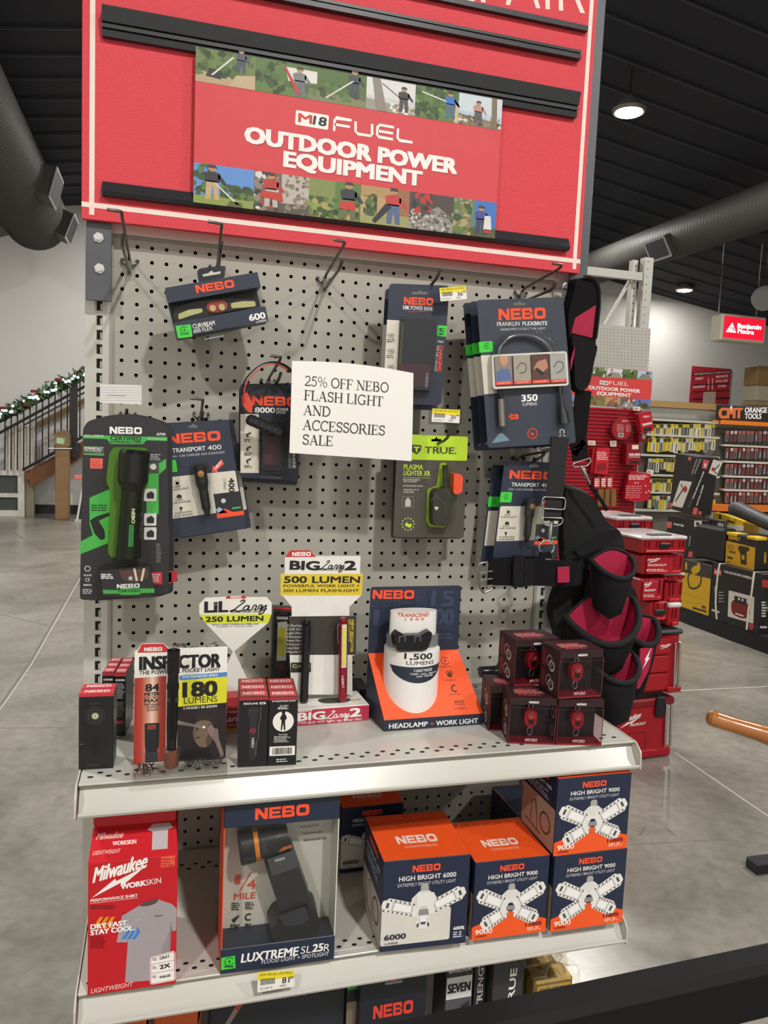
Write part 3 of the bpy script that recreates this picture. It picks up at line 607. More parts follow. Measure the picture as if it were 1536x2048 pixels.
# big green certified flashlight card, with one more card behind it
gm = M('#2b292c', .55, 0, .5, 420)
def certified(dx, dy, Y, label, full):
    S = lambda p: (p[0] + dx, p[1] + dy)
    o = [c5(*p) for p in ((60, 1225), (80, 175), (110, 130), (210, 100), (300, 87), (380, 88), (470, 105), (560, 135), (598, 165), (603, 640), (603, 760), (612, 800), (606, 1180), (520, 1208), (140, 1232))]
    t, pl, a = card('flashlight_pack', label, 'flashlight', [S(p) for p in o], Y, gm, .0012, .006)
    if not full:
        for p in (c5(540, 1060), c5(575, 1050)): a.rect(pl, S(p), (S(p)[0] + 18, S(p)[1] + 22), '#c8303c', 1)
        a.build('backing_card', t); return
    gr = '#45b04a'
    a.px(pl, [c5(78, 215), c5(598, 228), c5(598, 252), c5(470, 248), c5(446, 272), c5(250, 270), c5(226, 240), c5(78, 235)], gr, 1)
    nebo(a, pl, c5(244, 207), c5(442, 210), 14, wt); a.T(pl, 'CERTIFIED', c5(248, 246), c5(438, 250), 8, '#1d2a1c', .03); a.T(pl, 'INTRINSICALLY SAFE', c5(250, 264), c5(438, 266), 4.5, '#1d2a1c', .02)
    a.T(pl, '220 LUMENS', c5(88, 228), c5(206, 230), 5, '#cfe8c8', .01); a.T(pl, '6759', c5(533, 218), c5(586, 220), 5.5, wt, .02); a.T(pl, 'LED FOCUS LIGHT', c5(478, 242), c5(590, 246), 3.6, '#cfe8c8')
    a.px(pl, [c5(120, 600), c5(262, 540), c5(262, 868), c5(62, 948), c5(64, 870), c5(140, 830), c5(120, 760)], gr, 1)
    a.px(pl, [c5(498, 420), c5(590, 360), c5(590, 420), c5(545, 460), c5(545, 700), c5(470, 700), c5(470, 450)], gr, 1)
    a.ln(pl, [c5(84, 286), c5(206, 290), c5(206, 338), c5(84, 334), c5(84, 286)], .8, '#8fd08c', 2); a.T(pl, 'INTRINSICALLY', c5(90, 303), c5(200, 307), 4.6, wt, .02, 0, 3); a.T(pl, 'SAFE FLASHLIGHT', c5(90, 316), c5(196, 320), 3.6, wt, .01, 0, 3); a.rect(pl, c5(90, 324), c5(200, 332), '#3f9c46', 2)
    a.px(pl, [c5(130, 640), c5(230, 640), c5(200, 660), c5(130, 660)], gr, 1.5); a.lines(pl, c5(130, 640), c5(236, 684), 3, 2.2, '#1d2a1c', 2, 5)
    a.px(pl, [c5(122, 740), c5(160, 716), c5(250, 688), c5(252, 706), c5(176, 742), c5(212, 800), c5(216, 850), c5(190, 862), c5(150, 820)], '#17181a', 2, .002)
    for y in (545, 696, 782):
        a.px(pl, [c5(456, y), c5(532, y), c5(530, y + 76), c5(454, y + 76)], '#d9d9d4', 2, .002); a.px(pl, [c5(470, y + 30), c5(500, y + 14), c5(518, y + 30), c5(516, y + 62), c5(472, y + 60)], '#2a2a2c', 3, .002)
    a.px(pl, [c5(482, 380), c5(545, 378), c5(545, 450), c5(482, 450)], '#4a4a48', 2); a.disc(pl, c5(512, 410), 6, '#e4e2d8', 3)
    a.lines(pl, c5(490, 330), c5(560, 372), 4, 1.6, '#b9b9b4', 2, 6); a.lines(pl, c5(530, 880), c5(560, 1000), 12, 1.2, '#8f8f8c', 2, 7)
    a.ring(pl, c5(108, 1036), 5, 1.4, '#d5d5d2', 2); a.T(pl, 'RoHS', c5(86, 1082), c5(132, 1082), 4, wt); a.T(pl, 'CE', c5(93, 1114), c5(122, 1114), 6.5, wt); a.T(pl, 'REACH', c5(84, 1142), c5(132, 1142), 3.8, wt, .02); a.lines(pl, c5(78, 1158), c5(142, 1192), 3, 2, '#b9b9b4', 2, 8)
    a.rect(pl, c5(494, 1058), c5(566, 1132), '#c8303c', 1); a.lines(pl, c5(500, 1066), c5(560, 1120), 5, 1.8, '#f0d0cc', 2, 9); a.build('backing_card', t)
    a = MB(); a.px(pl, [c5(124, 358), c5(202, 360), c5(200, 422), c5(124, 420)], '#f06a58', 1.5); a.lines(pl, c5(130, 366), c5(198, 416), 4, 2, '#c43a30', 2.5, 4); a.build('price_sticker', t, None, 'orange price sticker')
    blister(t, pl, [c5(*p) for p in ((236, 330), (262, 284), (470, 288), (488, 320), (480, 540), (445, 560), (432, 960), (415, 978), (250, 972), (228, 935), (246, 560), (218, 500))], .045, CLEAR('#f0f8e0', .4, .06), .012, .93); a = MB(); a.px(pl, [c5(*p) for p in ((240, 330), (264, 288), (470, 292), (484, 322), (476, 540), (440, 560), (428, 955), (250, 968), (232, 935), (250, 560), (222, 500))], '#55802c', 2.6, .006); a.build('green_tray', t, None, 'green tray')
    fp = pl.off(.022); a = MB(); x_ = lambda p: fp.W(*fp.uv(p))
    tp, nk, bt_ = x_(c5(398, 306)), x_(c5(372, 555)), x_(c5(358, 968)); ax = (bt_ - tp).normalized(); L_ = (bt_ - tp).length; k = fp.mpp(c5(380, 600)) / 3.072
    f1, f2 = (x_(c5(388, 500)) - tp).length, (nk - tp).length
    a.lathe(tp, ax, [(0, 78 * k), (.006, 92 * k), (f1, 90 * k), (f2 * .96, 70 * k), (f2, 62 * k)], blkg, 24)
    for i in range(26):
        z_ = f2 + (L_ - f2) * i / 26; e_ = (L_ - f2) / 26; r_ = (64 + 10 * i / 26) * k; a.lathe(tp, ax, [(z_, r_), (z_ + e_ * .6, r_), (z_ + e_ * .6, r_ * .95), (z_ + e_, r_ * .95)], blkg, 24)
    sp = fp.off(76 * k); vert = lambda s, p0, p1, h, m_, w_: a.T(sp, s, p0, p1, h, m_, w_)
    vert('NEBO', c5(378, 668), c5(378, 758), 6.5, wt, .03)
    a.px(sp, [c5(364, 768), c5(392, 766), c5(388, 900), c5(358, 902)], '#3c8f5c', 2); a.ln(sp, [c5(378, 772), c5(373, 898)], 1, '#1c1c1c', 3); a.build('flashlight_body', t)
    lp = pl.off(.026); a = MB(); q = [c5(180, 1050), c5(490, 1020), c5(522, 1180), c5(490, 1212), c5(210, 1205)]
    a.prism(lp, rnd([lp.uv(p) for p in q], .005), -.02, 0, M('#2b292c', .5)); a.px(lp, [c5(200, 1165), c5(300, 1168), c5(320, 1156), c5(516, 1158), c5(520, 1184), c5(440, 1186), c5(420, 1196), c5(320, 1198), c5(300, 1190), c5(204, 1190)], gr, 1)
    nebo(a, lp, c5(288, 1158), c5(428, 1152), 8.5, wt); a.T(lp, 'CERTIFIED', c5(298, 1182), c5(432, 1178), 5, '#1d2a1c', .02); a.lines(lp, c5(190, 1066), c5(270, 1100), 3, 2.4, wt, 2, 3)
    a.px(lp, [c5(300, 1050), c5(480, 1036), c5(482, 1090), c5(400, 1120), c5(330, 1110)], '#5a3d38', 2, .003); a.px(lp, [c5(388, 1036), c5(402, 1034), c5(418, 1110), c5(404, 1112)], '#e8d4b8', 3); a.px(lp, [c5(448, 1034), c5(462, 1034), c5(446, 1112), c5(432, 1112)], '#e8d4b8', 3); a.disc(lp, c5(372, 1095), 4, '#b9c4cc', 3); a.build('safety_card', t)
    blister(t, pl, [c5(*p) for p in ((172, 1005), (480, 990), (520, 1180), (490, 1218), (180, 1215), (160, 1190))], .03, clear, .01, .95)
certified(9, 0, -.10, 'black flashlight card showing only its edge behind the green certified pack', False)
certified(0, 0, -.125, 'tall black and green certified flashlight pack at the left, orange price sticker on it', True)
# navy car charger cards
def transport(S, Y, label, full, group=None):
    o = [S(*p) for p in ((0, 0), (1, 0), (1, 1), (0, 1))]
    t, pl, a = card('charger_flashlight_card', label, 'flashlight', o, Y, M(navy, .45), .0012, .005)
    a.px(pl, [S(.02, .47), S(.98, .47), S(.98, .83), S(.02, .83)], crm, 1, .003); a.px(pl, [S(-.0, .325), S(.19, .325), S(.19, .43), S(0, .43)], grnl, 1, .002); plug(a, pl, S(.1, .372), 5)
    slot(a, pl, S(.5, .045), 9)
    if not full: a.build('backing_card', t); return t
    hpx = V(S(0, 0)) - V(S(0, 1)); H = hpx.length
    nebo(a, pl, S(.11, .185), S(.85, .185), H * .085); a.T(pl, 'TRANSPORT', S(.16, .265), S(.62, .265), H * .04, wt, .012); a.T(pl, '400', S(.65, .265), S(.84, .265), H * .04, wt, 0); a.T(pl, '2-IN-1 CAR CHARGER AND FLASHLIGHT', S(.12, .305), S(.88, .305), H * .02, '#c9c9cc')
    for i, (s1, s2) in enumerate((('LED', 'FLASHLIGHT'), ('USB', 'CAR CHARGER'), ('TUNGSTEN', 'GLASS BREAKER'))):
        y = .545 + i * .115; a.T(pl, s1, S(.1 if i < 2 else .06, y + .022), S(.2 if i < 2 else .3, y + .022), H * .016, '#2b2b2b', .01); a.T(pl, s2, S(.05, y + .045), S(.31, y + .045), H * .016, '#2b2b2b', .01)
    a.disc(pl, S(.16, .53), H * .014, '#1e1e1e')
    for k in range(8): an = k * math.pi / 4; c = S(.16, .53); r_ = H * .02; a.ln(pl, [(c[0] + r_ * math.cos(an), c[1] + r_ * math.sin(an)), (c[0] + r_ * 1.5 * math.cos(an), c[1] + r_ * 1.5 * math.sin(an))], 1, '#1e1e1e', 2)
    c = S(.16, .645); k = H * .022; a.px(pl, [(c[0] - k, c[1] + k * .7), (c[0] - k, c[1]), (c[0] - k * .6, c[1] - k * .7), (c[0] + k * .6, c[1] - k * .7), (c[0] + k, c[1]), (c[0] + k, c[1] + k * .7)], '#1e1e1e', 2, .001)
    c = S(.16, .76); a.px(pl, [(c[0] - k * .6, c[1] - k), (c[0] + k * .6, c[1] - k), (c[0] + k * .4, c[1] + k * .1), (c[0] + k * .1, c[1] + k * .3), (c[0] + k * .1, c[1] + k * .8), (c[0] + k * .5, c[1] + k), (c[0] - k * .5, c[1] + k), (c[0] - k * .1, c[1] + k * .8), (c[0] - k * .1, c[1] + k * .3), (c[0] - k * .4, c[1] + k * .1)], '#1e1e1e', 2)
    a.px(pl, [S(.63, .66), S(1.0, .66), S(1.0, .85), S(.63, .85)], '#23242a', 2); a.px(pl, [S(.63, .84), S(.75, .8), S(.85, .84), S(1, .84), S(1, .88), S(.63, .88)], org, 3); a.disc(pl, S(.75, .73), H * .02, '#c9c9c9', 3); a.px(pl, [S(.63, .80), S(.68, .78), S(.78, .84), S(.66, .84)], '#9db4c8', 3)
    a.px(pl, [S(.85, .8), S(.97, .8), S(.97, .815), S(.85, .815)], '#4fae54', 3)
    a.T(pl, '400', S(.87, .53), S(.84, .66), H * .05, '#1e1e1e', .03, 0, 2); a.T(pl, 'LUMENS', S(.80, .53), S(.775, .63), H * .022, '#4a4a4a')
    a.px(pl, [S(.66, .46), S(.69, .40), S(.70, .42), S(.82, .355), S(.84, .40), S(.73, .45), S(.75, .47)], '#f0584a', 2); a.T(pl, 'NEW', S(.72, .445), S(.82, .385), H * .022, wt, .02, 0, 3)
    a.build('backing_card', t)
    blister(t, pl, [S(*p) for p in ((.36, .38), (.62, .37), (.64, .5), (.6, .62), (.58, .86), (.44, .875), (.4, .63), (.36, .52))], .034, clear, .007, .9)
    fp = pl.off(.017); a = MB(); g = lambda x, y: fp.W(*fp.uv(S(x, y))); tp, b_ = g(.5, .385), g(.505, .85); L_ = (b_ - tp).length; ax = (b_ - tp) / L_; k = L_ / .465
    a.lathe(tp, ax, [(0, .036 * k), (.01 * k, .056 * k), (.17 * k, .056 * k), (.22 * k, .042 * k), (.40 * k, .038 * k), (.405 * k, .028 * k), (.43 * k, .028 * k), (.465 * k, .014 * k)], blk, 18); fb = a.build('flashlight_body', t)
    c = g(.5, .465) - Yv * .056 * k; a = MB(); a.lathe(c, -Yv, [(-.003, .028 * k), (.001, .028 * k), (.001, .02 * k), (.0015, .012 * k), (.0016, .0)], M('#b98a55', .3, .7), 16); a.build('power_button', fb, None, 'copper coloured button')
    return t
TL, TR, BR, BL = V((313.5, 847)), V((456, 839)), V((493, 1055.5)), V((347, 1077))
def S1f(dx=0, dy=0): return lambda x, y: tuple((TL * (1 - x) + TR * x) * (1 - y) + (BL * (1 - x) + BR * x) * y + V((dx, dy)))
transport(S1f(10, 0), -.055, 'navy card behind the tilted car charger flashlight, only its right edge showing', False)
transport(S1f(), -.09, 'tilted navy card with a small car charger flashlight, right of the green certified pack', True)
A4 = [V(c6(*p)) for p in ((1150, 155), (1455, 170), (1415, 640), (1090, 655))]
def S2f(dx=0, dy=0): return lambda x, y: tuple((A4[0] * (1 - x) + A4[1] * x) * (1 - y) + (A4[3] * (1 - x) + A4[2] * x) * y + V((dx, dy)))
transport(S2f(-24, 9), -.05, 'navy card half hidden behind the car charger card at the right of the pegboard', False)
transport(S2f(), -.085, 'navy car charger flashlight card behind the hanging black tool belt strap', True)
# 8000 power bank
P8 = [(480, 768), (600, 766), (596.5, 963), (480.5, 955)]
for k, (dx, Y, lb) in enumerate(((-0, -.05, 'rear navy power bank card behind the hanging headlamp strap'), (0, -.075, 'navy power bank card behind the black and orange headlamp strap, left of the paper notice'))):
    t, pl, a = card('power_bank_card', lb, 'power bank', [(x - (1 - k) * 2, y + (1 - k) * 8) for x, y in P8], Y, M(navy2, .45))
    if k == 0: a.build('backing_card', t); continue
    a.rect(pl, c5(1047, 86), c5(1160, 448), crm, 1); nebo(a, pl, c5(1118, 32), c5(1400, 40), 19); a.T(pl, '8000', c5(1135, 78), c5(1260, 80), 11, wt, .03); a.T(pl, 'POWER', c5(1268, 66), c5(1342, 68), 6, wt, .02); a.T(pl, 'BANK', c5(1268, 84), c5(1326, 86), 6, wt)
    a.T(pl, 'PHONE', c5(1362, 328), c5(1368, 420), 6.5, wt, .01); a.T(pl, 'CHARGES', c5(1340, 328), c5(1344, 420), 5.5, '#c9c9c9')
    for y in (210, 295, 370): a.px(pl, [c5(1080, y), c5(1110, y - 14), c5(1114, y - 4), c5(1092, y + 8), c5(1100, y + 20), c5(1086, y + 20)], '#3a3a38', 2); a.lines(pl, c5(1070, y + 28), c5(1120, y + 48), 2, 2.2, '#5a5850', 2, y)
    a.ln(pl, [c5(1170, 470), c5(1300, 480)], 1, '#8f98a8', 2); a.build('backing_card', t)
    blister(t, pl, [c5(*p) for p in ((1150, 120), (1180, 100), (1300, 104), (1328, 125), (1318, 430), (1300, 458), (1170, 455), (1148, 435))], .022, clear, .01, .93)
    a = MB(); fp = pl.off(.002); a.prism(fp, rnd([fp.uv(c5(*p)) for p in ((1178, 135), (1305, 140), (1298, 440), (1172, 436))], .006), 0, .013, M('#17171a', .3), None, .96); a.px(fp.off(.0135), [c5(1195, 225), c5(1290, 240), c5(1284, 400), c5(1188, 396)], '#4a2530', 1); a.build('power_bank_body', t)
# headlamp with strap
t = thing('strap_headlamp', 'black headlamp with an orange edged strap hung over a hook beside the paper notice', 'headlamp', PY(540, 870, -.1))
hp = Pl(PY(535, 800, -.105), X, Zv)
def strap(pts, w_, m, name, t, dz=.0, n=8, pl=None, lab=None):
    "flat webbing band following photo points; w_ is its width in depth"
    pl = pl or hp; q = smooth([pl.uv(p) for p in pts], n); a = MB()
    rows = [[pl.W(p.x, p.y, -w_ / 2 + dz), pl.W(p.x, p.y, w_ / 2 + dz)] for p in q]
    a.grid(rows, m); rows2 = []
    for i, p in enumerate(q):
        tn = (q[min(i + 1, len(q) - 1)] - q[max(i - 1, 0)]).normalized(); nn = V((-tn.y, tn.x)) * -.0018; rows2.append([pl.W(p.x + nn.x, p.y + nn.y, -w_ / 2 + dz), pl.W(p.x + nn.x, p.y + nn.y, w_ / 2 + dz)])
    a.grid(rows2[::-1], m)
    for k in (0, 1): a.grid([[r[k], s_[k]] for r, s_ in zip(rows, rows2)], m)
    return a.build(name, t, None, lab)
strap([c3(*p) for p in ((1065, 1150), (1058, 1090), (1090, 1020), (1170, 950), (1260, 932), (1340, 965), (1385, 1030), (1400, 1120), (1370, 1250), (1300, 1330))], .022, M('#1d1c1e', .8, 0, .2, 300), 'head_strap', t)
strap([c3(*p) for p in ((1066, 1180), (1064, 1100), (1098, 1034), (1175, 966), (1258, 946), (1335, 985))], .007, M('#d2452c', .7), 'strap_trim', t, .012, 8, None, 'orange strap edge')
a = MB(); q = [c3(*p) for p in ((1055, 1140), (1085, 1120), (1120, 1190), (1115, 1250), (1085, 1235), (1060, 1200))]; a.prism(hp, rnd([hp.uv(p) for p in q], .002), -.004, .008, M('#d2452c', .5)); a.build('strap_buckle', t, None, 'orange buckle')
a = MB(); l0, l1_ = PY(*c3(1095, 1285), -.12), PY(*c3(1310, 1378), -.12); ax = (l1_ - l0).normalized()
up = Yv.cross(ax).normalized(); a.obox(l0, ax, up if up.z > 0 else -up, -Yv, (-.003, (l1_ - l0).length), (-.009, .010), (-.014, .008), blk, .005)
for k in range(5): a.obox(l0, ax, up if up.z > 0 else -up, -Yv, (.006 + .012 * k, .010 + .012 * k), (-.0095, .0105), (-.010, .0085), M('#0f0f10', .5), .001)
a.build('lamp_body', t)
# 10K power bank: front card and one behind
PB = [c4(*p) for p in ((560, 222), (868, 234), (826, 846), (528, 838))]
for k, (dx, dy, Y, lb) in enumerate(((-8, 10, -.07, 'navy power bank card just behind the front one, its left and lower edges showing'), (0, 0, -.10, 'tall navy power bank card with a clear blister, above right of the paper notice'))):
    t, pl, a = card('power_bank_card', lb, 'power bank', [(x + dx, y + dy) for x, y in PB], Y, M(navy, .45), .0012, .008)
    a.px(pl, [(x + dx, y + dy) for x, y in (c4(548, 408), c4(612, 412), c4(596, 760), c4(530, 755))], crm, 1)
    if k == 0: a.build('backing_card', t); continue
    slot(a, pl, c4(715, 272), 16)
    nebo(a, pl, c4(634, 330), c4(784, 336), 15); a.T(pl, '10K', c4(630, 356), c4(664, 357), 8, wt, .02); a.T(pl, 'POWER BANK', c4(669, 357), c4(784, 363), 8, wt, 0); a.rect(pl, c4(655, 366), c4(760, 369), '#c8402c', 2)
    for y in (490, 570, 652): a.ln(pl, [c4(553, y - 8), c4(580, y - 10), c4(584, y), c4(580, y + 10), c4(556, y + 9), c4(551, y), c4(553, y - 8)], 1, '#2a2a28', 2); a.ln(pl, [c4(558, y), c4(578, y)], 1.4, '#2a2a28', 2); a.lines(pl, c4(546, y + 16), c4(588, y + 36), 2, 2, '#4a4843', 2, y)
    a.px(pl, [c4(806, 436), c4(855, 440), c4(850, 496), c4(802, 490)], grnl, 1, .002); a.ln(pl, [c4(816, 452), c4(842, 454), c4(840, 468), c4(814, 466), c4(816, 452)], 1.2, '#1f3a22', 2); a.rect(pl, c4(818, 454), c4(828, 465), '#1f3a22', 2); a.lines(pl, c4(814, 474), c4(842, 488), 2, 2, '#1f3a22', 2)
    a.T(pl, 'FAST', c4(806, 524), c4(836, 528), 4, wt, .01); a.T(pl, 'CHARGING', c4(814, 540), c4(806, 672), 8, org, .03); a.T(pl, 'FOR USB C DEVICES', c4(802, 540), c4(790, 672), 4.5, wt); a.build('backing_card', t)
    blister(t, pl, [c4(*p) for p in ((608, 405), (625, 390), (790, 395), (800, 412), (775, 775), (760, 790), (602, 780), (590, 765))], .024, clear, .01, .94)
    fp = pl.off(.003); a = MB(); a.prism(fp, rnd([fp.uv(c4(*p)) for p in ((622, 402), (794, 408), (768, 778), (598, 768))], .007), 0, .014, M('#23262e', .25), None, .97); sp = fp.off(.0145); a.px(sp, [c4(612, 632), c4(772, 640), c4(760, 752), c4(604, 745)], '#43232c', 1)
    a.T(sp, 'NEBO', c4(748, 682), c4(742, 755), 5, '#9a9aa0', .03); a.build('power_bank_body', t)
# flexible task light cards
FXp = [(953.7, 600), (1126, 594), (1152, 886), (976, 896)]
for k, (dx, dy, Y, lb) in enumerate(((-27, 6, -.075, 'rearmost navy card of the task light pile, lime square at its left edge'), (-14, 3, -.10, 'second navy card of the flexible task light pile, mostly hidden'), (0, 0, -.13, 'front navy card with a looped task light and four small photos'))):
    mv = lambda p: (p[0] + dx, p[1] + dy)
    t, pl, a = card('task_light_card', lb, 'flashlight', [mv(p) for p in FXp], Y, M('#363c49' if k == 2 else navy2, .5), .0012, .006)
    a.px(pl, [mv(p) for p in (d2(75, 596), d2(180, 592), d2(200, 860), d2(98, 868))], crm, 1)
    a.px(pl, [mv(p) for p in (d2(60, 502), d2(156, 496), d2(160, 570), d2(66, 578))], grnl, 1, .002); plug(a, pl, mv(d2(118, 530)), 5.5)
    a.px(pl, [mv(p) for p in (d2(150, 1210), d2(200, 1145), d2(225, 1138), d2(280, 1190))], '#6f8ca0', 1)
    if k < 2: a.build('backing_card', t); continue
    slot(a, pl, d2(345, 238), 12)
    nebo(a, pl, d2(200, 352), d2(528, 340), 23); a.T(pl, 'FRANKLIN', d2(188, 392), d2(345, 388), 8, wt, 0); a.T(pl, 'FLEXBRITE', d2(366, 388), d2(540, 386), 8, wt, .015); a.T(pl, 'HANDS-FREE FLEXIBLE TASK LIGHT', d2(212, 424), d2(526, 415), 4.5, '#d5d5d5')
    a.T(pl, '350', d2(358, 920), d2(472, 914), 14, wt, .035); a.T(pl, 'LUMENS', d2(368, 948), d2(466, 944), 6, wt)
    a.ring(pl, d2(435, 1142), 10, 2.2, '#d8402c', 2); a.px(pl, [d2(418, 1140), d2(430, 1128), d2(434, 1140), d2(452, 1142), d2(440, 1156), d2(438, 1166), d2(428, 1152)], '#d8402c', 3)
    a.ln(pl, [d2(628, 1140), d2(628, 1118), d2(642, 1112), d2(655, 1118), d2(655, 1138)], 2, wt, 2); a.ln(pl, [d2(622, 1166), d2(634, 1148)], 1, wt, 2); a.ln(pl, [d2(664, 1164), d2(650, 1148)], 1, wt, 2)
    a.px(pl, [d2(266, 1024), d2(290, 1000), d2(291, 1010), d2(336, 1006), d2(336, 1040), d2(293, 1042), d2(294, 1050)], org, 2); a.T(pl, 'NEW', d2(288, 1034), d2(326, 1032), 5, '#8f2a18', .02, 0, 3); a.build('backing_card', t)
    a = MB(); bp = pl.off(.016); q = [d2(*p) for p in ((152, 592), (676, 566), (690, 806), (162, 832))]; a.prism(bp, rnd([bp.uv(p) for p in q], .006), -.016, 0, M('#d6d2c8', .4))
    a.px(bp, [d2(164, 606), d2(662, 582), d2(676, 792), d2(176, 816)], '#3a2a2a', 1, .003)
    for i, (xa, xb, bg) in enumerate(((170, 288, '#8a8078'), (300, 418, '#a29a8c'), (428, 546, '#5a3d36'), (556, 664, '#a3a39e'))):
        y0_, y1_ = 604 - (xa - 170) * .05, 782 - (xa - 170) * .045; dy_ = -(xb - xa) * .05
        a.px(bp, [d2(xa, y0_), d2(xb, y0_ + dy_), d2(xb + 8, y1_ + dy_), d2(xa + 8, y1_)], bg, 2); a.px(bp, [d2(xa + 8, y1_), d2(xb + 8, y1_ + dy_), d2(xb + 10, y1_ + dy_ + 22), d2(xa + 10, y1_ + 22)], '#e8503a', 2, .001)
        a.T(bp, 'HANDS FREE', d2(xa + 28, y1_ + 16), d2(xb - 12, y1_ + 14 + dy_), 2.6, '#f3d0c4', 0, 0, 3)
    a.px(bp, [d2(205, 612), d2(262, 608), d2(262, 650), d2(235, 672), d2(212, 650)], '#c89272', 3, .001); a.px(bp, [d2(180, 720), d2(212, 690), d2(270, 690), d2(294, 770), d2(182, 778)], '#5a6c9a', 3); a.px(bp, [d2(205, 606), d2(262, 600), d2(266, 618), d2(206, 624)], '#c89272', 4)
    for i, cx in enumerate((365, 622)): a.ln(bp, smooth([d2(cx - 40, 690 - i * 10), d2(cx - 10, 650 - i * 10), d2(cx + 25, 665 - i * 14), d2(cx + 20, 710 - i * 14), d2(cx - 20, 720)], 4), 1.4, '#20201f', 3)
    a.px(bp, [d2(440, 690), d2(470, 640), d2(530, 620), d2(545, 680), d2(500, 720)], '#b8836c', 3, .002); a.px(bp, [d2(450, 690), d2(470, 682), d2(520, 722), d2(505, 734)], '#26262a', 4); a.build('photo_strip', t)
    a = MB(); cp = pl.off(.010); arc = smooth([cp.uv(d2(*p)) for p in ((196, 600), (212, 540), (270, 475), (360, 452), (450, 466), (530, 515), (572, 572))], 6); a.tube([cp.W(p.x, p.y) for p in arc], .0035, M('#85878b', .2, .8), 8); a.build('flexible_neck', t); a = MB()
    a.tube([cp.W(*cp.uv(p)) for p in (d2(205, 830), d2(215, 900))], .005, blkg); a.tube([cp.W(*cp.uv(p)) for p in (d2(215, 900), d2(225, 1090))], [.0065, .0068], M('#a09d94', .2, .6), 10); a.build('light_head', t); a = MB()
    a.tube([cp.W(*cp.uv(d2(*p))) for p in ((626, 815), (640, 930), (655, 1010), (660, 1070))], [.0035, .004, .009, .0105], M('#5a5c60', .15, .8), 12); a.build('magnet_tail', t)
    a = MB(); arc2 = smooth([cp.uv(d2(*p)) for p in ((178, 600), (198, 530), (262, 458), (360, 438), (462, 450), (545, 505), (592, 572))], 6); a.tube([cp.W(p.x, p.y, .003) for p in arc2], .008, clear, 8, False, False); a.build('clear_tube', t)
    blister(t, pl, [d2(*p) for p in ((168, 838), (240, 836), (262, 1105), (245, 1115), (185, 1112))], .022, clear, .005, .9)
    blister(t, pl, [d2(*p) for p in ((605, 815), (645, 812), (690, 1060), (672, 1082), (600, 1084), (590, 1050))], .022, clear, .005, .9)
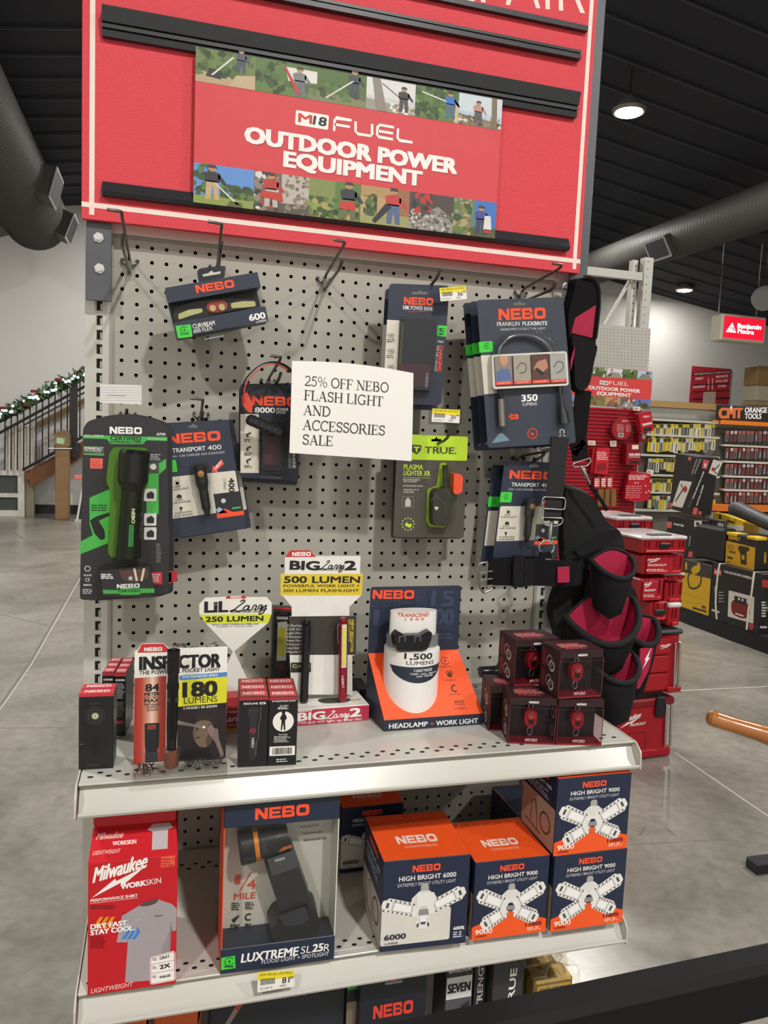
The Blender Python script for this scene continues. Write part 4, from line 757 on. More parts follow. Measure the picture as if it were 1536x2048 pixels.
# plasma lighter
PLp = [c6(*p) for p in ((600, 20), (962, 34), (940, 553), (580, 548))]
for k, (dx, dy, Y, lb) in enumerate(((-5, 2, -.055, 'dark lighter card directly behind the lime headed one'), (0, 0, -.085, 'grey card with a lime header and a small lighter, right of the paper notice'))):
    t, pl, a = card('lighter_card', lb, 'lighter', [(x + dx, y + dy) for x, y in PLp], Y, M('#4a463f', .55), .0012, .005)
    if k == 0: a.build('backing_card', t); continue
    a.px(pl, [c6(600, 20), c6(962, 34), c6(958, 158), c6(596, 150)], '#b9dc2c', 1, .004); tk = '#3b3b34'
    a.px(pl, [c6(672, 74), c6(724, 78), c6(722, 104), c6(700, 126), c6(674, 110)], tk, 2, .001); a.px(pl, [c6(684, 84), c6(716, 86), c6(715, 93), c6(704, 93), c6(702, 116), c6(694, 110), c6(694, 92), c6(684, 91)], '#b9dc2c', 3)
    a.T(pl, 'TRUE.', c6(740, 120), c6(902, 124), 14, tk, .02); slot(a, pl, c6(800, 52), 10)
    a.T(pl, 'PLASMA', c6(632, 202), c6(732, 204), 10.5, lime, .015); a.T(pl, 'LIGHTER XR', c6(631, 233), c6(768, 236), 10.5, lime, .015); a.ln(pl, [c6(630, 243), c6(768, 246)], 1, '#a8b84a', 2)
    for y, s_, xe in ((258, 'RECHARGEABLE', 716), (268, 'ARC LIGHTER', 700), (290, 'EXTENDABLE NECK', 732), (310, 'WINDPROOF UP', 712), (322, 'TO 80 MPH', 684)): a.T(pl, s_, c6(630, y), c6(xe, y + 1), 3.4, '#dcd8d0', .01)
    a.ln(pl, [c6(628, 341), c6(684, 342), c6(682, 396), c6(626, 395), c6(628, 341)], .8, '#8a867c', 2); a.px(pl, [c6(640, 362), c6(655, 344), c6(670, 362), c6(668, 392), c6(640, 392)], '#b9b7b0', 2, .002)
    for k_ in range(12): an = k_ * math.pi / 6; c = c6(655, 482); a.px(pl, [(c[0] + 11 * math.cos(an) + q * math.cos(an + 1.2), c[1] + 11 * math.sin(an) + q * math.sin(an + 1.2)) for q in (-2, 2)] + [(c[0] + 14 * math.cos(an), c[1] + 14 * math.sin(an))], lime, 2)
    a.px(pl, [c6(638, 488), c6(648, 470), c6(655, 480), c6(676, 482), c6(668, 500), c6(656, 498)], lime, 2); a.build('backing_card', t)
    blister(t, pl, [c6(*p) for p in ((818, 165), (850, 162), (862, 175), (858, 290), (875, 330), (862, 480), (840, 505), (760, 500), (744, 470), (750, 300), (800, 280), (812, 260))], .03, CLEAR('#f8fae8', .4, .06), .006, .93); a = MB(); a.px(pl, [c6(*p) for p in ((818, 168), (850, 165), (858, 290), (868, 330), (856, 480), (838, 500), (764, 496), (748, 468), (754, 302), (802, 284))], '#8fb02e', 2.6, .004); a.build('lime_tray', t, None, 'lime tray')
    fp = pl.off(.004); a = MB(); a.prism(fp, rnd([fp.uv(c6(*p)) for p in ((775, 300), (850, 285), (872, 330), (862, 470), (845, 492), (772, 485), (762, 460), (764, 330))], .004), 0, .018, M('#2e2c32', .35, 0, .5, 300), None, .93)
    fq = fp.off(.0185); a.ln(fq, [c6(785, 320), c6(850, 385), c6(850, 430)], 1.2, '#55525a', 1); a.ln(fq, [c6(770, 360), c6(806, 335)], 1.2, '#55525a', 1); a.px(fq, [c6(790, 392), c6(812, 393), c6(808, 405), c6(801, 411), c6(793, 404)], '#d8d8d8', 1); a.build('lighter_body', t)
    a = MB(); g = lambda x, y: fp.W(*fp.uv(c6(x, y)), .009); a.tube([g(838, 310), g(836, 200)], .0045, M('#4a4c50', .2, .7), 10); a.tube([g(836, 200), g(836, 178)], .005, blkg, 10); a.build('lighter_neck', t)
    a = MB(); a.prism(fp, rnd([fp.uv(c6(*p)) for p in ((872, 215), (915, 222), (922, 240), (918, 318), (888, 332), (868, 322))], .004), 0, .018, M('#e8502c', .4), None, .92); a.build('lighter_cap', t, None, 'orange cap')
# paper notice
NY = -.165
t = thing('paper_notice', 'white paper sale notice with serif lettering in the middle of the pegboard', 'notice', PY(704, 905, NY))
pl = Pl(PY(704, 820, NY), X, Zv); a = MB(); pm = M('#efece6', .75, 0, .02, 5)
tl, tr, br, bl_ = [V(pl.uv(c4(*p))) for p in ((65, 617), (690, 680), (673, 1132), (48, 1090))]; N_ = 12
rows = []
for j in range(N_ + 1):
    r_ = []
    for i in range(N_ + 1):
        x, y = i / N_, j / N_; p = (tl * (1 - x) + tr * x) * (1 - y) + (bl_ * (1 - x) + br * x) * y; sag = .006 * math.sin(math.pi * x) * (1 - y) ** 3
        r_.append(pl.W(p.x, p.y + sag, -.004 * math.sin(math.pi * x) - .008 * (1 - y) ** 2))
    rows.append(r_)
a.grid(rows, pm); a.grid([[p + Yv * .0004 for p in r_] for r_ in rows][::-1], pm)
SG = {}
def arc_(cx, cy, rx, ry, a0, a1, n=10): return [(cx + rx * math.cos(math.radians(a0 + (a1 - a0) * k / n)), cy + ry * math.sin(math.radians(a0 + (a1 - a0) * k / n))) for k in range(n + 1)]
k_, n_ = .115, .045
def ser(x, y, w=.26): return ([(x - w / 2, y), (x + w / 2, y)], .045)
SG['O'] = (.86, [(arc_(.43, .5, .36, .49, 60, 300, 16), .09), (arc_(.43, .5, .36, .49, -60, 60, 10), .09)])
SG['F'] = (.66, [([(.16, 0), (.16, 1)], k_), ser(.16, .01, .34), ser(.12, .99, .2), ([(.1, .98), (.6, .98)], n_), ([(.6, 1), (.6, .78)], n_), ([(.16, .52), (.46, .52)], n_), ([(.46, .64), (.46, .40)], n_)])
SG['E'] = (.72, SG['F'][1] + [([(.06, .02), (.62, .02)], n_), ([(.62, 0), (.66, .25)], n_)])
SG['L'] = (.68, [([(.16, 0), (.16, 1)], k_), ser(.16, .99, .34), ([(.04, .02), (.6, .02)], n_), ([(.6, 0), (.63, .27)], n_)])
SG['I'] = (.38, [([(.19, 0), (.19, 1)], k_), ser(.19, .99, .32), ser(.19, .01, .32)])
SG['H'] = (.88, [([(.17, 0), (.17, 1)], k_), ([(.71, 0), (.71, 1)], k_), ([(.17, .52), (.71, .52)], n_), ser(.17, .99, .3), ser(.17, .01, .3), ser(.71, .99, .3), ser(.71, .01, .3)])
SG['N'] = (.88, [([(.16, 0), (.16, 1)], n_), ([(.13, 1), (.73, 0)], k_), ([(.74, 0), (.74, 1)], n_), ser(.12, .99, .24), ser(.16, .01, .28), ser(.74, .99, .28)])
SG['T'] = (.74, [([(.37, 0), (.37, 1)], k_), ser(.37, .01, .34), ([(.04, .98), (.7, .98)], n_), ([(.05, 1), (.05, .76)], n_), ([(.69, 1), (.69, .76)], n_)])
SG['A'] = (.86, [([(.42, 1), (.12, 0)], n_), ([(.41, 1), (.72, 0)], k_), ([(.22, .34), (.6, .34)], n_), ser(.12, .01, .24), ser(.72, .01, .28)])
SG['B'] = (.78, [([(.17, 0), (.17, 1)], k_), ([(.04, .98), (.4, .98)], n_), ([(.04, .02), (.42, .02)], n_), ([(.17, .52), (.42, .52)], n_), (arc_(.38, .75, .2, .23, -90, 90), .09), (arc_(.4, .27, .26, .25, -90, 90), .1)])
SG['D'] = (.86, [([(.17, 0), (.17, 1)], k_), ([(.04, .98), (.36, .98)], n_), ([(.04, .02), (.36, .02)], n_), (arc_(.34, .5, .42, .48, -90, 90, 14), .095)])
SG['R'] = (.84, [([(.17, 0), (.17, 1)], k_), ([(.04, .98), (.4, .98)], n_), ser(.17, .01, .3), ([(.17, .48), (.4, .48)], n_), (arc_(.38, .73, .22, .25, -90, 90), .09), ([(.4, .48), (.74, .02)], .1), ser(.76, .01, .18)])
SG['S'] = (.64, [([(.54, .76)] + arc_(.31, .76, .22, .22, 10, 230) + arc_(.33, .27, .23, .25, 60, -170), .085), ([(.54, 1), (.54, .74)], n_), ([(.09, .0), (.09, .28)], n_)])
SG['C'] = (.78, [(arc_(.43, .5, .36, .49, 45, 320, 18), .085), ([(.71, 1), (.71, .72)], n_)])
SG['G'] = (.88, [(arc_(.43, .5, .36, .49, 45, 310, 18), .085), ([(.71, 1), (.71, .72)], n_), ([(.70, .05), (.70, .42)], k_), ser(.68, .42, .3)])
SG['2'] = (.62, [(arc_(.3, .7, .22, .27, 160, -40) + [(.06, .05)], .075), ([(.05, .04), (.56, .04)], .085), ([(.56, 0), (.58, .18)], n_)])
SG['5'] = (.62, [([(.54, .95), (.18, .95), (.13, .53)] + arc_(.27, .33, .25, .31, 110, -150), .07), ([(.18, .95), (.55, .95)], .09)])
SG['%'] = (1.0, [(arc_(.24, .73, .17, .25, 0, 360, 14), .05), (arc_(.76, .25, .17, .25, 0, 360, 14), .05), ([(.26, 0), (.76, 1)], n_)])
SG[' '] = (.32, [])
def serif(txt, p0, p1, h):
    A_, B_ = V(pl.uv(p0)), V(pl.uv(p1)); ex = (B_ - A_); ey = V((-ex.y, ex.x)).normalized() * (h * pl.mpp(p0)); tot = sum(SG[c][0] for c in txt); ux = ex / tot; x = 0
    for c in txt:
        for st_, w_ in SG[c][1]: b_.rib(pl, [tuple(A_ + ux * (x + q[0]) + ey * q[1]) for q in st_], w_ * 1.25 * ey.length, '#2a2826', 1)
        x += SG[c][0]
b_ = MB(); pl = pl.off(.0005)
for s_, p0, p1 in (('25% OFF NEBO', (128, 744), (562, 780)), ('FLASH LIGHT', (124, 818), (532, 851)), ('AND', (120, 894), (262, 905)), ('ACCESSORIES', (116, 970), (540, 1001)), ('SALE', (114, 1046), (274, 1056))): serif(s_, c4(*p0), c4(*p1), 20)
pa = Pl(PY(704, 820, NY), X, Zv); y_t, y_b = V(pl.uv(c4(378, 648))).y, V(pl.uv(c4(360, 1111))).y
xl_, xr_ = (tl.x + bl_.x) / 2, (tr.x + br.x) / 2
for i_, p in enumerate(b_.v):     # lay the lettering on the curled sheet
    x = (p.x - pa.o.x - xl_) / (xr_ - xl_); top_ = tl.y * (1 - x) + tr.y * x; bot_ = bl_.y * (1 - x) + br.y * x; y = (top_ - (p.z - pa.o.z)) / (top_ - bot_)
    b_.v[i_] = V((p.x, pa.o.y + .004 * math.sin(math.pi * x) + .008 * (1 - y) ** 2 - .0006, p.z))
base = len(a.v); a.v += b_.v; mi_ = [a.mat(m) for m in b_.mats]
for f_, m_, s_ in zip(b_.f, b_.mi, b_.sm): a.f.append([base + k for k in f_]); a.mi.append(mi_[m_]); a.sm.append(s_)
a.build('paper_sheet', t)
# price labels
def tagcard(name, label, q, Y, num=None, sup=None, holder=None):
    o = [PY(*p, Y) for p in (holder or q)]; c = sum(o, V()) / 4; t = thing(name, label, 'price label', c); pl = Pl(c, X, Zv)
    if holder: a = MB(); a.prism(pl, rnd([pl.uv(p) for p in holder], .002), -.002, -.0004, CLEAR('#e2e2dc', .4, .1)); a.build('clear_holder', t)
    a = MB(); a.prism(pl, rnd([pl.uv(p) for p in q], .002), -.0004, 0, M('#ece8e0', .6)); price(a, pl, q, num, sup); a.build('paper_label', t)
tagcard('price_label', 'yellow and white price label reading 36 on the tall power bank hook', [c4(*p) for p in ((816, 246), (950, 235), (957, 302), (822, 314))], -.128, '36', '99')
tagcard('price_label', 'yellow and white price label reading 20 in a clear holder above the plasma lighter', [c4(*p) for p in ((780, 862), (922, 870), (918, 938), (776, 930))], -.11, '20', '99', [c4(*p) for p in ((765, 854), (934, 866), (928, 948), (762, 944))])
tagcard('price_label', 'yellow and white price label reading 81 on the edge of the lower shelf', [d4(*p) for p in ((1030, 1110), (1230, 1098), (1232, 1186), (1028, 1220))], -.404, '81', '49')
pl = Pl(PY(240, 790, -.135), X, Zv); a = MB(); q = [c3(*p) for p in ((185, 1070), (440, 1076), (440, 1196), (182, 1184))]
a.prism(pl, [pl.uv(p) for p in q], -.0015, 0, M('#d9d8d4', .3))
for y in (1088, 1104, 1120, 1136, 1152, 1168): a.ln(pl, [c3(184, y), c3(440, y + 5)], 1.2, '#c2c1bc', 1)
a.ln(pl, [c3(230, 1138), c3(340, 1140)], 1.4, '#8c8b88', 2)
tag(a.build('label_holder', None, pl.o), 'blank white plastic label holder above the green certified flashlight pack', 'label holder')
# ---------------------------------------------------------------- boxes and displays standing on the shelves
def shelf_box(name, label, cat, z, bl, br, tl, depth, m, sides=None, group=None, ch=.0008, yaw=None, Y=None, sub='carton'):
    "a carton: front bottom corners bl, br (photo) on the plane z, front top left tl; returns thing, mesh, faces"
    P0, P1 = PZ(*bl, z), PZ(*br, z)
    if Y is not None: P0, P1 = PY(*bl, Y), PY(*br, Y); P0.z = P1.z = z
    u = P1 - P0
    if yaw is not None:
        u = V((math.cos(yaw), math.sin(yaw), 0)); fp = Pl(P0, u, Zv); q = fp.uv(br); W_ = q[0]; u = u * W_
    W_ = u.length; u = u.normalized(); fr = Pl(P0, u, Zv); H_ = fr.uv(tl)[1]
    t = thing(name, label, cat, P0 + u * W_ / 2 - fr.n * depth / 2, group); a = MB()
    e = .0004; a.obox(P0 + Zv * e, u, Zv, fr.n, (0, W_), (0, H_ - e), (-depth, 0), m, ch)
    top = Pl(P0 + Zv * H_, u, -fr.n); left = Pl(P0 - fr.n * depth, fr.n, Zv); right = Pl(P0 + u * W_, -fr.n, Zv)
    return t, a, dict(f=fr, t=top, l=left, r=right, W=W_, H=H_, D=depth, P=P0, u=u)
def face(a, pl, W_, H_, m, l=.6, e=.0008): a.flat(pl, [(e, e), (W_ - e, e), (W_ - e, H_ - e), (e, H_ - e)], m, l)
def uvpx(pl, a, b):
    "photo pixel of a plane point"
    d = pl.W(a, b) - CO; z_ = d.dot(CF); return (768 + FPX * d.dot(CR) / z_, 1024 + FPX * d.dot(CD) / z_)
class BoxUV:
    "places print on a face in fractions of its width and height"
    def __init__(s, a, pl, W_, H_): s.a, s.pl, s.W, s.H = a, pl, W_, H_
    def p(s, x, y): return uvpx(s.pl, x * s.W, y * s.H)
    def T(s, t, x0, x1, y, h, m, w=0, it=0, l=2):
        s.a.T(s.pl, t, s.p(x0, y), s.p(x1, y), h * s.H / s.pl.mpp(s.p(x0, y)), m, w, it, l)
    def poly(s, pts, m, l=1, r=0): q = [(x * s.W, y * s.H) for x, y in pts]; s.a.flat(s.pl, rnd(q, r) if r else q, m, l)
    def rect(s, x0, y0, x1, y1, m, l=1, r=0): s.poly([(x0, y0), (x1, y0), (x1, y1), (x0, y1)], m, l, r)
    def ln(s, pts, wd, m, l=1): s.a.rib(s.pl, [(x * s.W, y * s.H) for x, y in pts], wd * s.W, m, l)
    def nebo(s, x0, x1, y, h, m='#f4502a', l=2):
        p0, p1 = s.p(x0, y), s.p(x1, y); k = s.pl.mpp(p0); nebo(s.a, s.pl, p0, p1, h * s.H / k, m, l)
    def lines(s, x0, y0, x1, y1, rows, h, m, l=2, seed=1):
        rr = random.Random(seed)
        for i in range(rows):
            y = y1 - (y1 - y0) * (i + .5) / rows; x = x0; xe = x0 + (x1 - x0) * rr.uniform(.7, 1)
            while x < xe: x2 = min(x + rr.uniform(.04, .12), xe); s.rect(x, y - h / 2, x2, y + h / 2, m, l); x = x2 + .02
    def disc(s, x, y, r, m, l=1, n=20): s.a.flat(s.pl, circ(x * s.W, y * s.H, r * s.W, n), m, l)
    def ring(s, x, y, r, w, m, l=1, n=22, a0=0, a1=2 * math.pi):
        pts = circ(x * s.W, y * s.H, r * s.W, n, None, a0, a1); pts += [pts[0]] if a1 - a0 > 6.28 else []; s.a.rib(s.pl, pts, w * s.W, m, l)
def F(a, B, k='f'):
    return BoxUV(a, B[k], B['W'] if k in 'ft' else B['D'], B['H'] if k in 'flr' else B['D'])
cblack = M('#17171a', .35, 0, .05); redtop = M('#c0303a', .4); txtw = '#e9e6e0'
# slim light boxes, front left
for k in (1, 0):
    t, a, B = shelf_box('slim_light_box', ('front black slim light carton with a red top, left end of upper shelf', 'second slim light carton right behind the front one at the left shelf end')[k], 'flashlight box', S1,
                        (157, 1541), (226.5, 1537), (157, 1389), .022, cblack)
    if k:
        mvv = -B['f'].n * .024; a.v = [p + mvv for p in a.v]; t.location += mvv; t['org'] = tuple(V(t['org']) + mvv)
        for kk in 'ftlr': B[kk] = Pl(B[kk].o + mvv, B[kk].u, B[kk].v)
    g = F(a, B, 't'); g.rect(.01, .02, .99, .98, '#d13a42', .6); g.nebo(.14, .86, .3, .42, '#f0d8d4')
    g = F(a, B); g.rect(.0, .965, 1, 1, '#c0303a', .6); g.ring(.47, .71, .27, .05, '#26272b', 1); g.ring(.47, .71, .2, .03, '#3a3b40', 1); g.disc(.47, .71, .13, '#55564e', 1); g.disc(.47, .71, .085, '#c9cb9c', 2); g.disc(.47, .71, .04, '#8a9a62', 3)
    g.T('SLIM+', .3, .66, .86, .03, '#3c3d44', .02); g.T('NEBO', .2, .21, .2, .01, '#222328'); g.ln([(.09, .05), (.09, .95)], .012, '#2c2d33'); g.ln([(.9, .05), (.9, .95)], .01, '#2c2d33'); g.rect(.04, .34, .12, .352, '#5a5b60', 2); g.rect(.3, .06, .62, .07, '#3f4046', 2)
    vs, fs = glyphs('NEBO', .03); a.add([g.pl.W((.4 + y * .16) * g.W, (.44 - x * .28) * g.H, L1 * 2) for x, y in vs], fs, '#0c0c0e')
    a.build('carton', t)
# six small red topped boxes behind
def small_boxes(bl, mid, br, tl, backdepth, rows, labels, group, deco, Wd):
    P0, P1 = PZ(*bl, S1), PZ(*br, S1); u = (P1 - P0); u.z = 0
    wd = u.length / 2; u = u.normalized(); n_ = u.cross(Zv); dd = backdepth / rows
    for r_ in range(rows - 1, -1, -1):
        for c_ in range(2):
            p = P0 + u * (wd * c_ + .0003) - n_ * (dd * r_); fr = Pl(p, u, Zv); H_ = Pl(P0, u, Zv).uv(tl)[1] - (.0012 if c_ else 0)
            t = thing('flashlight_box', labels[r_ * 2 + c_], 'flashlight box', p + u * wd / 2 - n_ * dd / 2); a = MB()
            a.obox(p + Zv * .0004, u, Zv, n_, (0, wd - .0006), (0, H_), (-dd + .0006, 0), cblack, .0006)
            B = dict(f=fr, t=Pl(p + Zv * (H_ + .0004), u, -n_), l=Pl(p - n_ * dd, n_, Zv), r=Pl(p + u * (wd - .0006), -n_, Zv), W=wd, H=H_, D=dd)
            g = F(a, B, 't'); g.rect(.03, .03, .95, .95, '#b4343c', .6); g.nebo(.12, .86, .28, .44, '#e8b8b4'); deco(a, B, c_, r_)
            g = F(a, B); g.rect(0, .955, .98, .997, '#a82c34', .6)
            a.build('carton', t)
def deco_back(a, B, c, r):
    g = F(a, B); g.T('SLYDE KING', .12, .88, .88, .03, txtw, .02); g.lines(.15, .6, .9, .85, 8, .012, '#b9b9b4', 2, c + 3); g.lines(.15, .3, .9, .55, 8, .012, '#8a8a88', 2, c + 9); g.rect(.2, .2, .8, .25, '#b8343a', 2)
nm = ['front', 'middle', 'rear']
small_boxes((203, 1473), None, (251, 1472), (172.5, 1346), .085, 3, [f'{nm[r]} small red topped carton of the {"left" if c == 0 else "right"} row behind the slim light boxes' for r in range(3) for c in range(2)], None, deco_back, 0)
def deco_redline(a, B, c, r):
    g = F(a, B); m = txtw
    if c == 0:
        g.T('REDLINE', .14, .62, .895, .026, m, .03, .2); g.rect(.68, .893, .88, .925, m, 2, .001); g.T('6X', .72, .84, .898, .022, '#1a1a1c', .03, 0, 3)
        g.poly([(.3, .86), (.66, .86), (.66, .72), (.6, .66), (.6, .2), (.55, .1), (.4, .1), (.36, .2), (.36, .66), (.3, .72)], '#26272b', 1, .002); g.rect(.32, .80, .64, .82, '#3a3b40', 2); g.ring(.47, .52, .09, .03, '#9a2c34', 2); g.T('N', .43, .51, .505, .03, '#b8343a', .03)
        vs, fs = glyphs('NEBO', .02); a.add([g.pl.W((.44 + y * .09) * g.W, (.42 - x * .14) * g.H, L1 * 3) for x, y in vs], fs, '#c9c9c9')
        g.ln([(.72, .86), (.73, .7), (.67, .62), (.66, .4), (.6, .36), (.6, .16)], .015, '#77777c', 2)
    else:
        g.T('6X ADJUSTABLE ZOOM', .1, .9, .93, .022, m, .02); g.T('Spotlight', .36, .66, .865, .02, m, .01); g.lines(.3, .82, .72, .855, 2, .01, m, 2)
        g.disc(.5, .645, .36, '#ece9e2', 1, 28)
        g.poly([(.42, .52), (.46, .52), (.5, .62), (.53, .52), (.58, .52), (.56, .66), (.62, .69), (.58, .745), (.52, .755), (.44, .745), (.38, .69), (.44, .66)], '#151515', 2); g.disc(.5, .772, .06, '#151515', 2); g.rect(.42, .78, .57, .79, '#151515', 3)
        g.T('Flood Light', .36, .66, .45, .018, m, .01); g.lines(.2, .34, .82, .44, 5, .010, '#c9c9c4', 2); g.rect(.06, .15, .93, .285, '#ece9e2', 1, .001)
        rr = random.Random(2); x = .16
        while x < .84: w_ = rr.choice((.012, .02, .03)); g.rect(x, .17, x + w_, .265, '#1c1c1c', 2); x += w_ + rr.choice((.012, .02))
        g.lines(.3, .05, .76, .11, 2, .012, m, 2)
small_boxes((475, 1535.5), None, (592.5, 1530), (478.5, 1394.6), .088, 3, [f'{nm[r]} {("left flashlight carton, torch printed on black" if c == 0 else "right flashlight carton, white round silhouette printed")}, of the six red topped ones' for r in range(3) for c in range(2)], None, deco_redline, 0)
# inspector display
P0, P1 = PZ(*c7(388, 1120), S1), PZ(*c7(958, 1075), S1)
u = (P1 - P0); u.z = 0; ip = Pl(P0, u, Zv); IW = u.length
t = thing('pen_light_display', 'white, red and yellow pocket light counter card on a clear base', 'display stand', P0 + u / 2)
a = MB(); q = [c7(*p) for p in ((389, 1110), (398, 408), (414, 404), (440, 362), (575, 360), (610, 392), (968, 380), (955, 1062))]
a.prism(ip, [ip.uv(p) for p in q], -.0025, 0, M('#e9e6de', .5))
a.px(ip, [c7(416, 410), c7(442, 362), c7(574, 360), c7(610, 398), c7(608, 412), c7(416, 416)], '#c23236', 1); nebo(a, ip, c7(456, 407), c7(566, 404), 7.5, wt)
a.T(ip, 'INSPECTOR', c7(424, 524), c7(926, 502), 27, '#16161a', .04, 0); a.T(ip, 'THE POWERFUL POCKET LIGHT', c7(425, 552), c7(922, 526), 8, '#2a2a2c', .012)
def beam_mat():
    m = bpy.data.materials.new('printed_light_beam'); m.use_nodes = True; nt = m.node_tree; b = nt.nodes['Principled BSDF']; tc = nt.nodes.new('ShaderNodeTexCoord')
    sx = nt.nodes.new('ShaderNodeSeparateXYZ'); rp = nt.nodes.new('ShaderNodeValToRGB'); nt.links.new(tc.outputs['Generated'], sx.inputs[0]); nt.links.new(sx.outputs['X'], rp.inputs[0])
    e = rp.color_ramp.elements; e[0].color = rgb('#a83028'); e[1].color = rgb('#a83028'); e[0].position = .02; e[1].position = .36
    for p_, c_ in ((.08, '#bb4636'), (.165, '#d8a890'), (.19, '#e6cdb8'), (.215, '#d8a890'), (.28, '#bb4636')): x = e.new(p_); x.color = rgb(c_)
    nt.links.new(rp.outputs[0], b.inputs['Base Color']); b.inputs['Roughness'].default_value = .45; return m
a.px(ip, [c7(397, 572), c7(592, 558), c7(586, 1080), c7(389, 1105)], beam_mat(), 1)
a.T(ip, '84', c7(462, 655), c7(548, 650), 15, '#1b1b1d', .03); a.T(ip, 'METER', c7(458, 683), c7(550, 676), 7, '#1b1b1d', .03); a.T(ip, '(276 FEET)', c7(456, 698), c7(550, 692), 3.6, '#3b1b1d', .01); a.T(ip, 'MAX', c7(457, 724), c7(549, 718), 7.5, '#1b1b1d', .03)
for y, s_ in ((742, 'DISTANCE'), (758, 'IN SPOT'), (775, 'ZOOM')): a.T(ip, s_, c7(458 if y < 750 else 470, y), c7(549 if y < 750 else 540, y - 4), 4.2, '#1b1b1d', .02)
a.px(ip, [c7(458, 850), c7(550, 846), c7(546, 990), c7(536, 1010), c7(540, 1085), c7(462, 1092), c7(464, 1014), c7(460, 994)], '#232428', 2, .002); a.px(ip, [c7(474, 858), c7(528, 856), c7(526, 886), c7(476, 888)], '#8a3a34', 3)
for k in range(4): a.px(ip, [c7(456, 1032 + k * 14), c7(546, 1028 + k * 14), c7(546, 1034 + k * 14), c7(456, 1038 + k * 14)], '#4a4a4e', 3)
a.px(ip, [c7(672, 556), c7(966, 534), c7(965, 562), c7(671, 586)], '#4d86c4', 1); a.T(ip, 'WATERPROOF (IP67)', c7(690, 574), c7(906, 560), 5, wt, .02)
a.px(ip, [c7(671, 586), c7(965, 562), c7(962, 722), c7(664, 748)], '#d9d62c', 1); a.T(ip, '180', c7(690, 692), c7(906, 678), 30, '#1b1b1d', .045); a.T(ip, 'LUMENS', c7(700, 730), c7(904, 716), 12, '#2a2a26', 0)
a.px(ip, [c7(664, 748), c7(962, 722), c7(960, 752), c7(662, 778)], '#1c1a1c', 1); a.T(ip, '3 MODES / 3X ZOOM', c7(696, 766), c7(902, 750), 5, wt, .02)
a.px(ip, [c7(662, 778), c7(960, 752), c7(956, 1062), c7(655, 1085)], '#282224', 1)
a.px(ip, smooth([c7(*p) for p in ((765, 860), (790, 815), (850, 805), (892, 845), (886, 925), (850, 980), (812, 1002), (772, 965), (756, 915))], 4, True), '#74604f', 2); a.px(ip, smooth([c7(*p) for p in ((762, 850), (782, 802), (840, 786), (898, 818), (902, 880), (880, 870), (860, 836), (800, 832))], 4, True), '#2c2522', 3)
a.px(ip, smooth([c7(*p) for p in ((845, 860), (890, 850), (893, 920), (850, 985), (832, 960), (850, 910))], 3, True), '#54443b', 2.5); a.px(ip, [c7(770, 935), c7(800, 932), c7(798, 940), c7(772, 943)], '#40302a', 3)
a.px(ip, [c7(842, 870), c7(880, 850), c7(908, 880), c7(914, 940), c7(946, 1040), c7(930, 1062), c7(890, 960), c7(850, 910)], '#857069', 3, .003); a.px(ip, [c7(660, 830), c7(820, 868), c7(820, 878), c7(660, 856)], '#7a736c', 2.4); a.disc(ip, c7(822, 872), 2.5, '#f3efe6', 4); a.px(ip, [c7(660, 1082), c7(700, 1020), c7(780, 990), c7(850, 1000), c7(880, 1066)], '#171416', 2); a.px(ip, [c7(772, 880), c7(790, 880), c7(790, 888), c7(772, 888)], '#2b2220', 4)
a.build('printed_card', t)
a = MB(); q0 = [PZ(*c7(*p), S1 + .012) for p in ((388, 1092), (966, 1046), (968, 1128), (388, 1176))]; fl = sum((q0[2] - q0[3], q0[1] - q0[0]), V()) / 2
a.add([p for p in q0] + [V((p.x, p.y, S1 + .0005)) for p in q0], [(0, 1, 2, 3), (7, 6, 5, 4), (0, 3, 7, 4), (1, 0, 4, 5), (2, 1, 5, 6), (3, 2, 6, 7)], CLEAR('#f4f4f2', .5, .04)); bp = Pl(q0[3] + Zv * .0002, q0[2] - q0[3], q0[0] - q0[3]); a.T(bp, 'TRY', c7(404, 1130), c7(524, 1120), 9, '#2a2628', .03, 0, 1); a.T(bp, 'ME!', c7(408, 1152), c7(516, 1143), 8, '#2a2628', .03, 0, 1)
a.T(bp, '180 LUMEN', c7(700, 1096), c7(930, 1080), 6.5, '#2a2628', .01, .2, 1); a.T(bp, 'WATERPROOF', c7(704, 1108), c7(934, 1092), 5, '#2a2628', .03, .2, 1); a.T(bp, 'POCKET LIGHT', c7(700, 1124), c7(930, 1106), 6, '#2a2628', 0, .2, 1); a.build('clear_base', t)
pb = PZ(*c7(622, 1120), S1 + .0125); pp = Pl(pb, ip.u, Zv); ptop = pp.W(*pp.uv(c7(636, 482))); ax = (ptop - pb).normalized(); PL = (ptop - pb).length; k = pp.mpp(c7(630, 800)) / 3.072
a = MB(); a.lathe(pb, Zv, [(0, 46 * k), (.030, 46 * k), (.030, 43 * k), (.002, 43 * k)], CLEAR('#f0f0ee', .9, .04), 20); a.lathe(pb, Zv, [(.001, 34 * k), (.004, 40 * k), (.026, 40 * k), (.027, 32 * k)], M('#b8623c', .25, .7), 18); a.build('holder_cup', t, None, 'clear cup with a copper ring')
t2 = thing('pen_light', 'black pen light standing in the clear cup before the pocket light counter card', 'flashlight', pb)
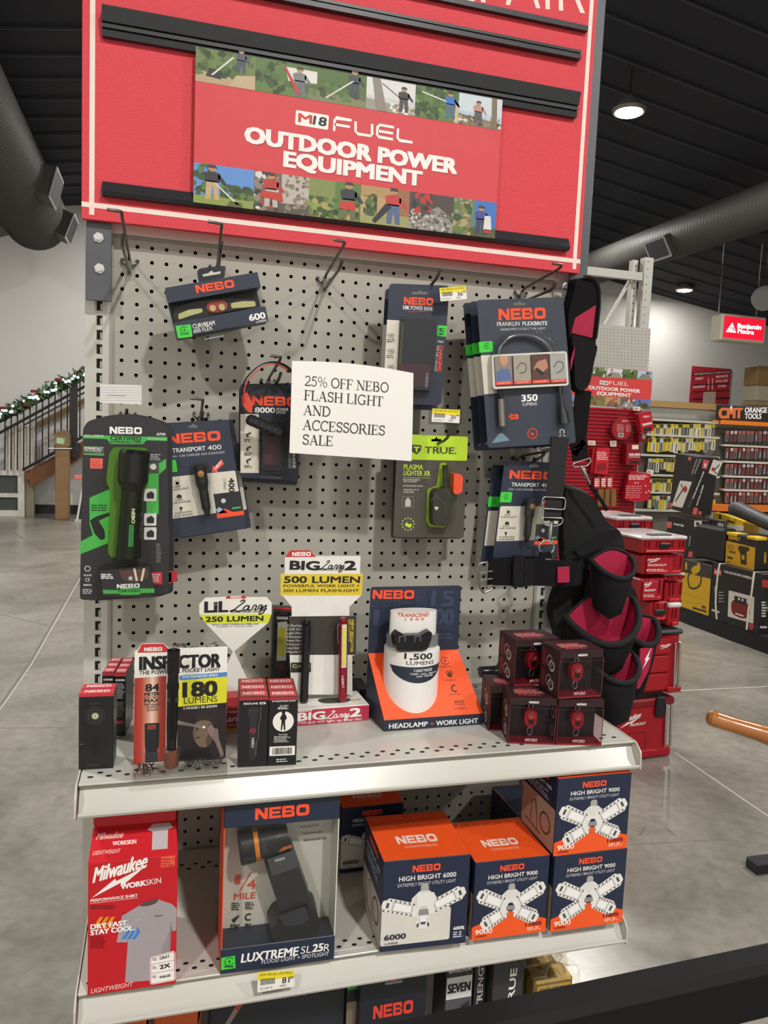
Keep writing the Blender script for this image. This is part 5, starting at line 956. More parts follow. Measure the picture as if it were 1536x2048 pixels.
a = MB(); a.lathe(pb + Zv * .028, ax, [(0, 28 * k), (PL * .3, 33 * k), (PL * .58, 33 * k), (PL * .58, 36 * k), (PL * .63, 36 * k), (PL * .63, 33 * k), (PL * .72, 32 * k), (PL * .75, 38 * k), (PL * .9, 38 * k), (PL * .92, 34 * k), (PL * .95, 38 * k), (PL - .028, 36 * k)], blkg, 18); a.lathe(pb + ax * PL, ax, [(0, 36 * k), (.002, 30 * k), (.0022, .0)], M('#9aa0a6', .2, .6), 18); a.lathe(pb + ax * PL * .645, ax, [(0, 34 * k), (.006, 34 * k)], M('#4b4c50', .3, .5), 18); a.build('barrel', t2)
a = MB(); cl = pb + ax * PL * .31 - ip.n * 0 + ip.n * 38 * k; a.obox(cl, ip.u, ax, ip.n, (-.003, .003), (0, .075), (0, .003), M('#1b1b1d', .25, .5), .001); a.build('pocket_clip', t2)
for i, (x, y, sd) in enumerate(((672, 380, 'left'), (760, 382, 'middle'), (868, 372, 'right'))):
    bpt = PZ(*c7(x, 1075), S1); bpt = ip.o + ip.u * ip.uv(c7(x, 900))[0] - ip.n * .02; zt_ = Pl(bpt, ip.u, Zv).uv(c7(x, y))[1] - 0
    bpt.z = S1; t3 = thing('pen_light', f'{sd} of the three chrome topped pen lights peeking over the pocket light counter card', 'flashlight', bpt)
    a = MB(); h_ = zt_ if i != 1 else zt_ - .004; a.lathe(bpt, Zv, [(.0005, .008), (h_ * .8, .0085), (h_ * .82, .0095), (h_, .0095)], blkg, 16); a.build('barrel', t3); a = MB(); a.lathe(bpt + Zv * h_, Zv, [(0, .0098), (.003, .0092), (.003, .006), (.0015, .0)], chrome, 18); a.build('lens_ring', t3)
# hourglass counter card
P0 = PZ(*c7(955, 895), S1); lp = Pl((0, P0.y + .03, S1), X, Zv)
t = thing('hourglass_display', 'hourglass shaped white and yellow counter card with a red base behind the pocket light card', 'display stand', PY(*c7(990, 880), P0.y + .02))
a = MB(); q = [c7(*p) for p in ((832, 78), (955, 72), (962, 66), (1075, 64), (1082, 74), (1208, 74), (1240, 108), (1238, 178), (1218, 232), (1012, 405), (1010, 410), (1120, 640), (1150, 820), (880, 828), (900, 640), (1000, 410), (998, 405), (836, 238), (795, 182), (794, 118))]
a.prism(lp, [lp.uv(p) for p in q], -.001, 0, M('#e6e3da', .5)); a.px(lp, [c7(962, 66), c7(1076, 64), c7(1084, 82), c7(956, 84)], '#b8343a', 1, .001); nebo(a, lp, c7(986, 81), c7(1052, 79), 4.5, wt)
a.px(lp, [c7(795, 182), c7(1238, 178), c7(1218, 232), c7(836, 238)], '#d3dc34', 1, .001); a.T(lp, '250 LUMEN', c7(832, 227), c7(1188, 220), 10.5, '#1b1b1d', .045)
a.T(lp, 'LiL', c7(824, 170), c7(972, 166), 22, '#1b1b1d', .05); script_larry(a, lp, c7(985, 162), c7(1208, 152), 22, '#1b1b1d', 3, .11); a.T(lp, 'POWER POCKET LIGHT', c7(990, 172), c7(1168, 168), 3.6, '#1b1b1d', .02); a.T(lp, 'WITH 3 LIGHT MODES & A STEEL CLIP', c7(870, 249), c7(1158, 243), 3.2, '#3a3a38', .01); a.T(lp, 'POWERED BY 3 AAA BATTERIES', c7(900, 260), c7(1122, 256), 2.4, '#6a6a66'); a.build('printed_card', t)
a = MB(); b0, b1 = PZ(*c7(900, 900), S1), PZ(*c7(1050, 896), S1); a.obox(V((b0.x, b0.y, S1 + .0005)), X, Zv, -Yv, (0, b1.x - b0.x), (0, .058), (-.035, 0), M('#c03a40', .45), .001); bp = Pl((b0.x, b0.y, S1), X, Zv); a.T(bp, 'Larry', c7(938, 842), c7(1060, 838), 13, wt, .02, .3); a.T(bp, 'POCKET LIGHT', c7(952, 866), c7(1048, 864), 3.5, wt, .01); a.px(bp, [c7(930, 880), c7(1040, 878), c7(1030, 897), c7(940, 899)], '#e0b83a', 1); a.T(bp, 'NEBO', c7(972, 786), c7(1040, 784), 4, wt, .03); a.build('display_base', t)
# work light display with the tall card
P0, P1 = PZ(*c8(355, 1145), S1), PZ(*c8(790, 1108), S1); u = P1 - P0; u.z = 0; bp = Pl(P0, u, Zv); BW = u.length; n_ = bp.n
t = thing('work_light_display', 'tall white and yellow work light counter display with a dark middle panel and red front', 'display stand', P0 + u / 2 - n_ * .04)
hb_ = bp.uv(c8(355, 1045))[1]; DB = .075
a = MB(); a.obox(P0 + Zv * .0005, bp.u, Zv, n_, (0, BW), (0, hb_), (-DB, 0), M('#e6e3dc', .5), .0008)
a.flat(bp, [(0, .001), (BW, .001), (BW, hb_ - .001), (0, hb_ - .001)], '#b83448', 1); a.T(bp, 'BIG', c8(352, 1112), c8(522, 1100), 16, wt, .05); script_larry(a, bp, c8(520, 1098), c8(670, 1086), 15, wt, 3, .12); a.T(bp, '2', c8(672, 1088), c8(744, 1082), 17, wt, .05); nebo(a, bp, c8(352, 1058), c8(442, 1050), 6, wt); a.T(bp, 'This guy will light up your life!', c8(352, 1130), c8(748, 1106), 5.5, '#f0d4d4', .02)
a.px(bp, [c8(452, 1138), c8(690, 1118), c8(660, 1144), c8(470, 1150)], '#dfb83a', 1.5); a.build('display_base', t)
tp = Pl(P0 + Zv * (hb_ + .0006), bp.u, -n_); a = MB(); a.px(tp, smooth([c8(*p) for p in ((478, 985), (520, 972), (640, 970), (682, 982), (640, 998), (520, 1003))], 4, True), '#3a3733', 1); a.px(tp, [c8(680, 982), c8(738, 974), c8(742, 982), c8(684, 990)], '#d0b83a', 1); a.build('socket_insert', t)
kp = bp.off(-.04); a = MB()
def K8(*pts): return [kp.uv(c8(*p)) for p in pts]
a.prism(kp, K8((318, 950), (305, 706), (305, 470), (318, 468), (318, 410), (265, 345), (248, 340), (250, 210), (275, 206), (276, 105), (310, 62), (430, 62), (466, 98), (740, 98), (738, 206), (755, 208), (748, 340), (740, 344), (672, 410), (672, 466), (715, 465), (712, 705), (690, 712), (690, 950)), -.0012, 0, M('#e4e1da', .5))
a.px(kp, [c8(276, 105), c8(310, 62), c8(430, 62), c8(468, 104)], '#c23236', 1); nebo(a, kp, c8(320, 99), c8(434, 97), 8, wt)
a.T(kp, 'BIG', c8(303, 182), c8(488, 186), 18, '#1b1b1d', .055); script_larry(a, kp, c8(488, 180), c8(640, 176), 17, '#1b1b1d', 3, .11); a.T(kp, '2', c8(638, 186), c8(714, 184), 18.5, '#1b1b1d', .055); a.T(kp, 'POWER WORK LIGHT', c8(495, 188), c8(612, 186), 2.4, '#1b1b1d', .02)
a.px(kp, [c8(250, 210), c8(755, 208), c8(748, 340), c8(248, 340)], '#dcc235', 1); a.T(kp, '500 LUMEN', c8(268, 264), c8(736, 264), 13.5, '#1b1b1d', .04); a.T(kp, 'POWERFUL WORK LIGHT +', c8(266, 291), c8(734, 289), 5.8, '#2a2a20', .02); a.T(kp, '200 LUMEN FLASHLIGHT', c8(264, 320), c8(730, 319), 6.2, '#2a2a20', .02)
a.px(kp, [c8(305, 470), c8(715, 465), c8(712, 705), c8(305, 706)], '#38342f', 1)
for i, s_ in enumerate(('2 Flashlight', 'COB Work', 'Light Modes', 'Dimmable', 'Power Memory', 'Direct-to-Full', 'Steel Belt Clip', 'Magnetic Base')): a.T(kp, s_, c8(288, 532 + i * 23), c8(398, 532 + i * 23), 4.6, '#d4d0c8', 0)
a.T(kp, 'NEW BRIGHTER', c8(682, 490), c8(676, 690), 6, '#e0c83a', .015); a.T(kp, '500 LUMENS!', c8(664, 488), c8(668, 625), 5, '#e0c83a', 0); a.px(kp, [c8(312, 752), c8(436, 752), c8(436, 812), c8(310, 814)], '#2a2c26', 2, .002); a.T(kp, 'C-O-B', c8(320, 785), c8(428, 784), 7, '#c4cf6a', .03, 0, 3); a.build('printed_card', t)
def worklight(name, lab, pl, top, bot, wpx, body, cob=None, clip=False, logo=None):
    tp_, b_ = pl.W(*pl.uv(top)), pl.W(*pl.uv(bot)); t = thing(name, lab, 'work light', b_); ax = (tp_ - b_); L_ = ax.length; ax = ax.normalized(); k = pl.mpp(bot); r = wpx * k / 2
    a = MB(); uu = ax.cross(pl.n).normalized(); uu = uu if uu.dot(pl.u) > 0 else -uu
    a.obox(b_, uu, ax, pl.n, (-r, r), (0, L_ * .95), (-r, r), body, r * .45); a.lathe(b_ + ax * L_ * .95, ax, [(0, r * .95), (L_ * .03, r * .9), (L_ * .05, r * .6)], body, 14)
    if logo: lp_ = Pl(b_ + pl.n * r, uu, ax); a.T(lp_, 'NEBO', *logo, 4.5, '#d8c8c8', .03)
    bo = a.build('barrel', t)
    if cob:
        a = MB(); c0, c1 = cob; a.obox(b_ + pl.n * r, uu, ax, pl.n, (-r * .62, r * .62), (L_ * c0, L_ * c1), (0, .0012), M('#cfcdc4', .4), .0004); a.obox(b_ + pl.n * (r + .0012), uu, ax, pl.n, (-r * .38, r * .38), (L_ * (c0 + .03), L_ * (c1 - .03)), (0, .0008), M('#d8d23c', .4), .0003); a.build('light_strip', bo, None, 'yellow light strip')
    if clip: a = MB(); a.tube([b_ + ax * L_ * .93 - uu * r, b_ + ax * L_ * .9 - uu * r * 1.35, b_ + ax * L_ * .74 - uu * r * 1.3, b_ + ax * L_ * .69 - uu * r * 1.05], .0012, chrome, 6); a.build('pocket_clip', bo)
    return t
wp = Pl(PZ(*c8(630, 992), S1 + hb_ + .001), bp.u, Zv)
worklight('work_light', 'red pen shaped work light with a yellow strip standing in the tall counter display', wp, c8(634, 476), c8(628, 992), 16, M('#8e1f2c', .25, .3), (.42, .93), True, (c8(622, 835), c8(626, 908)))
wp = Pl(PZ(*c8(392, 1000), S1 + hb_ + .001), bp.u, Zv)
worklight('work_light', 'plain black pen shaped work light left of the red one in the tall display', wp, c8(410, 486), c8(390, 1000), 15.5, M('#141416', .25), None)
# boxed work light in clear pack, left of the tall display
P0 = PZ(*c8(195, 905), S1); P0 = PY(*c8(195, 905), min(P0.y, -.045)); wp = Pl((P0.x, P0.y, S1), X, Zv)
t = thing('work_light_pack', 'black clear fronted pack with a yellow light strip, left of the tall display', 'work light', P0 + X * .015)
a = MB(); q = [wp.uv(c8(*p)) for p in ((195, 905), (205, 412), (318, 418), (302, 905))]; a.prism(wp, q, -.02, 0, cblack); tpl = Pl(wp.W(*q[1]), X, Yv); a.flat(wp, [q[1], q[2], (q[2][0], q[2][1] - .004), (q[1][0], q[1][1] - .004)], '#c0303a', 1); a.build('carton', t)
a = MB(); wq = wp.off(.001); a.prism(wq, rnd([wq.uv(c8(*p)) for p in ((218, 460), (235, 440), (290, 442), (305, 462), (292, 840), (205, 840))], .004), 0, .012, M('#2a2b30', .25, .3), None, .94); wr = wq.off(.0125)
a.px(wr, [c8(226, 470), c8(296, 472), c8(294, 490), c8(226, 488)], '#c9c9c6', 1); a.px(wr, [c8(232, 505), c8(290, 500), c8(282, 740), c8(226, 742)], '#d5d3cc', 1); a.px(wr, [c8(236, 540), c8(280, 538), c8(272, 712), c8(232, 714)], '#cfca3a', 2); a.ring(wr, c8(248, 780), 6, 1.4, '#8f2c34', 1); a.T(wr, 'N', c8(241, 788), c8(255, 788), 5, '#b8343a', .03); a.build('work_light_body', t)
a = MB(); a.prism(wq, [wq.uv(c8(*p)) for p in ((206, 425), (312, 430), (300, 850), (198, 850))], 0, .016, clear, None, .98); a.build('clear_front', t)
# orange headlamp display
P0, P1 = PZ(*c8(883, 1178), S1), PZ(*c8(1490, 1133), S1); u = P1 - P0; u.z = 0; op = Pl(P0, u, Zv); OW = u.length; n_ = op.n; uu = op.u
t = thing('headlamp_display', 'orange and navy wedge shaped counter display holding a white cylinder', 'display stand', P0 + u / 2 - n_ * .05)
hf = op.uv(c8(885, 1108))[1]; back = .095; kp = op.off(-back)
zt_ = kp.uv(c8(790, 696))[1]; bx0 = kp.uv(c8(787, 696))[0]; bx1 = kp.uv(c8(1338, 685))[0]; ztop = kp.uv(c8(1060, 285))[1]
nvd = M('#232c3e', .5); orm = M('#f4561f', .5)
a = MB(); A_ = [op.W(0, .0005), op.W(OW, .0005), op.W(OW, hf), op.W(0, hf)]; Bk = [kp.W(bx0, .0005), kp.W(bx1, .0005), kp.W(bx1, zt_), kp.W(bx0, zt_)]
a.add(A_ + Bk, [(0, 1, 2, 3)], nvd); a.add(A_ + Bk, [(3, 2, 6, 7)], orm); a.add(A_ + Bk, [(0, 3, 7, 4), (1, 5, 6, 2), (5, 4, 7, 6), (0, 4, 5, 1)], nvd)
sl = Pl(A_[3], A_[2] - A_[3], Bk[3] - A_[3])
a.T(op, 'HEADLAMP', c8(914, 1160), c8(1152, 1144), 10, wt, .02); a.T(op, '+', c8(1168, 1138), c8(1190, 1136), 6, org, .03); a.T(op, 'WORK LIGHT', c8(1203, 1141), c8(1460, 1124), 10, wt, .02)
for (x, y), s_ in (((1260, 742), 'RECHARGEABLE'), ((1288, 826), 'MODE SELECTOR DIAL'), ((1320, 912), 'MAGNETIC BASE'), ((1352, 1000), 'WATERPROOF')):
    d_ = '#5a2416'
    if y == 742: plug(a, sl, c8(x, y), 7, None, d_, 1)
    elif y == 826: a.ring(sl, c8(x, y), 7, 1.5, d_, 1, 20, .3, 2.8); a.disc(sl, c8(x, y + 2), 5, d_, 1)
    elif y == 912: a.ring(sl, c8(x, y), 6, 3.2, d_, 1, 16, 1.2, 5.2)
    else: a.T(sl, 'IPX7', c8(x - 32, y + 4), c8(x + 28, y + 2), 5.5, d_, .02, 0, 1); a.ln(sl, [c8(x - 32, y + 12), c8(x - 16, y + 8), c8(x, y + 12), c8(x + 16, y + 8), c8(x + 30, y + 12)], 1, d_, 1)
    a.T(sl, s_, c8(x - 38, y + 42), c8(x + 38, y + 39), 3, d_, 0, 0, 1)
a.build('wedge_base', t)
a = MB(); q = rnd([(bx0, .001), (bx1, .001), (bx1, ztop), (bx0, ztop)], .006); a.prism(kp, q, -.0015, -.0002, M('#242d41', .5)); dk_ = '#1b2334'
nebo(a, kp, c8(813, 362), c8(1068, 362), 18)
for s_, x0_, x1_, y_, hh_ in (('15', 1170, 1314, 408, 32), ('00', 1190, 1312, 522, 32), ('1', 815, 850, 525, 32)): a.T(kp, s_, c8(x0_, y_), c8(x1_, y_), hh_, '#35415a', .035, 0, 1)
a.T(kp, 'LUMENS', c8(1180, 550), c8(1318, 550), 7, '#35415a', .01, 0, 1); a.lines(kp, c8(1078, 305), c8(1150, 410), 7, 2.6, '#35415a', 1, 3); a.lines(kp, c8(1190, 570), c8(1310, 610), 2, 4, '#35415a', 1, 5)
for x in (830, 900, 965): a.ring(kp, c8(x, 390), 6, 1.2, '#3f4b64', 1)
a.T(kp, 'IPX7', c8(1000, 392), c8(1056, 391), 4, '#3f4b64', .01, 0, 1); a.build('back_panel', t)
# white cylinder of the display
a = MB(); wm_ = M('#ece9e4', .35, 0, .01); cpx = (1042, 900); cx_ = kp.uv(c8(1034, 600))[0]; mid = op.off(-.052); k8 = mid.mpp(c8(1040, 700)) / 3.072; r_ = 168 * k8
cB = mid.W(mid.uv(c8(1045, 900))[0], 0, 0); zb_ = .02; zt2 = mid.uv(c8(1035, 432))[1]; zm = mid.uv(c8(1040, 655))[1]
rows = []
for z_, rr_ in ((zb_, r_), (zm, r_ * 1.0), (zm + .002, r_ * .88), (zt2, r_ * .86)):
    rows.append([cB + Zv * z_ + uu * (rr_ * math.cos(an)) + n_ * (rr_ * (.9 if rr_ > r_ * .95 else .45) * math.sin(an)) for an in [math.pi * 2 * k / 40 for k in range(41)]])
a.grid(rows[:2], wm_); a.grid(rows[1:3], wm_, False); a.grid(rows[2:], wm_); a.add(rows[3][:-1], [list(range(40))], wm_); a.build('white_cylinder', t)
def cyl(pts, m, l=1, w=None):
    "bends a print onto the cylinder: pts are photo pixels"
fpw = Pl(cB + n_ * (r_ * .9 + .0008), uu, Zv)
cs = lambda x, y: (c8(x, y)[0] + uvpx(fpw, 0, .1)[0] - c8(1045, 0)[0], c8(x, y)[1])
a = MB()
def wrap(mb):
    for i_, p in enumerate(mb.v):
        dx = (p - cB).dot(uu); q = max(-1, min(1, dx / (r_ * (1.0 if p.z < cB.z + zm + .001 else .87)))); lay = (p - fpw.o).dot(n_); rr_ = r_ * (.9 if p.z < cB.z + zm + .001 else .45 * .875)
        mb.v[i_] = p - n_ * ((p - cB).dot(n_)) + n_ * (rr_ * math.sqrt(max(0, 1 - q * q)) + .0004 + lay)
def strip(mb, x0, x1, y0, y1, m, l=0, n=24, bot=None):
    P_ = [(x0 + (x1 - x0) * i / n) for i in range(n + 1)]; rr2 = lambda x, y: fpw.W(max(-1, min(1, (x - 1047) / 168)) * r_ * .985, fpw.uv(cs(1047, y))[1], L1 * l); mb.grid([[rr2(x, y1 if bot is None else bot(x)) for x in P_], [rr2(x, y0) for x in P_]], m)
strip(a, 882, 1212, 668, 785, crm, 0); strip(a, 890, 1206, 782, 880, '#26303f', 0, 24, lambda x: 784 + 96 * math.sqrt(max(0, 1 - ((x - 1048) / 158) ** 2)))
a.T(fpw, '1,500', cs(958, 738), cs(1128, 734), 12, '#26241f', .025, 0, 1); a.T(fpw, 'LUMENS', cs(968, 771), cs(1140, 766), 7.5, '#3a3832', 0, 0, 1); a.T(fpw, '5 LIGHT MODES', cs(1010, 814), cs(1128, 808), 6, wt, .01, 0, 1); a.T(fpw, 'TURBO · HIGH · MEDIUM', cs(988, 832), cs(1160, 826), 3.4, wt, .01, 0, 1); a.T(fpw, 'LOW · STROBE', cs(1026, 846), cs(1132, 840), 3.4, wt, .01, 0, 1)
a.T(fpw, 'TRANSCEND', cs(942, 498), cs(1136, 492), 8, '#d8602c', .01, .1, 1); a.T(fpw, '1 5 0 0', cs(988, 518), cs(1104, 514), 5, '#d8602c', .01, 0, 1); wrap(a); a.build('wrap_label', t)
hl = thing('strap_headlamp', 'black headlamp on a grey patterned strap round the white cylinder of the orange display', 'headlamp', cB + Zv * zm)
a = MB(); zc_ = mid.uv(c8(1040, 605))[1]; hs = 36 * k8; r2 = r_ * .96
rows = [[cB + Zv * (zc_ + dz) + uu * (r2 * math.cos(an)) + n_ * (r2 * .56 * math.sin(an)) for an in [math.pi * 2 * k / 40 for k in range(41)]] for dz in (-hs, hs)]
a.grid(rows, M('#77797d', .8, 0, .6, 500)); a.build('head_strap', hl, None, 'grey patterned strap')
hp_ = Pl(cB + n_ * (r2 * .56) + Zv * 0, uu, Zv); a = MB(); q = [hp_.uv(c8(*p)) for p in ((930, 575), (955, 548), (1000, 575), (1100, 572), (1150, 545), (1172, 560), (1165, 600), (1145, 655), (1130, 668), (950, 668), (938, 640))]
a.prism(hp_, rnd(q, .003), -.003, .012, blkg, None, .96); hq = hp_.off(.0123)
for x in (978, 1072): a.ln(hq, [c8(x, 628), c8(x + 2, 592), c8(x + 36, 590), c8(x + 36, 624)], 2, '#5c5c62', 1)
a.build('lamp_body', hl)
# small dark carton left behind the wedge
a = MB(); q = [PZ(*c8(*p), S1) for p in ((676, 940), (785, 1010))]; tpb = thing('low_black_carton', 'low open black carton just left of the orange wedge display', 'box', PZ(*c8(740, 1000), S1))
e_ = PZ(*c8(782, 1020), S1); s_ = PZ(*c8(690, 930), S1); a.obox(V((s_.x - .004, e_.y + .012, S1 + .0005)), X, Yv, Zv, (0, max(.02, e_.x - s_.x - .004)), (0, .07), (0, .028), M('#1c1c20', .5), .001); a.build('carton', tpb)
# clear packed black flashlight behind the keychain boxes
P0 = PZ(965, 1393, S1); P0.y = min(P0.y, -.06); fp = Pl((P0.x, P0.y, S1), X, Zv)
t = thing('boxed_flashlight', 'black flashlight lying in a clear box behind the cubes of keychain lights', 'flashlight', P0 + X * .05)
a = MB(); q = [fp.uv(p) for p in ((964, 1393), (957, 1327), (1040, 1322), (1050, 1388))]; a.prism(fp, q, -.045, 0, clear); a.build('clear_box', t)
fq = Pl((P0.x, P0.y + .02, S1), X, Zv); l_, rt = fq.W(*fq.uv((960, 1344))), fq.W(*fq.uv((1036, 1341))); a = MB(); a.tube([l_, l_ + (rt - l_) * .45, l_ + (rt - l_) * .5, rt], [.011, .012, .018, .018], blkg, 16); a.build('flashlight_body', t)
# keychain light cubes
CS = .0 
def cube(bl, br, tl, tr, back, z, label, Y=None, depth=.068):
    P0, P1 = (PZ(*bl, z), PZ(*br, z)) if Y is None else (PY(*bl, Y), PY(*br, Y))
    P0 = V((P0.x, P0.y, z)); P1 = V((P1.x, P1.y, z)); u = P1 - P0; W_ = u.length; u = u.normalized(); fr = Pl(P0, u, Zv); n_ = fr.n; H_ = (fr.uv(tl)[1] + fr.uv(tr)[1]) / 2
    t = thing('keychain_light_box', label, 'keychain light', P0 + u * W_ / 2 - n_ * depth / 2)
    a = MB(); dr = M('#2b1318', .45); e = .0006
    a.obox(P0, u, Zv, n_, (0, W_), (e, .003), (-depth, 0), M('#7a1826', .35)); a.obox(P0, u, Zv, n_, (0, W_), (e, H_), (-depth, -depth + .001), dr); a.obox(P0, u, Zv, n_, (.004, W_ - .004), (.003, H_ * .97), (-depth * .45, -depth * .45 + .001), M('#17131a', .3))
    a.obox(P0, u, Zv, n_, (0, W_), (H_ - .0012, H_), (-depth, 0), M('#3a2024', .35))
    B = dict(t=Pl(P0 + Zv * H_, u, -n_), f=fr, l=Pl(P0 - n_ * depth, n_, Zv), W=W_, H=H_, D=depth); g = F(a, B, 't'); g.lines(.2, .15, .85, .7, 5, .09, '#a83a3e', 1, 7); g.lines(.15, .3, .8, .6, 4, .04, '#c88a86', 2, 4)
    g = F(a, B, 'l'); g.rect(.0, .0, 1, 1, '#332024', .5); g.ring(.5, .68, .14, .05, '#8a7a74', 1); g.ring(.62, .6, .12, .05, '#c9bfb4', 1); g.ring(.5, .26, .14, .05, '#8a7a74', 1); g.ring(.62, .2, .12, .05, '#c9bfb4', 1); g.rect(.1, .52, .3, .9, '#7a2a30', 1); g.rect(.1, .08, .3, .44, '#7a2a30', 1)
    g = F(a, B); g.rect(0, 0, .02, 1, '#4a1820', 1); g.rect(.98, 0, 1, 1, '#6a1824', 1); g.rect(0, .85, 1, .995, '#2a1216', 1); g.rect(0, 0, 1, .025, '#8a2430', 1); g.nebo(.4, .61, .885, .045, '#e8e4de', 2); g.T('MYCRO', .36, .62, .06, .065, '#d8b4b0', .02, .1, 2); g.ln([(.02, .78), (.98, .78)], .006, '#5a3a40', 1); a.build('carton', t)
    a = MB(); c = fr.off(-depth * .35); q = smooth([(W_ * x, H_ * y) for x, y in ((.38, .66), (.5, .72), (.63, .66), (.66, .5), (.63, .34), (.5, .25), (.38, .34), (.35, .5))], 3, True); q = [(p.x, p.y) for p in q]; kr = M('#a8182c', .2, .3)
    a.prism(c, q, 0, .010, kr, None, .86); cc = c.W(W_ * .505, H_ * .56, .010); a.lathe(cc, n_, [(0, W_ * .085), (.003, W_ * .075), (.003, W_ * .05), (.001, 0)], M('#c45a62', .2, .7), 16); a.prism(c.off(.0085), [(W_ * x, H_ * y) for x, y in ((.44, .46), (.58, .46), (.57, .38), (.52, .35), (.46, .38))], 0, .002, M('#1d1a1e', .3)); lb_ = a.build('light_body', t)
    a = MB(); a.tube([c.W(W_ * .5 + .0045 * math.cos(k * math.pi / 6), H_ * .2 + .007 * math.sin(k * math.pi / 6), .006) for k in range(12)], .0009, chrome, 6, True); a.tube([c.W(W_ * .5 + .004 * math.cos(k * math.pi / 5), H_ * .735 + .004 * math.sin(k * math.pi / 5), .006) for k in range(10)], .0009, chrome, 6, True); a.build('key_ring', lb_)
    a = MB(); a.obox(P0, u, Zv, n_, (.0003, W_ - .0003), (.003, H_ - .0015), (-depth * .98, -.0004), CLEAR('#f0e2e4', .35, .05)); a.build('clear_window', t)
    return H_, P0, P1, u
Hc, Pa, Pb, _ = cube(z9(265, 1570), z9(715, 1583), z9(295, 1130), z9(740, 1135), 0, S1, 'front left clear cube with a red keychain light, bottom row at the right shelf end')
Hd, Pc, Pd, _ = cube(z9(727, 1584), z9(1165, 1588), z9(748, 1145), z9(1195, 1160), 0, S1, 'front right clear cube with a red keychain light, bottom row at the right shelf end')
cube(z9(80, 1447), z9(500, 1450), z9(105, 1020), z9(540, 1025), 0, S1, 'rear bottom cube of keychain lights, mostly hidden at the left of the pile')
ztop = S1 + max(Hc, Hd) + .0006
cube(z9(745, 1112), z9(1165, 1110), z9(757, 682), z9(1178, 676), 0, ztop, 'upper right clear cube with a red keychain light, on top of the front right one', (Pc.y + Pd.y) / 2 + .006)
cube(z9(322, 995), z9(740, 995), z9(332, 572), z9(750, 570), 0, ztop, 'upper left clear cube with a red keychain light, set back on the pile', (Pa.y + Pb.y) / 2 + .062)
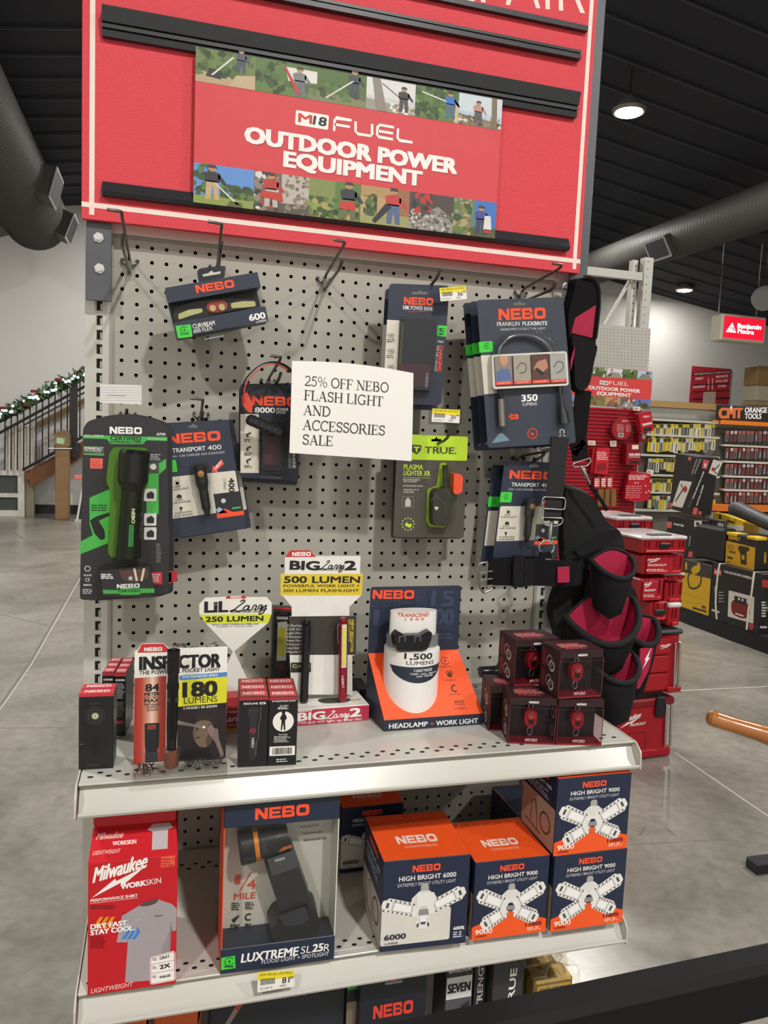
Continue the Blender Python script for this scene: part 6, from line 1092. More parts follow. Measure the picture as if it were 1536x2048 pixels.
# ------------------------------------------------ lower shelf
mred = M('#c2121f', .4, 0, .04)
def shirt(k, lb):
    t, a, B = shelf_box('shirt_box', lb, 'shirt box', S2, (175, 1992), (351.5, 1968), (174.6, 1726.7), .05, mred)
    fr, W_, H_, n_, u = B['f'], B['W'], B['H'], B['f'].n, B['u']; sh_ = -n_ * (.058 * k)
    # sloping gable and hang tab
    s0 = [fr.W(0, H_), fr.W(W_, H_), fr.W(W_ * .97, H_ + .03, -.045), fr.W(W_ * .02, H_ + .03, -.045)]; a.add(s0, [(0, 1, 2, 3)], mred); a.add([fr.W(0, H_), fr.W(W_ * .02, H_ + .03, -.045), fr.W(0, H_, -.05)], [(0, 1, 2)], mred); a.add([fr.W(W_, H_), fr.W(W_, H_, -.05), fr.W(W_ * .97, H_ + .03, -.045)], [(0, 1, 2)], mred)
    tb = Pl(fr.W(0, H_ + .03, -.045), u, Zv); tq = rnd([(W_ * .02, -.002), (W_ * .97, -.002), (W_ * .97, .034), (W_ * .88, .048), (W_ * .1, .048), (W_ * .02, .034)], .008); a.prism(tb, tq, -.001, 0, mred)
    a.flat(tb, rnd([(W_ * .36, .02), (W_ * .62, .02), (W_ * .62, .026), (W_ * .52, .027), (W_ * .49, .032), (W_ * .46, .027), (W_ * .36, .026)], .002), '#4a0a10', 1)
    sp = Pl(s0[0], u, s0[3] - s0[0]); g = BoxUV(a, sp, W_, (s0[3] - s0[0]).length)
    g.T('Milwaukee', .06, .36, .62, .2, '#e6a8a4', .02, .3); g.T('WORKSKIN', .25, .52, .42, .12, '#f0d0cc', .03); g.T('LIGHTWEIGHT', .04, .34, .2, .12, '#e8b8b4', .01, .2); g.poly([(.64, .8), (.7, .95), (.9, .95), (.94, .8), (.88, .75), (.88, .2), (.7, .2), (.7, .72)], '#b8adb0', 1)
    if k == 0:
        def q(x, y): return d4(x, y)
        f_ = fr; bolt_logo(a, f_, q(124, 622), q(420, 535), 30); a.T(f_, 'WORK', q(278, 655), q(418, 632), 11, wt, .04); a.T(f_, 'SKIN', q(418, 632), q(500, 618), 11, wt, 0); a.T(f_, 'PERFORMANCE SHIRT', q(112, 725), q(372, 694), 6, '#f3d8d4', .035); a.ln(f_, [q(110, 732), q(372, 700)], .8, '#f3d8d4', 2)
        a.lines(f_, q(112, 740), q(280, 765), 2, 2.4, '#7a0a14', 2, 3)
        gry_ = '#a39a9e'; a.px(f_, [q(255, 945), q(285, 800), q(385, 740), q(395, 730), q(480, 708), q(500, 715), q(560, 735), q(585, 760), q(582, 880), q(560, 885), q(555, 830), q(548, 985), q(545, 1145), q(302, 1165), q(318, 930), q(312, 945)], gry_, 1)
        a.px(f_, smooth([q(*p) for p in ((385, 745), (400, 728), (440, 715), (482, 708), (470, 730), (425, 745))], 4, True), '#57484c', 2); a.ln(f_, [q(555, 830), q(540, 1000), q(535, 1140)], 2, '#8d8488', 2); a.px(f_, [q(500, 1140), q(505, 980), q(555, 860), q(545, 1145)], '#948b90', 1.5); a.T(f_, 'Milwaukee', q(465, 806), q(508, 798), 3, '#5a5054', .02, .3); a.T(f_, 'WORKSKIN', q(352, 826), q(392, 820), 4, '#a8c8c0', .02)
        for x in (136, 168, 200): a.px(f_, [q(x, 846), q(x + 28, 806), q(x + 48, 803), q(x + 22, 843), q(x + 40, 865), q(x + 20, 868)], '#e8941f', 2)
        for x in (290, 318, 346): a.px(f_, [q(x + 20, 872), q(x - 2 + 24, 860), q(x + 40, 885), q(x + 14, 925), q(x - 6, 928), q(x + 20, 888)], '#2f7fd0', 2)
        a.T(f_, 'DRY FAST.', q(112, 874), q(322, 848), 10, wt, .045, 0, 3); a.T(f_, 'STAY COOL.', q(112, 906), q(356, 876), 10, wt, .045, 0, 3); a.lines(f_, q(112, 910), q(206, 980), 6, 2.4, '#7a0a14', 2, 8); a.T(f_, 'LIGHTWEIGHT', q(114, 1225), q(342, 1186), 9, '#f3dcd8', 0, .2)
        a.px(f_, [q(437, 1025), q(578, 988), q(580, 1152), q(438, 1178)], wt, 3, .004); a.ln(f_, [q(442, 1028), q(573, 994), q(575, 1148), q(443, 1172), q(442, 1028)], .9, '#c2121f', 4); a.T(f_, 'GRAY', q(492, 1040), q(548, 1027), 6.5, '#2a2626', .02, 0, 4); a.T(f_, '2X', q(492, 1092), q(552, 1078), 8.5, '#2a2626', .045, 0, 4); a.T(f_, '414G-2X', q(490, 1142), q(552, 1130), 5, '#2a2626', .04, 0, 4); a.ln(f_, [q(446, 1066), q(572, 1040)], .7, '#8a2a2a', 4); a.ln(f_, [q(446, 1116), q(572, 1092)], .7, '#8a2a2a', 4)
        for y in (1036, 1082, 1132): a.lines(f_, q(452, y - 8), q(480, y + 8), 3, 1.2, '#8a8080', 4, y)
    a.v = [p + sh_ for p in a.v]; t.location += sh_; t['org'] = tuple(V(t['org']) + sh_); a.build('carton', t)
    if k == 0: a = MB(); a.px(fr, [d4(500, 476), d4(576, 468), d4(574, 526), d4(498, 534)], '#ec5a44', 2); a.lines(fr, d4(504, 480), d4(572, 528), 3, 3, '#b8302a', 3, 2); a.build('price_sticker', t, None, 'orange price sticker')
shirt(2, 'rearmost red shirt box with a hang tab, only its top showing at the left')
shirt(1, 'second red shirt box, its hang tab rising behind the front one')
shirt(0, 'front red box with a grey printed shirt, at the left of the lower shelf')
# large flood light box
t, a, B = shelf_box('spotlight_box', 'tall navy and white carton with a black pistol spotlight behind its clear front', 'spotlight', S2, (441, 1950), (668, 1919.5), (448, 1605), .115, M('#1c2638', .45), None, None, .001)
a = MB(); fr, W_, H_, D_, n_, u = B['f'], B['W'], B['H'], B['D'], B['f'].n, B['u']; P0 = B['P']; nv_ = M('#1f2a40', .42); wh_ = M('#dedad0', .5)
Hb = fr.uv(d4(835, 985))[1]; Ht = fr.uv(d4(850, 322))[1]; e = .0005
a.obox(P0, u, Zv, n_, (0, W_), (e, Hb), (-D_, 0), nv_, .0008); a.obox(P0, u, Zv, n_, (0, W_), (Ht, H_), (-D_, 0), nv_, .0008); a.obox(P0, u, Zv, n_, (0, W_), (Hb, Ht), (-.052, -.05), wh_); a.obox(P0, u, Zv, n_, (0, .0015), (Hb, Ht), (-D_, 0), M('#e8552a', .45)); a.obox(P0, u, Zv, n_, (W_ - .0015, W_), (Hb, Ht), (-D_, 0), wh_)
L_ = B['l']; a.flat(L_, [(0, .001), (D_ * .25, .001), (D_ * .25, H_), (0, H_)], '#1d1d22', 1); a.flat(L_, [(D_ * .25, .001), (D_, .001), (D_, H_), (D_ * .25, H_)], '#e05428', 1)
nebo(a, fr, d4(1015, 274), d4(1312, 246), 23); g = F(a, B, 't'); g.nebo(.3, .72, .2, .32, '#8a3a28')
for s_, p0, p1, h_, w_ in (('LUXTREME', (936, 1058), (1250, 1016), 18, .025), ('SL', (1264, 1008), (1322, 1000), 14, -.004), ('25', (1326, 1000), (1386, 992), 16, .03), ('R', (1390, 994), (1422, 990), 14, 0)): a.T(fr, s_, d4(*p0), d4(*p1), h_, wt, w_, .12)
a.T(fr, 'FLOOD LIGHT + SPOTLIGHT', d4(1050, 1064), d4(1418, 1016), 8, '#d8d8d8', .005, .1); a.px(fr, [d4(830, 1030), d4(905, 1018), d4(908, 1086), d4(828, 1098)], grnl, 1); plug(a, fr, d4(874, 1050), 8); a.rect(fr, d4(846, 1074), d4(898, 1082), '#1f5a22', 2)
bk = fr.off(-.0495)
for i, s_ in enumerate(('Mode Select Dial', 'Tripod Mountable', 'Removable Belt Clip')): a.T(bk, s_, d4(1262 + i * 10, 318 + i * 36), d4(1364 + i * 20, 306 + i * 36), 4.6, '#3a3832', .005)
a.T(bk, '1', d4(902, 628), d4(934, 626), 20, '#e0502c', .01); a.ln(bk, [d4(930, 668), d4(992, 562)], 2.4, '#e0502c', 1); a.T(bk, '4', d4(968, 656), d4(1018, 652), 20, '#e0502c', .01); a.T(bk, 'MILE', d4(898, 712), d4(1016, 704), 13, '#e0502c', .015)
a.lines(bk, d4(885, 725), d4(935, 770), 4, 2.4, '#3a3832', 2, 3); a.lines(bk, d4(960, 722), d4(1010, 765), 4, 2.4, '#3a3832', 2, 5); a.px(bk, [d4(885, 820), d4(925, 795), d4(930, 800), d4(900, 840)], '#2a2824', 2); a.ring(bk, d4(980, 806), 6, 3, '#2a2824', 2, 14, .8, 5.4); a.lines(bk, d4(880, 845), d4(935, 862), 2, 2.4, '#3a3832', 2, 6); a.lines(bk, d4(960, 840), d4(1000, 856), 2, 2.4, '#3a3832', 2, 7); a.build('carton', t)
md = fr.off(-.027); a = MB()
def Q(*pts): return [md.uv(d4(*p)) for p in pts]
a.prism(md, rnd(Q((1060, 500), (1205, 400), (1225, 420), (1320, 690), (1150, 770)), .006), -.02, .02, M('#26272c', .4), None, .94)
a.prism(md, rnd(Q((1085, 830), (1120, 770), (1200, 735), (1300, 695), (1345, 720), (1365, 790), (1358, 840), (1300, 905), (1160, 915), (1090, 880)), .006), -.026, .026, blk, None, .93); a.px(md.off(.0265), [d4(1140, 800), d4(1290, 745), d4(1310, 820), d4(1270, 850), d4(1180, 855)], '#303136', 1); a.build('spotlight_handle', t)
a = MB(); ha, hb2 = md.W(*md.uv(d4(925, 425))), md.W(*md.uv(d4(1195, 365))); ax = (hb2 - ha).normalized(); LL = (hb2 - ha).length; k = md.mpp(d4(1000, 400)) / 2.743
a.lathe(ha, ax, [(0, 84 * k), (.004, 92 * k), (LL * .3, 90 * k), (LL * .3, 80 * k), (LL * .75, 78 * k), (LL, 64 * k)], M('#1f2024', .3), 24); a.px(md.off(80 * k), [d4(1050, 395), d4(1078, 390), d4(1082, 446), d4(1054, 452)], '#3a3b40', 1); sh_ = a.build('spotlight_head', t)
a = MB(); a.lathe(ha + ax * LL * .31, ax, [(0, 88 * k), (LL * .09, 88 * k)], M('#d8822c', .35, .3), 24); a.build('focus_ring', sh_, None, 'orange focus ring'); a = MB(); mf = md.off(.021); a.px(mf, [d4(1140, 432), d4(1215, 408), d4(1222, 422), d4(1146, 452)], '#b8602c', 1); a.px(mf, [d4(1080, 490), d4(1225, 440), d4(1260, 530), d4(1110, 580)], '#4a4c52', 1); nebo(a, mf, d4(1126, 504), d4(1180, 488), 5, '#c9c9c9'); a.build('trigger_panel', t)
a = MB(); a.obox(P0, u, Zv, n_, (.002, W_ - .001), (Hb, Ht), (-.0016, -.0004), clear); a.build('clear_window', t)
# utility light cartons
hn = M('#1d2740', .42); ho = M('#f2571e', .42)
def lamp4(g, cx, cy, s, arms=4):
    w_, gr_, dk2 = '#e6e4e0', '#bdbab8', '#8f8c8c'
    g.poly([(cx - .045 * s, cy + .2 * s), (cx + .045 * s, cy + .2 * s), (cx + .045 * s, cy + .28 * s), (cx + .03 * s, cy + .31 * s), (cx - .03 * s, cy + .31 * s), (cx - .045 * s, cy + .28 * s)], '#a8a5a2', 1.6)
    g.poly([(cx - .16 * s, cy + .06 * s), (cx + .16 * s, cy + .06 * s), (cx + .14 * s, cy + .16 * s), (cx + .06 * s, cy + .23 * s), (cx - .06 * s, cy + .23 * s), (cx - .14 * s, cy + .16 * s)], '#dcdad6', 1.8)
    A_ = [(-.43, .21), (.43, .24), (-.36, -.20), (.36, -.18)] if arms == 4 else [(-.46, .12), (.46, .19), (0, -.17)]
    for i, (dx, dy) in enumerate(A_):
        ln_ = math.hypot(dx, dy); ux, uy = dx / ln_, dy / ln_; px_, py_ = -uy, ux; W2 = .13 if arms == 4 or i < 2 else .14; l0 = .05
        def pt(a_, b_): return (cx + (ux * a_ + px_ * b_) * s, cy + (uy * a_ + py_ * b_) * s)
        hw = .085 if arms == 4 else .07
        g.poly([pt(l0, -hw), pt(ln_ - .05, -hw * 1.15), pt(ln_ + .02, -hw * .5), pt(ln_ + .02, hw * .5), pt(ln_ - .05, hw * 1.15), pt(l0, hw)], w_, 2.2 + i * .1)
        g.poly([pt(l0 + .08, -hw * .65), pt(ln_ - .1, -hw * .75), pt(ln_ - .1, hw * .75), pt(l0 + .08, hw * .65)], gr_, 3 + i * .05)
        g.poly([pt(l0 + .1, -hw * .5), pt(ln_ - .12, -hw * .6), pt(ln_ - .12, hw * .6), pt(l0 + .1, hw * .5)], '#f0efec', 3.5 + i * .05)
        for k in range(7):
            f_ = l0 + .07 + (ln_ - l0 - .1) * k / 6
            for sg in (-1, 1): g.poly([pt(f_, sg * hw * .72), pt(f_ + .02, sg * hw * .74), pt(f_ + .028, sg * hw * 1.0), pt(f_ + .008, sg * hw * .98)], '#4a484a', 4 + i * .05)
        g.poly([pt(ln_ - .06, -hw * .4), pt(ln_ - .03, -hw * .4), pt(ln_ - .03, hw * .4), pt(ln_ - .06, hw * .4)], '#4a484a', 4)
    g.poly([(cx - .05 * s, cy + .03 * s), (cx + .05 * s, cy + .03 * s), (cx + .06 * s, cy - .03 * s), (cx - .06 * s, cy - .03 * s)], dk2, 5)
def utility(kind, bl, br, tl, depth, label, z=S2, Y=None, full=True):
    t, a, B = shelf_box('utility_light_box', label, 'light bulb box', z, bl, br, tl, depth, hn, None, None, .001, None, Y)
    g = F(a, B, 't'); g.rect(.0, .0, 1, 1, ho, .6); g.nebo(.24, .72, .32, .17, '#f3dcd0'); g.T('ILLUMINATE POSSIBILITIES', .3, .68, .22, .05, '#f8b89a', .005); 
    for k in range(6): g.disc(.1 + .16 * k, .9, .014, '#f7a888', 1)
    g = F(a, B); nums = '6000' if kind == 6 else '9000'
    g.nebo(.33, .65, .855, .075); g.T('HIGH BRIGHT ' + nums, .18, .84, .765, .055, wt, .012); g.T('EXTREMELY BRIGHT UTILITY LIGHT', .17, .84, .705, .036, '#c9ccd4', 0)
    if kind == 9:
        g.poly([(0, 0), (1, 0), (1, .17), (.5, .33), (0, .17)], ho, .8); lamp4(g, .5, .375, 1.0); g.poly([(.46, .26), (.54, .26), (.55, .315), (.45, .315)], '#e0602a', 5)
        g.T('9000', .04, .27, .075, .062, '#f7e0d4', .035, 0, 5); g.T('LUMENS', .05, .2, .035, .025, '#7a2a18', .02, 0, 5); g.T('1100%', .72, .94, .1, .05, '#8a1f18', .04, 0, 5); g.lines(.74, .04, .94, .09, 3, .012, '#f7b89a', 5, 3)
    else:
        g.rect(.0, .07, .8, .5, '#d8d4ca', .8, .004); g.poly([(.8, .42), (1, .42), (1, .5), (.72, .5)], '#1d2740', 1); lamp4(g, .48, .41, 1.0, 3); g.rect(.39, .47, .60, .62, '#e6e4e0', 4.6, .004); g.rect(.46, .62, .53, .69, '#a8a5a2', 1.7)
        g.T('6000', .04, .29, .135, .06, '#23283a', .03, 0, 5); g.T('LUMENS', .05, .2, .085, .024, '#5a5a60', .01, 0, 5); g.T('600%', .84, .97, .17, .038, wt, .03, 0, 5); g.lines(.84, .08, .97, .155, 3, .014, '#c9ccd4', 5, 4)
    g = F(a, B, 'l'); g.rect(.02, .02, .98, .5 if kind == 6 else .58, '#b9aca0' if kind == 6 else '#a8907c', .6, .004); g.nebo(.3, .75, .88, .07, '#e8502a'); g.T('HIGH BRIGHT ' + nums, .15, .85, .78, .05, '#c9ccd4', .01); g.lines(.15, .62, .85, .75, 4, .02, '#8f96a8', 1, 5); g.ring(.72, .3, .14, .03, '#4a3a34', 1); g.ln([(.3, .15), (.32, .42), (.42, .48), (.48, .3), (.52, .12)], .02, '#4a3a34', 1); g.ln([(.15, .14), (.6, .1)], .02, '#4a3a34', 1)
    a.build('carton', t); return B
B1 = utility(9, d5(1070, 848), d5(1405, 800), d5(1085, 495), .125, 'navy and orange utility light carton at the right shelf end, under the stacked one')
zs = S2 + B1['H'] + .0006; yy = (B1['P'].y + (B1['P'] + B1['u'] * B1['W']).y) / 2
utility(9, d5(1085, 493), d5(1425, 461), d5(1100, 135), .125, 'navy and orange utility light carton stacked on another at the right shelf end', zs, yy)
utility(9, d5(703, 888), d5(1048, 843), d5(718, 525), .13, 'four armed light carton between the stacked pair and the larger white fronted one')
utility(6, d5(278, 945), d5(678, 899), d5(288, 520), .145, 'large white fronted three armed light carton in the middle of the lower shelf')
P0 = PY(*d5(90, 640), -.155)
utility(6, (678, 1790), (799, 1782), d5(92, 272), .1, 'shaded orange topped carton at the back, behind the spotlight carton', S2, -.155)
utility(9, d5(960, 560), d5(1250, 540), d5(812, 300), .10, 'shaded orange topped carton at the rear, mostly hidden left of the stacked pair', S2, -.155) if False else None
pr_ = PY(*d5(800, 172), -.03); ph = Pl(pr_, X, Zv); zt_ = pr_.z
t = thing('utility_light_box', 'orange topped carton in shade at the back, left of the stacked pair', 'light bulb box', V((pr_.x + .07, -.09, S2)))
a = MB(); a.obox(V((pr_.x, -.15, S2 + .0005)), X, Zv, -Yv, (0, .14), (0, zt_ - S2), (-.12, 0), hn, .001); tpp = Pl((pr_.x, -.15, zt_ + .0003), X, Yv); a.flat(tpp, [(0, 0), (.14, 0), (.14, .12), (0, .12)], ho, .5); g = BoxUV(a, tpp, .14, .12); g.nebo(.5, .98, .4, .2, '#f3dcd0'); a.build('carton', t)
# ------------------------------------------------ bottom shelf
def s3box(name, label, cat, x0, x1, y, h, d, m, fn=None):
    t = thing(name, label, cat, V(((x0 + x1) / 2, y + d / 2, S3))); a = MB(); a.obox(V((x0, y, S3 + .0006)), X, Zv, -Yv, (0, x1 - x0), (0, h), (-d, 0), m, .001)
    B = dict(f=Pl((x0, y, S3), X, Zv), t=Pl((x0, y, S3 + h + .0006), X, Yv), l=Pl((x0, y + d, S3), -Yv, Zv), W=x1 - x0, H=h, D=d)
    if fn: fn(a, B)
    a.build('carton', t)
def orange_pack(a, B):
    g = F(a, B)
    for k in range(26): g.poly([(max(0, k / 20 - .3), .3 if k < 6 else .02), (max(0, k / 20 - .28), .3 if k < 6 else .02), (min(1, k / 20), .96), (max(0, min(1, k / 20) - .02), .96)], '#b84a14', 1)
    g.rect(0, .6, 1, .63, '#7a1a14', 2)
x_ = lambda px_, Y: PY(*px_, Y).x
s3box('orange_carton', 'orange striped carton at the left end of the bottom shelf', 'box', x_((170, 2040), -.34), x_((299, 2020), -.34), -.34, .185, .06, M('#d8601c', .4), orange_pack)
s3box('orange_carton', 'second orange striped carton, right of the one at the left end', 'box', x_((308, 2030), -.33), x_((402, 2010), -.33), -.33, .190, .06, M('#d8601c', .4), orange_pack)
def lum420(a, B):
    g = F(a, B); g.T('420', .5, .72, .74, .09, '#8f96a8', .03); g.T('LUMENS', .5, .7, .66, .05, '#5f6678', 0); g.poly([(.1, .5), (.14, .5), (.36, .9), (.46, .98), (.4, 1), (.3, .9)], '#b8452c', 1); g.poly([(.1, .5), (.14, .5), (.2, .62), (.17, .64)], '#8a867c', 2)
s3box('dark_carton', 'dark navy carton marked 420 in shade on the bottom shelf', 'box', x_((420, 2030), -.30), x_((690, 2000), -.30), -.30, .195, .05, M('#171b26', .45), lum420)
def green_sq(a, B):
    g = F(a, B); g.rect(.0, .72, .95, .93, '#2f9c3a', 1); g.rect(0, .3, .9, .6, '#7a6a58', 1); g.lines(.05, .05, .9, .28, 3, .03, '#5a6072', 1)
s3box('narrow_carton', 'narrow dark carton with a green square, left of the headlamp card on the bottom shelf', 'box', x_((693, 2020), -.31), x_((715, 2010), -.31), -.31, .185, .04, M('#12151c', .45), green_sq)
def mycro(a, B):
    g = F(a, B); g.nebo(.2, .8, .5, .13, '#d43a2a'); g.T('MYCRO', .32, .62, .36, .06, '#d8d8d8', .01); g.T('250', .65, .8, .36, .06, '#d8d8d8', .01); g.T('HEADLAMP & CAP LIGHT', .24, .78, .26, .045, '#a8acb4', 0); g.rect(.36, .82, .62, .845, '#8a8f98', 1, .001); g.rect(.44, .84, .52, .86, '#c03a34', 2)
s3box('headlamp_card', 'dark navy card with red wordmark and white print standing on the bottom shelf', 'headlamp', x_((720, 2010), -.335), x_((853, 1990), -.335), -.335, .185, .02, M('#121722', .5), mycro)
def seven(a, B):
    g = F(a, B); g.rect(.04, .5, .96, .78, '#c9c9c6', 1); g.T('SEVEN', .08, .92, .58, .12, '#16161a', .04, 0, 2); g.T('REVOLUTION', .1, .9, .84, .06, '#c9c9c6', .02); g.rect(.04, .1, .96, .5, '#4a4a4e', 1); g.poly([(.5, .12), (.6, .4), (.9, .45), (.9, .12)], '#1a1a1c', 2)
s3box('grey_box', 'grey and white box lettered SEVEN, right of the navy headlamp card', 'box', x_((890, 1990), -.30), x_((945, 1980), -.30), -.30, .15, .06, M('#26262a', .45), seven)
def vert_txt(a, B):
    g = F(a, B); vs, fs = glyphs('STRENGTH', .02); a.add([g.pl.W((.75 - y * .45) * g.W, (.15 + x * .7) * g.H, L1 * 2) for x, y in vs], fs, '#b9b9b4')
s3box('narrow_black_box', 'narrow black box with sideways lettering on the bottom shelf', 'box', x_((947, 1980), -.29), x_((972, 1970), -.29), -.29, .18, .05, M('#141416', .4), vert_txt)
def truebox(a, B):
    g = F(a, B, 't'); g.lines(.1, .1, .9, .9, 4, .02, '#4a4a4c', 1); g = F(a, B); vs, fs = glyphs('TRUE', .02); a.add([g.pl.W((.72 - y * .22 + x * .06) * g.W, (.25 + x * .55) * g.H, L1 * 2) for x, y in vs], fs, '#e0e0dc'); g.poly([(.5, .06), (.76, .1), (.72, .2), (.58, .12), (.56, .2), (.5, .18)], '#e0e0dc', 2)
s3box('charcoal_box', 'charcoal box with white sideways TRUE lettering near the right end of the bottom shelf', 'box', x_((985, 1985), -.31), x_((1045, 1970), -.31), -.31, .155, .10, M('#2b2b2f', .5), truebox)
for i, (px_, Y, lb) in enumerate((((1078, 1942), -.25, 'rear crumpled clear pack of gold key tools at the right end of the bottom shelf'), ((1108, 1972), -.31, 'front crumpled clear pack of gold key tools at the right end of the bottom shelf'))):
    c = PY(*px_, Y); t = thing('key_tool_pack', lb, 'tool pack', V((c.x, c.y, S3))); a = MB(); rr = random.Random(i + 4); h_ = c.z - S3 + .012
    a.obox(V((c.x - .04, c.y, S3 + .0006)), X, Zv, -Yv, (0, .08), (0, h_), (-.045, 0), M('#8a6f2a', .35, .5), .004); pf = Pl((c.x - .04, c.y, S3), X, Zv); a.flat(pf, [(.006, h_ - .028), (.074, h_ - .028), (.074, h_ - .008), (.006, h_ - .008)], '#c9a02a', 1)
    vs, fs = glyphs('SKELETON', .03); a.add([pf.W(.01 + x * .06, h_ - .023 + y * .010, L1 * 2) for x, y in vs], fs, '#26200f'); a.build('gold_carton', t)
    a = MB(); G = []
    for r_ in range(5): G.append([V((c.x - .05 + .1 * k / 8 + rr.uniform(-.004, .004), c.y - .008 + .055 * r_ / 4 - .006 * math.sin(k), S3 + h_ + .004 + rr.uniform(0, .02))) for k in range(9)])
    G.insert(0, [V((p.x, p.y - .003, S3 + .004)) for p in G[0]]); G.append([V((p.x, p.y + .003, S3 + .004)) for p in G[-1]]); a.grid(G, CLEAR('#f4f2ea', 1.1, .1), False); a.tube([V((c.x + .02 * math.cos(k * math.pi / 8), c.y, S3 + h_ + .012 + .022 * math.sin(k * math.pi / 8))) for k in range(9)], .002, CLEAR('#f0f0ea', 1.2, .05), 6); a.build('clear_wrap', t)
# ---------------------------------------------------------------- tool belt hanging at the right end
fab = M('#161517', .9, 0, .25, 260, .5, 0, .15); fab2 = M('#1c1b1d', .9, 0, .2, 260, .4, 0, .15); lining = M('#a5123c', .75, 0, .12, 200, .3); edge = M('#222123', .8, 0, .1, 40, 0, 0, .2)
BY = -.10
TB = thing('tool_belt', 'black and red tool belt with suspenders and open pouches at the gondola right end', 'tool belt', PY(1180, 1400, BY))
tp = Pl(PY(1180, 1150, BY), X, Zv)
def sheet(pts, d, th, m, name, lab=None, r=.004, sm=False, pl=None, top=.96):
    pl = pl or tp.off(d); q = [pl.uv(p) for p in pts]
    q = [tuple(p) for p in smooth(q, 4, True)] if sm else rnd(q, r); a = MB(); a.prism(pl, q, -th, 0, m, None, top); return a.build(name, TB, None, lab)
# upper suspender pad: thick, rounded, with a red patch and a pocket flap
sheet([pd(*p) for p in ((606, 300), (690, 285), (770, 288), (830, 318), (868, 380), (886, 450), (884, 620), (860, 850), (840, 980), (820, 1140), (790, 1400), (640, 1420), (540, 1330), (535, 1000), (520, 700), (560, 560), (600, 420))], -.012, .03, fab, 'suspender_pad', None, .012)
sheet([pd(*p) for p in ((604, 742), (842, 592), (796, 972), (700, 945), (560, 912), (552, 940))], -.0105, .006, lining, 'red_patch', 'red mesh patch', .002)
sheet([pd(*p) for p in ((560, 925), (620, 915), (700, 950), (800, 985), (838, 990), (834, 1030), (858, 1062), (800, 1310), (770, 1480), (700, 1560), (640, 1560), (600, 1500), (590, 1200))], .002, .02, fab2, 'pad_pocket', None, .010)
sheet([pd(*p) for p in ((604, 1050), (600, 1130), (560, 1320), (552, 1330), (556, 1220), (590, 1100))], .0035, .004, lining, 'pocket_trim', 'red trim', .002)
a = MB(); ep = tp.off(-.006); a.tube([ep.W(*ep.uv(pd(*p))) for p in ((700, 288), (770, 292), (826, 322), (862, 384), (878, 452), (876, 620), (852, 850), (836, 970))], .0022, edge, 8); a.build('pad_piping', TB)
def webbing(pts, w_px, d, m, name, lab=None, th=.0022):
    pl = tp.off(d); q = smooth([pl.uv(p) for p in pts], 6); k = pl.mpp(pts[0]); a = MB(); L_, R_ = [], []
    for i, p in enumerate(q):
        t_ = (q[min(i + 1, len(q) - 1)] - q[max(i - 1, 0)]).normalized(); n_ = V((-t_.y, t_.x)) * (w_px * k / 2); L_.append((p.x + n_.x, p.y + n_.y)); R_.append((p.x - n_.x, p.y - n_.y))
    for z_, fl in ((0, 0), (-th, 1)): a.grid([[pl.W(*x, z_) for x in (L_ if not fl else R_)], [pl.W(*x, z_) for x in (R_ if not fl else L_)]], m)
    for S in (L_, R_): a.grid([[pl.W(*x, 0) for x in S], [pl.W(*x, -th) for x in S]], m)
    return a.build(name, TB, None, lab)
webbing([pd(700, 1540), d3(790, 10), d3(800, 60), d3(806, 135)], 36, -.01, fab, 'suspender_strap')
webbing([d3(672, -20), d3(655, 130), d3(640, 300), d3(625, 440), d3(618, 540)], 38, .035, M('#1a1a1c', .8, 0, .3, 900), 'front_strap', 'black ribbed strap')
def wire_loop(pts, r, m, d, name, lab=None, closed=True): a = MB(); pl = tp.off(d); a.tube([pl.W(*pl.uv(p)) for p in pts], r, m, 8, closed); return a.build(name, TB, None, lab)
q4 = lambda pts, f, r=10: [f(*p) for p in rnd(pts, r, 4)]
wire_loop(q4([(552, 378), (706, 386), (700, 466), (548, 456)], d3, 22), .0016, chrome, .040, 'slide_buckle', 'chrome slide buckle')
wire_loop(q4([(534, 515), (690, 522), (680, 560), (640, 576), (560, 566)], d3, 25), .0015, chrome, .040, 'strap_ring', 'chrome strap ring')
a = MB(); pl = tp.off(.041); g = lambda x, y: pl.W(*pl.uv(d3(x, y))); a.tube([g(612, 548), g(606, 590), g(602, 640), g(598, 678)], [.0022, .0042, .0036, .002], chrome, 10); a.tube([g(598, 640), g(620, 660), g(612, 690), g(592, 690)], .0014, chrome, 8); a.build('snap_hook', TB, None, 'chrome snap hook')
wire_loop([d3(578 + 50 * math.cos(k * math.pi / 10), 715 + 46 * math.sin(k * math.pi / 10)) for k in range(20)], .0019, chrome, .041, 'key_ring', 'chrome ring')
sheet([d3(*p) for p in ((536, 748), (614, 748), (616, 795), (532, 792))], .044, .004, fab, 'leather_tab', None, .003)
wire_loop(q4([(752, 158), (868, 118), (876, 140), (850, 172), (800, 180), (760, 182)], d3, 16), .0015, chrome, -.004, 'upper_ring', 'chrome ring')
a = MB(); pl = tp.off(-.003); g = lambda x, y: pl.W(*pl.uv(d3(x, y))); a.tube([g(808, 172), g(826, 205), g(846, 245), g(858, 278)], [.002, .005, .004, .002], chrome, 10); a.tube([g(846, 232), g(862, 262), g(870, 290), g(858, 296)], .0014, chrome, 8); a.build('upper_snap_hook', TB, None, 'chrome snap hook')
webbing([d3(862, 285), d3(888, 330), d3(935, 390), d3(985, 470)], 7, -.006, fab, 'thin_cord')
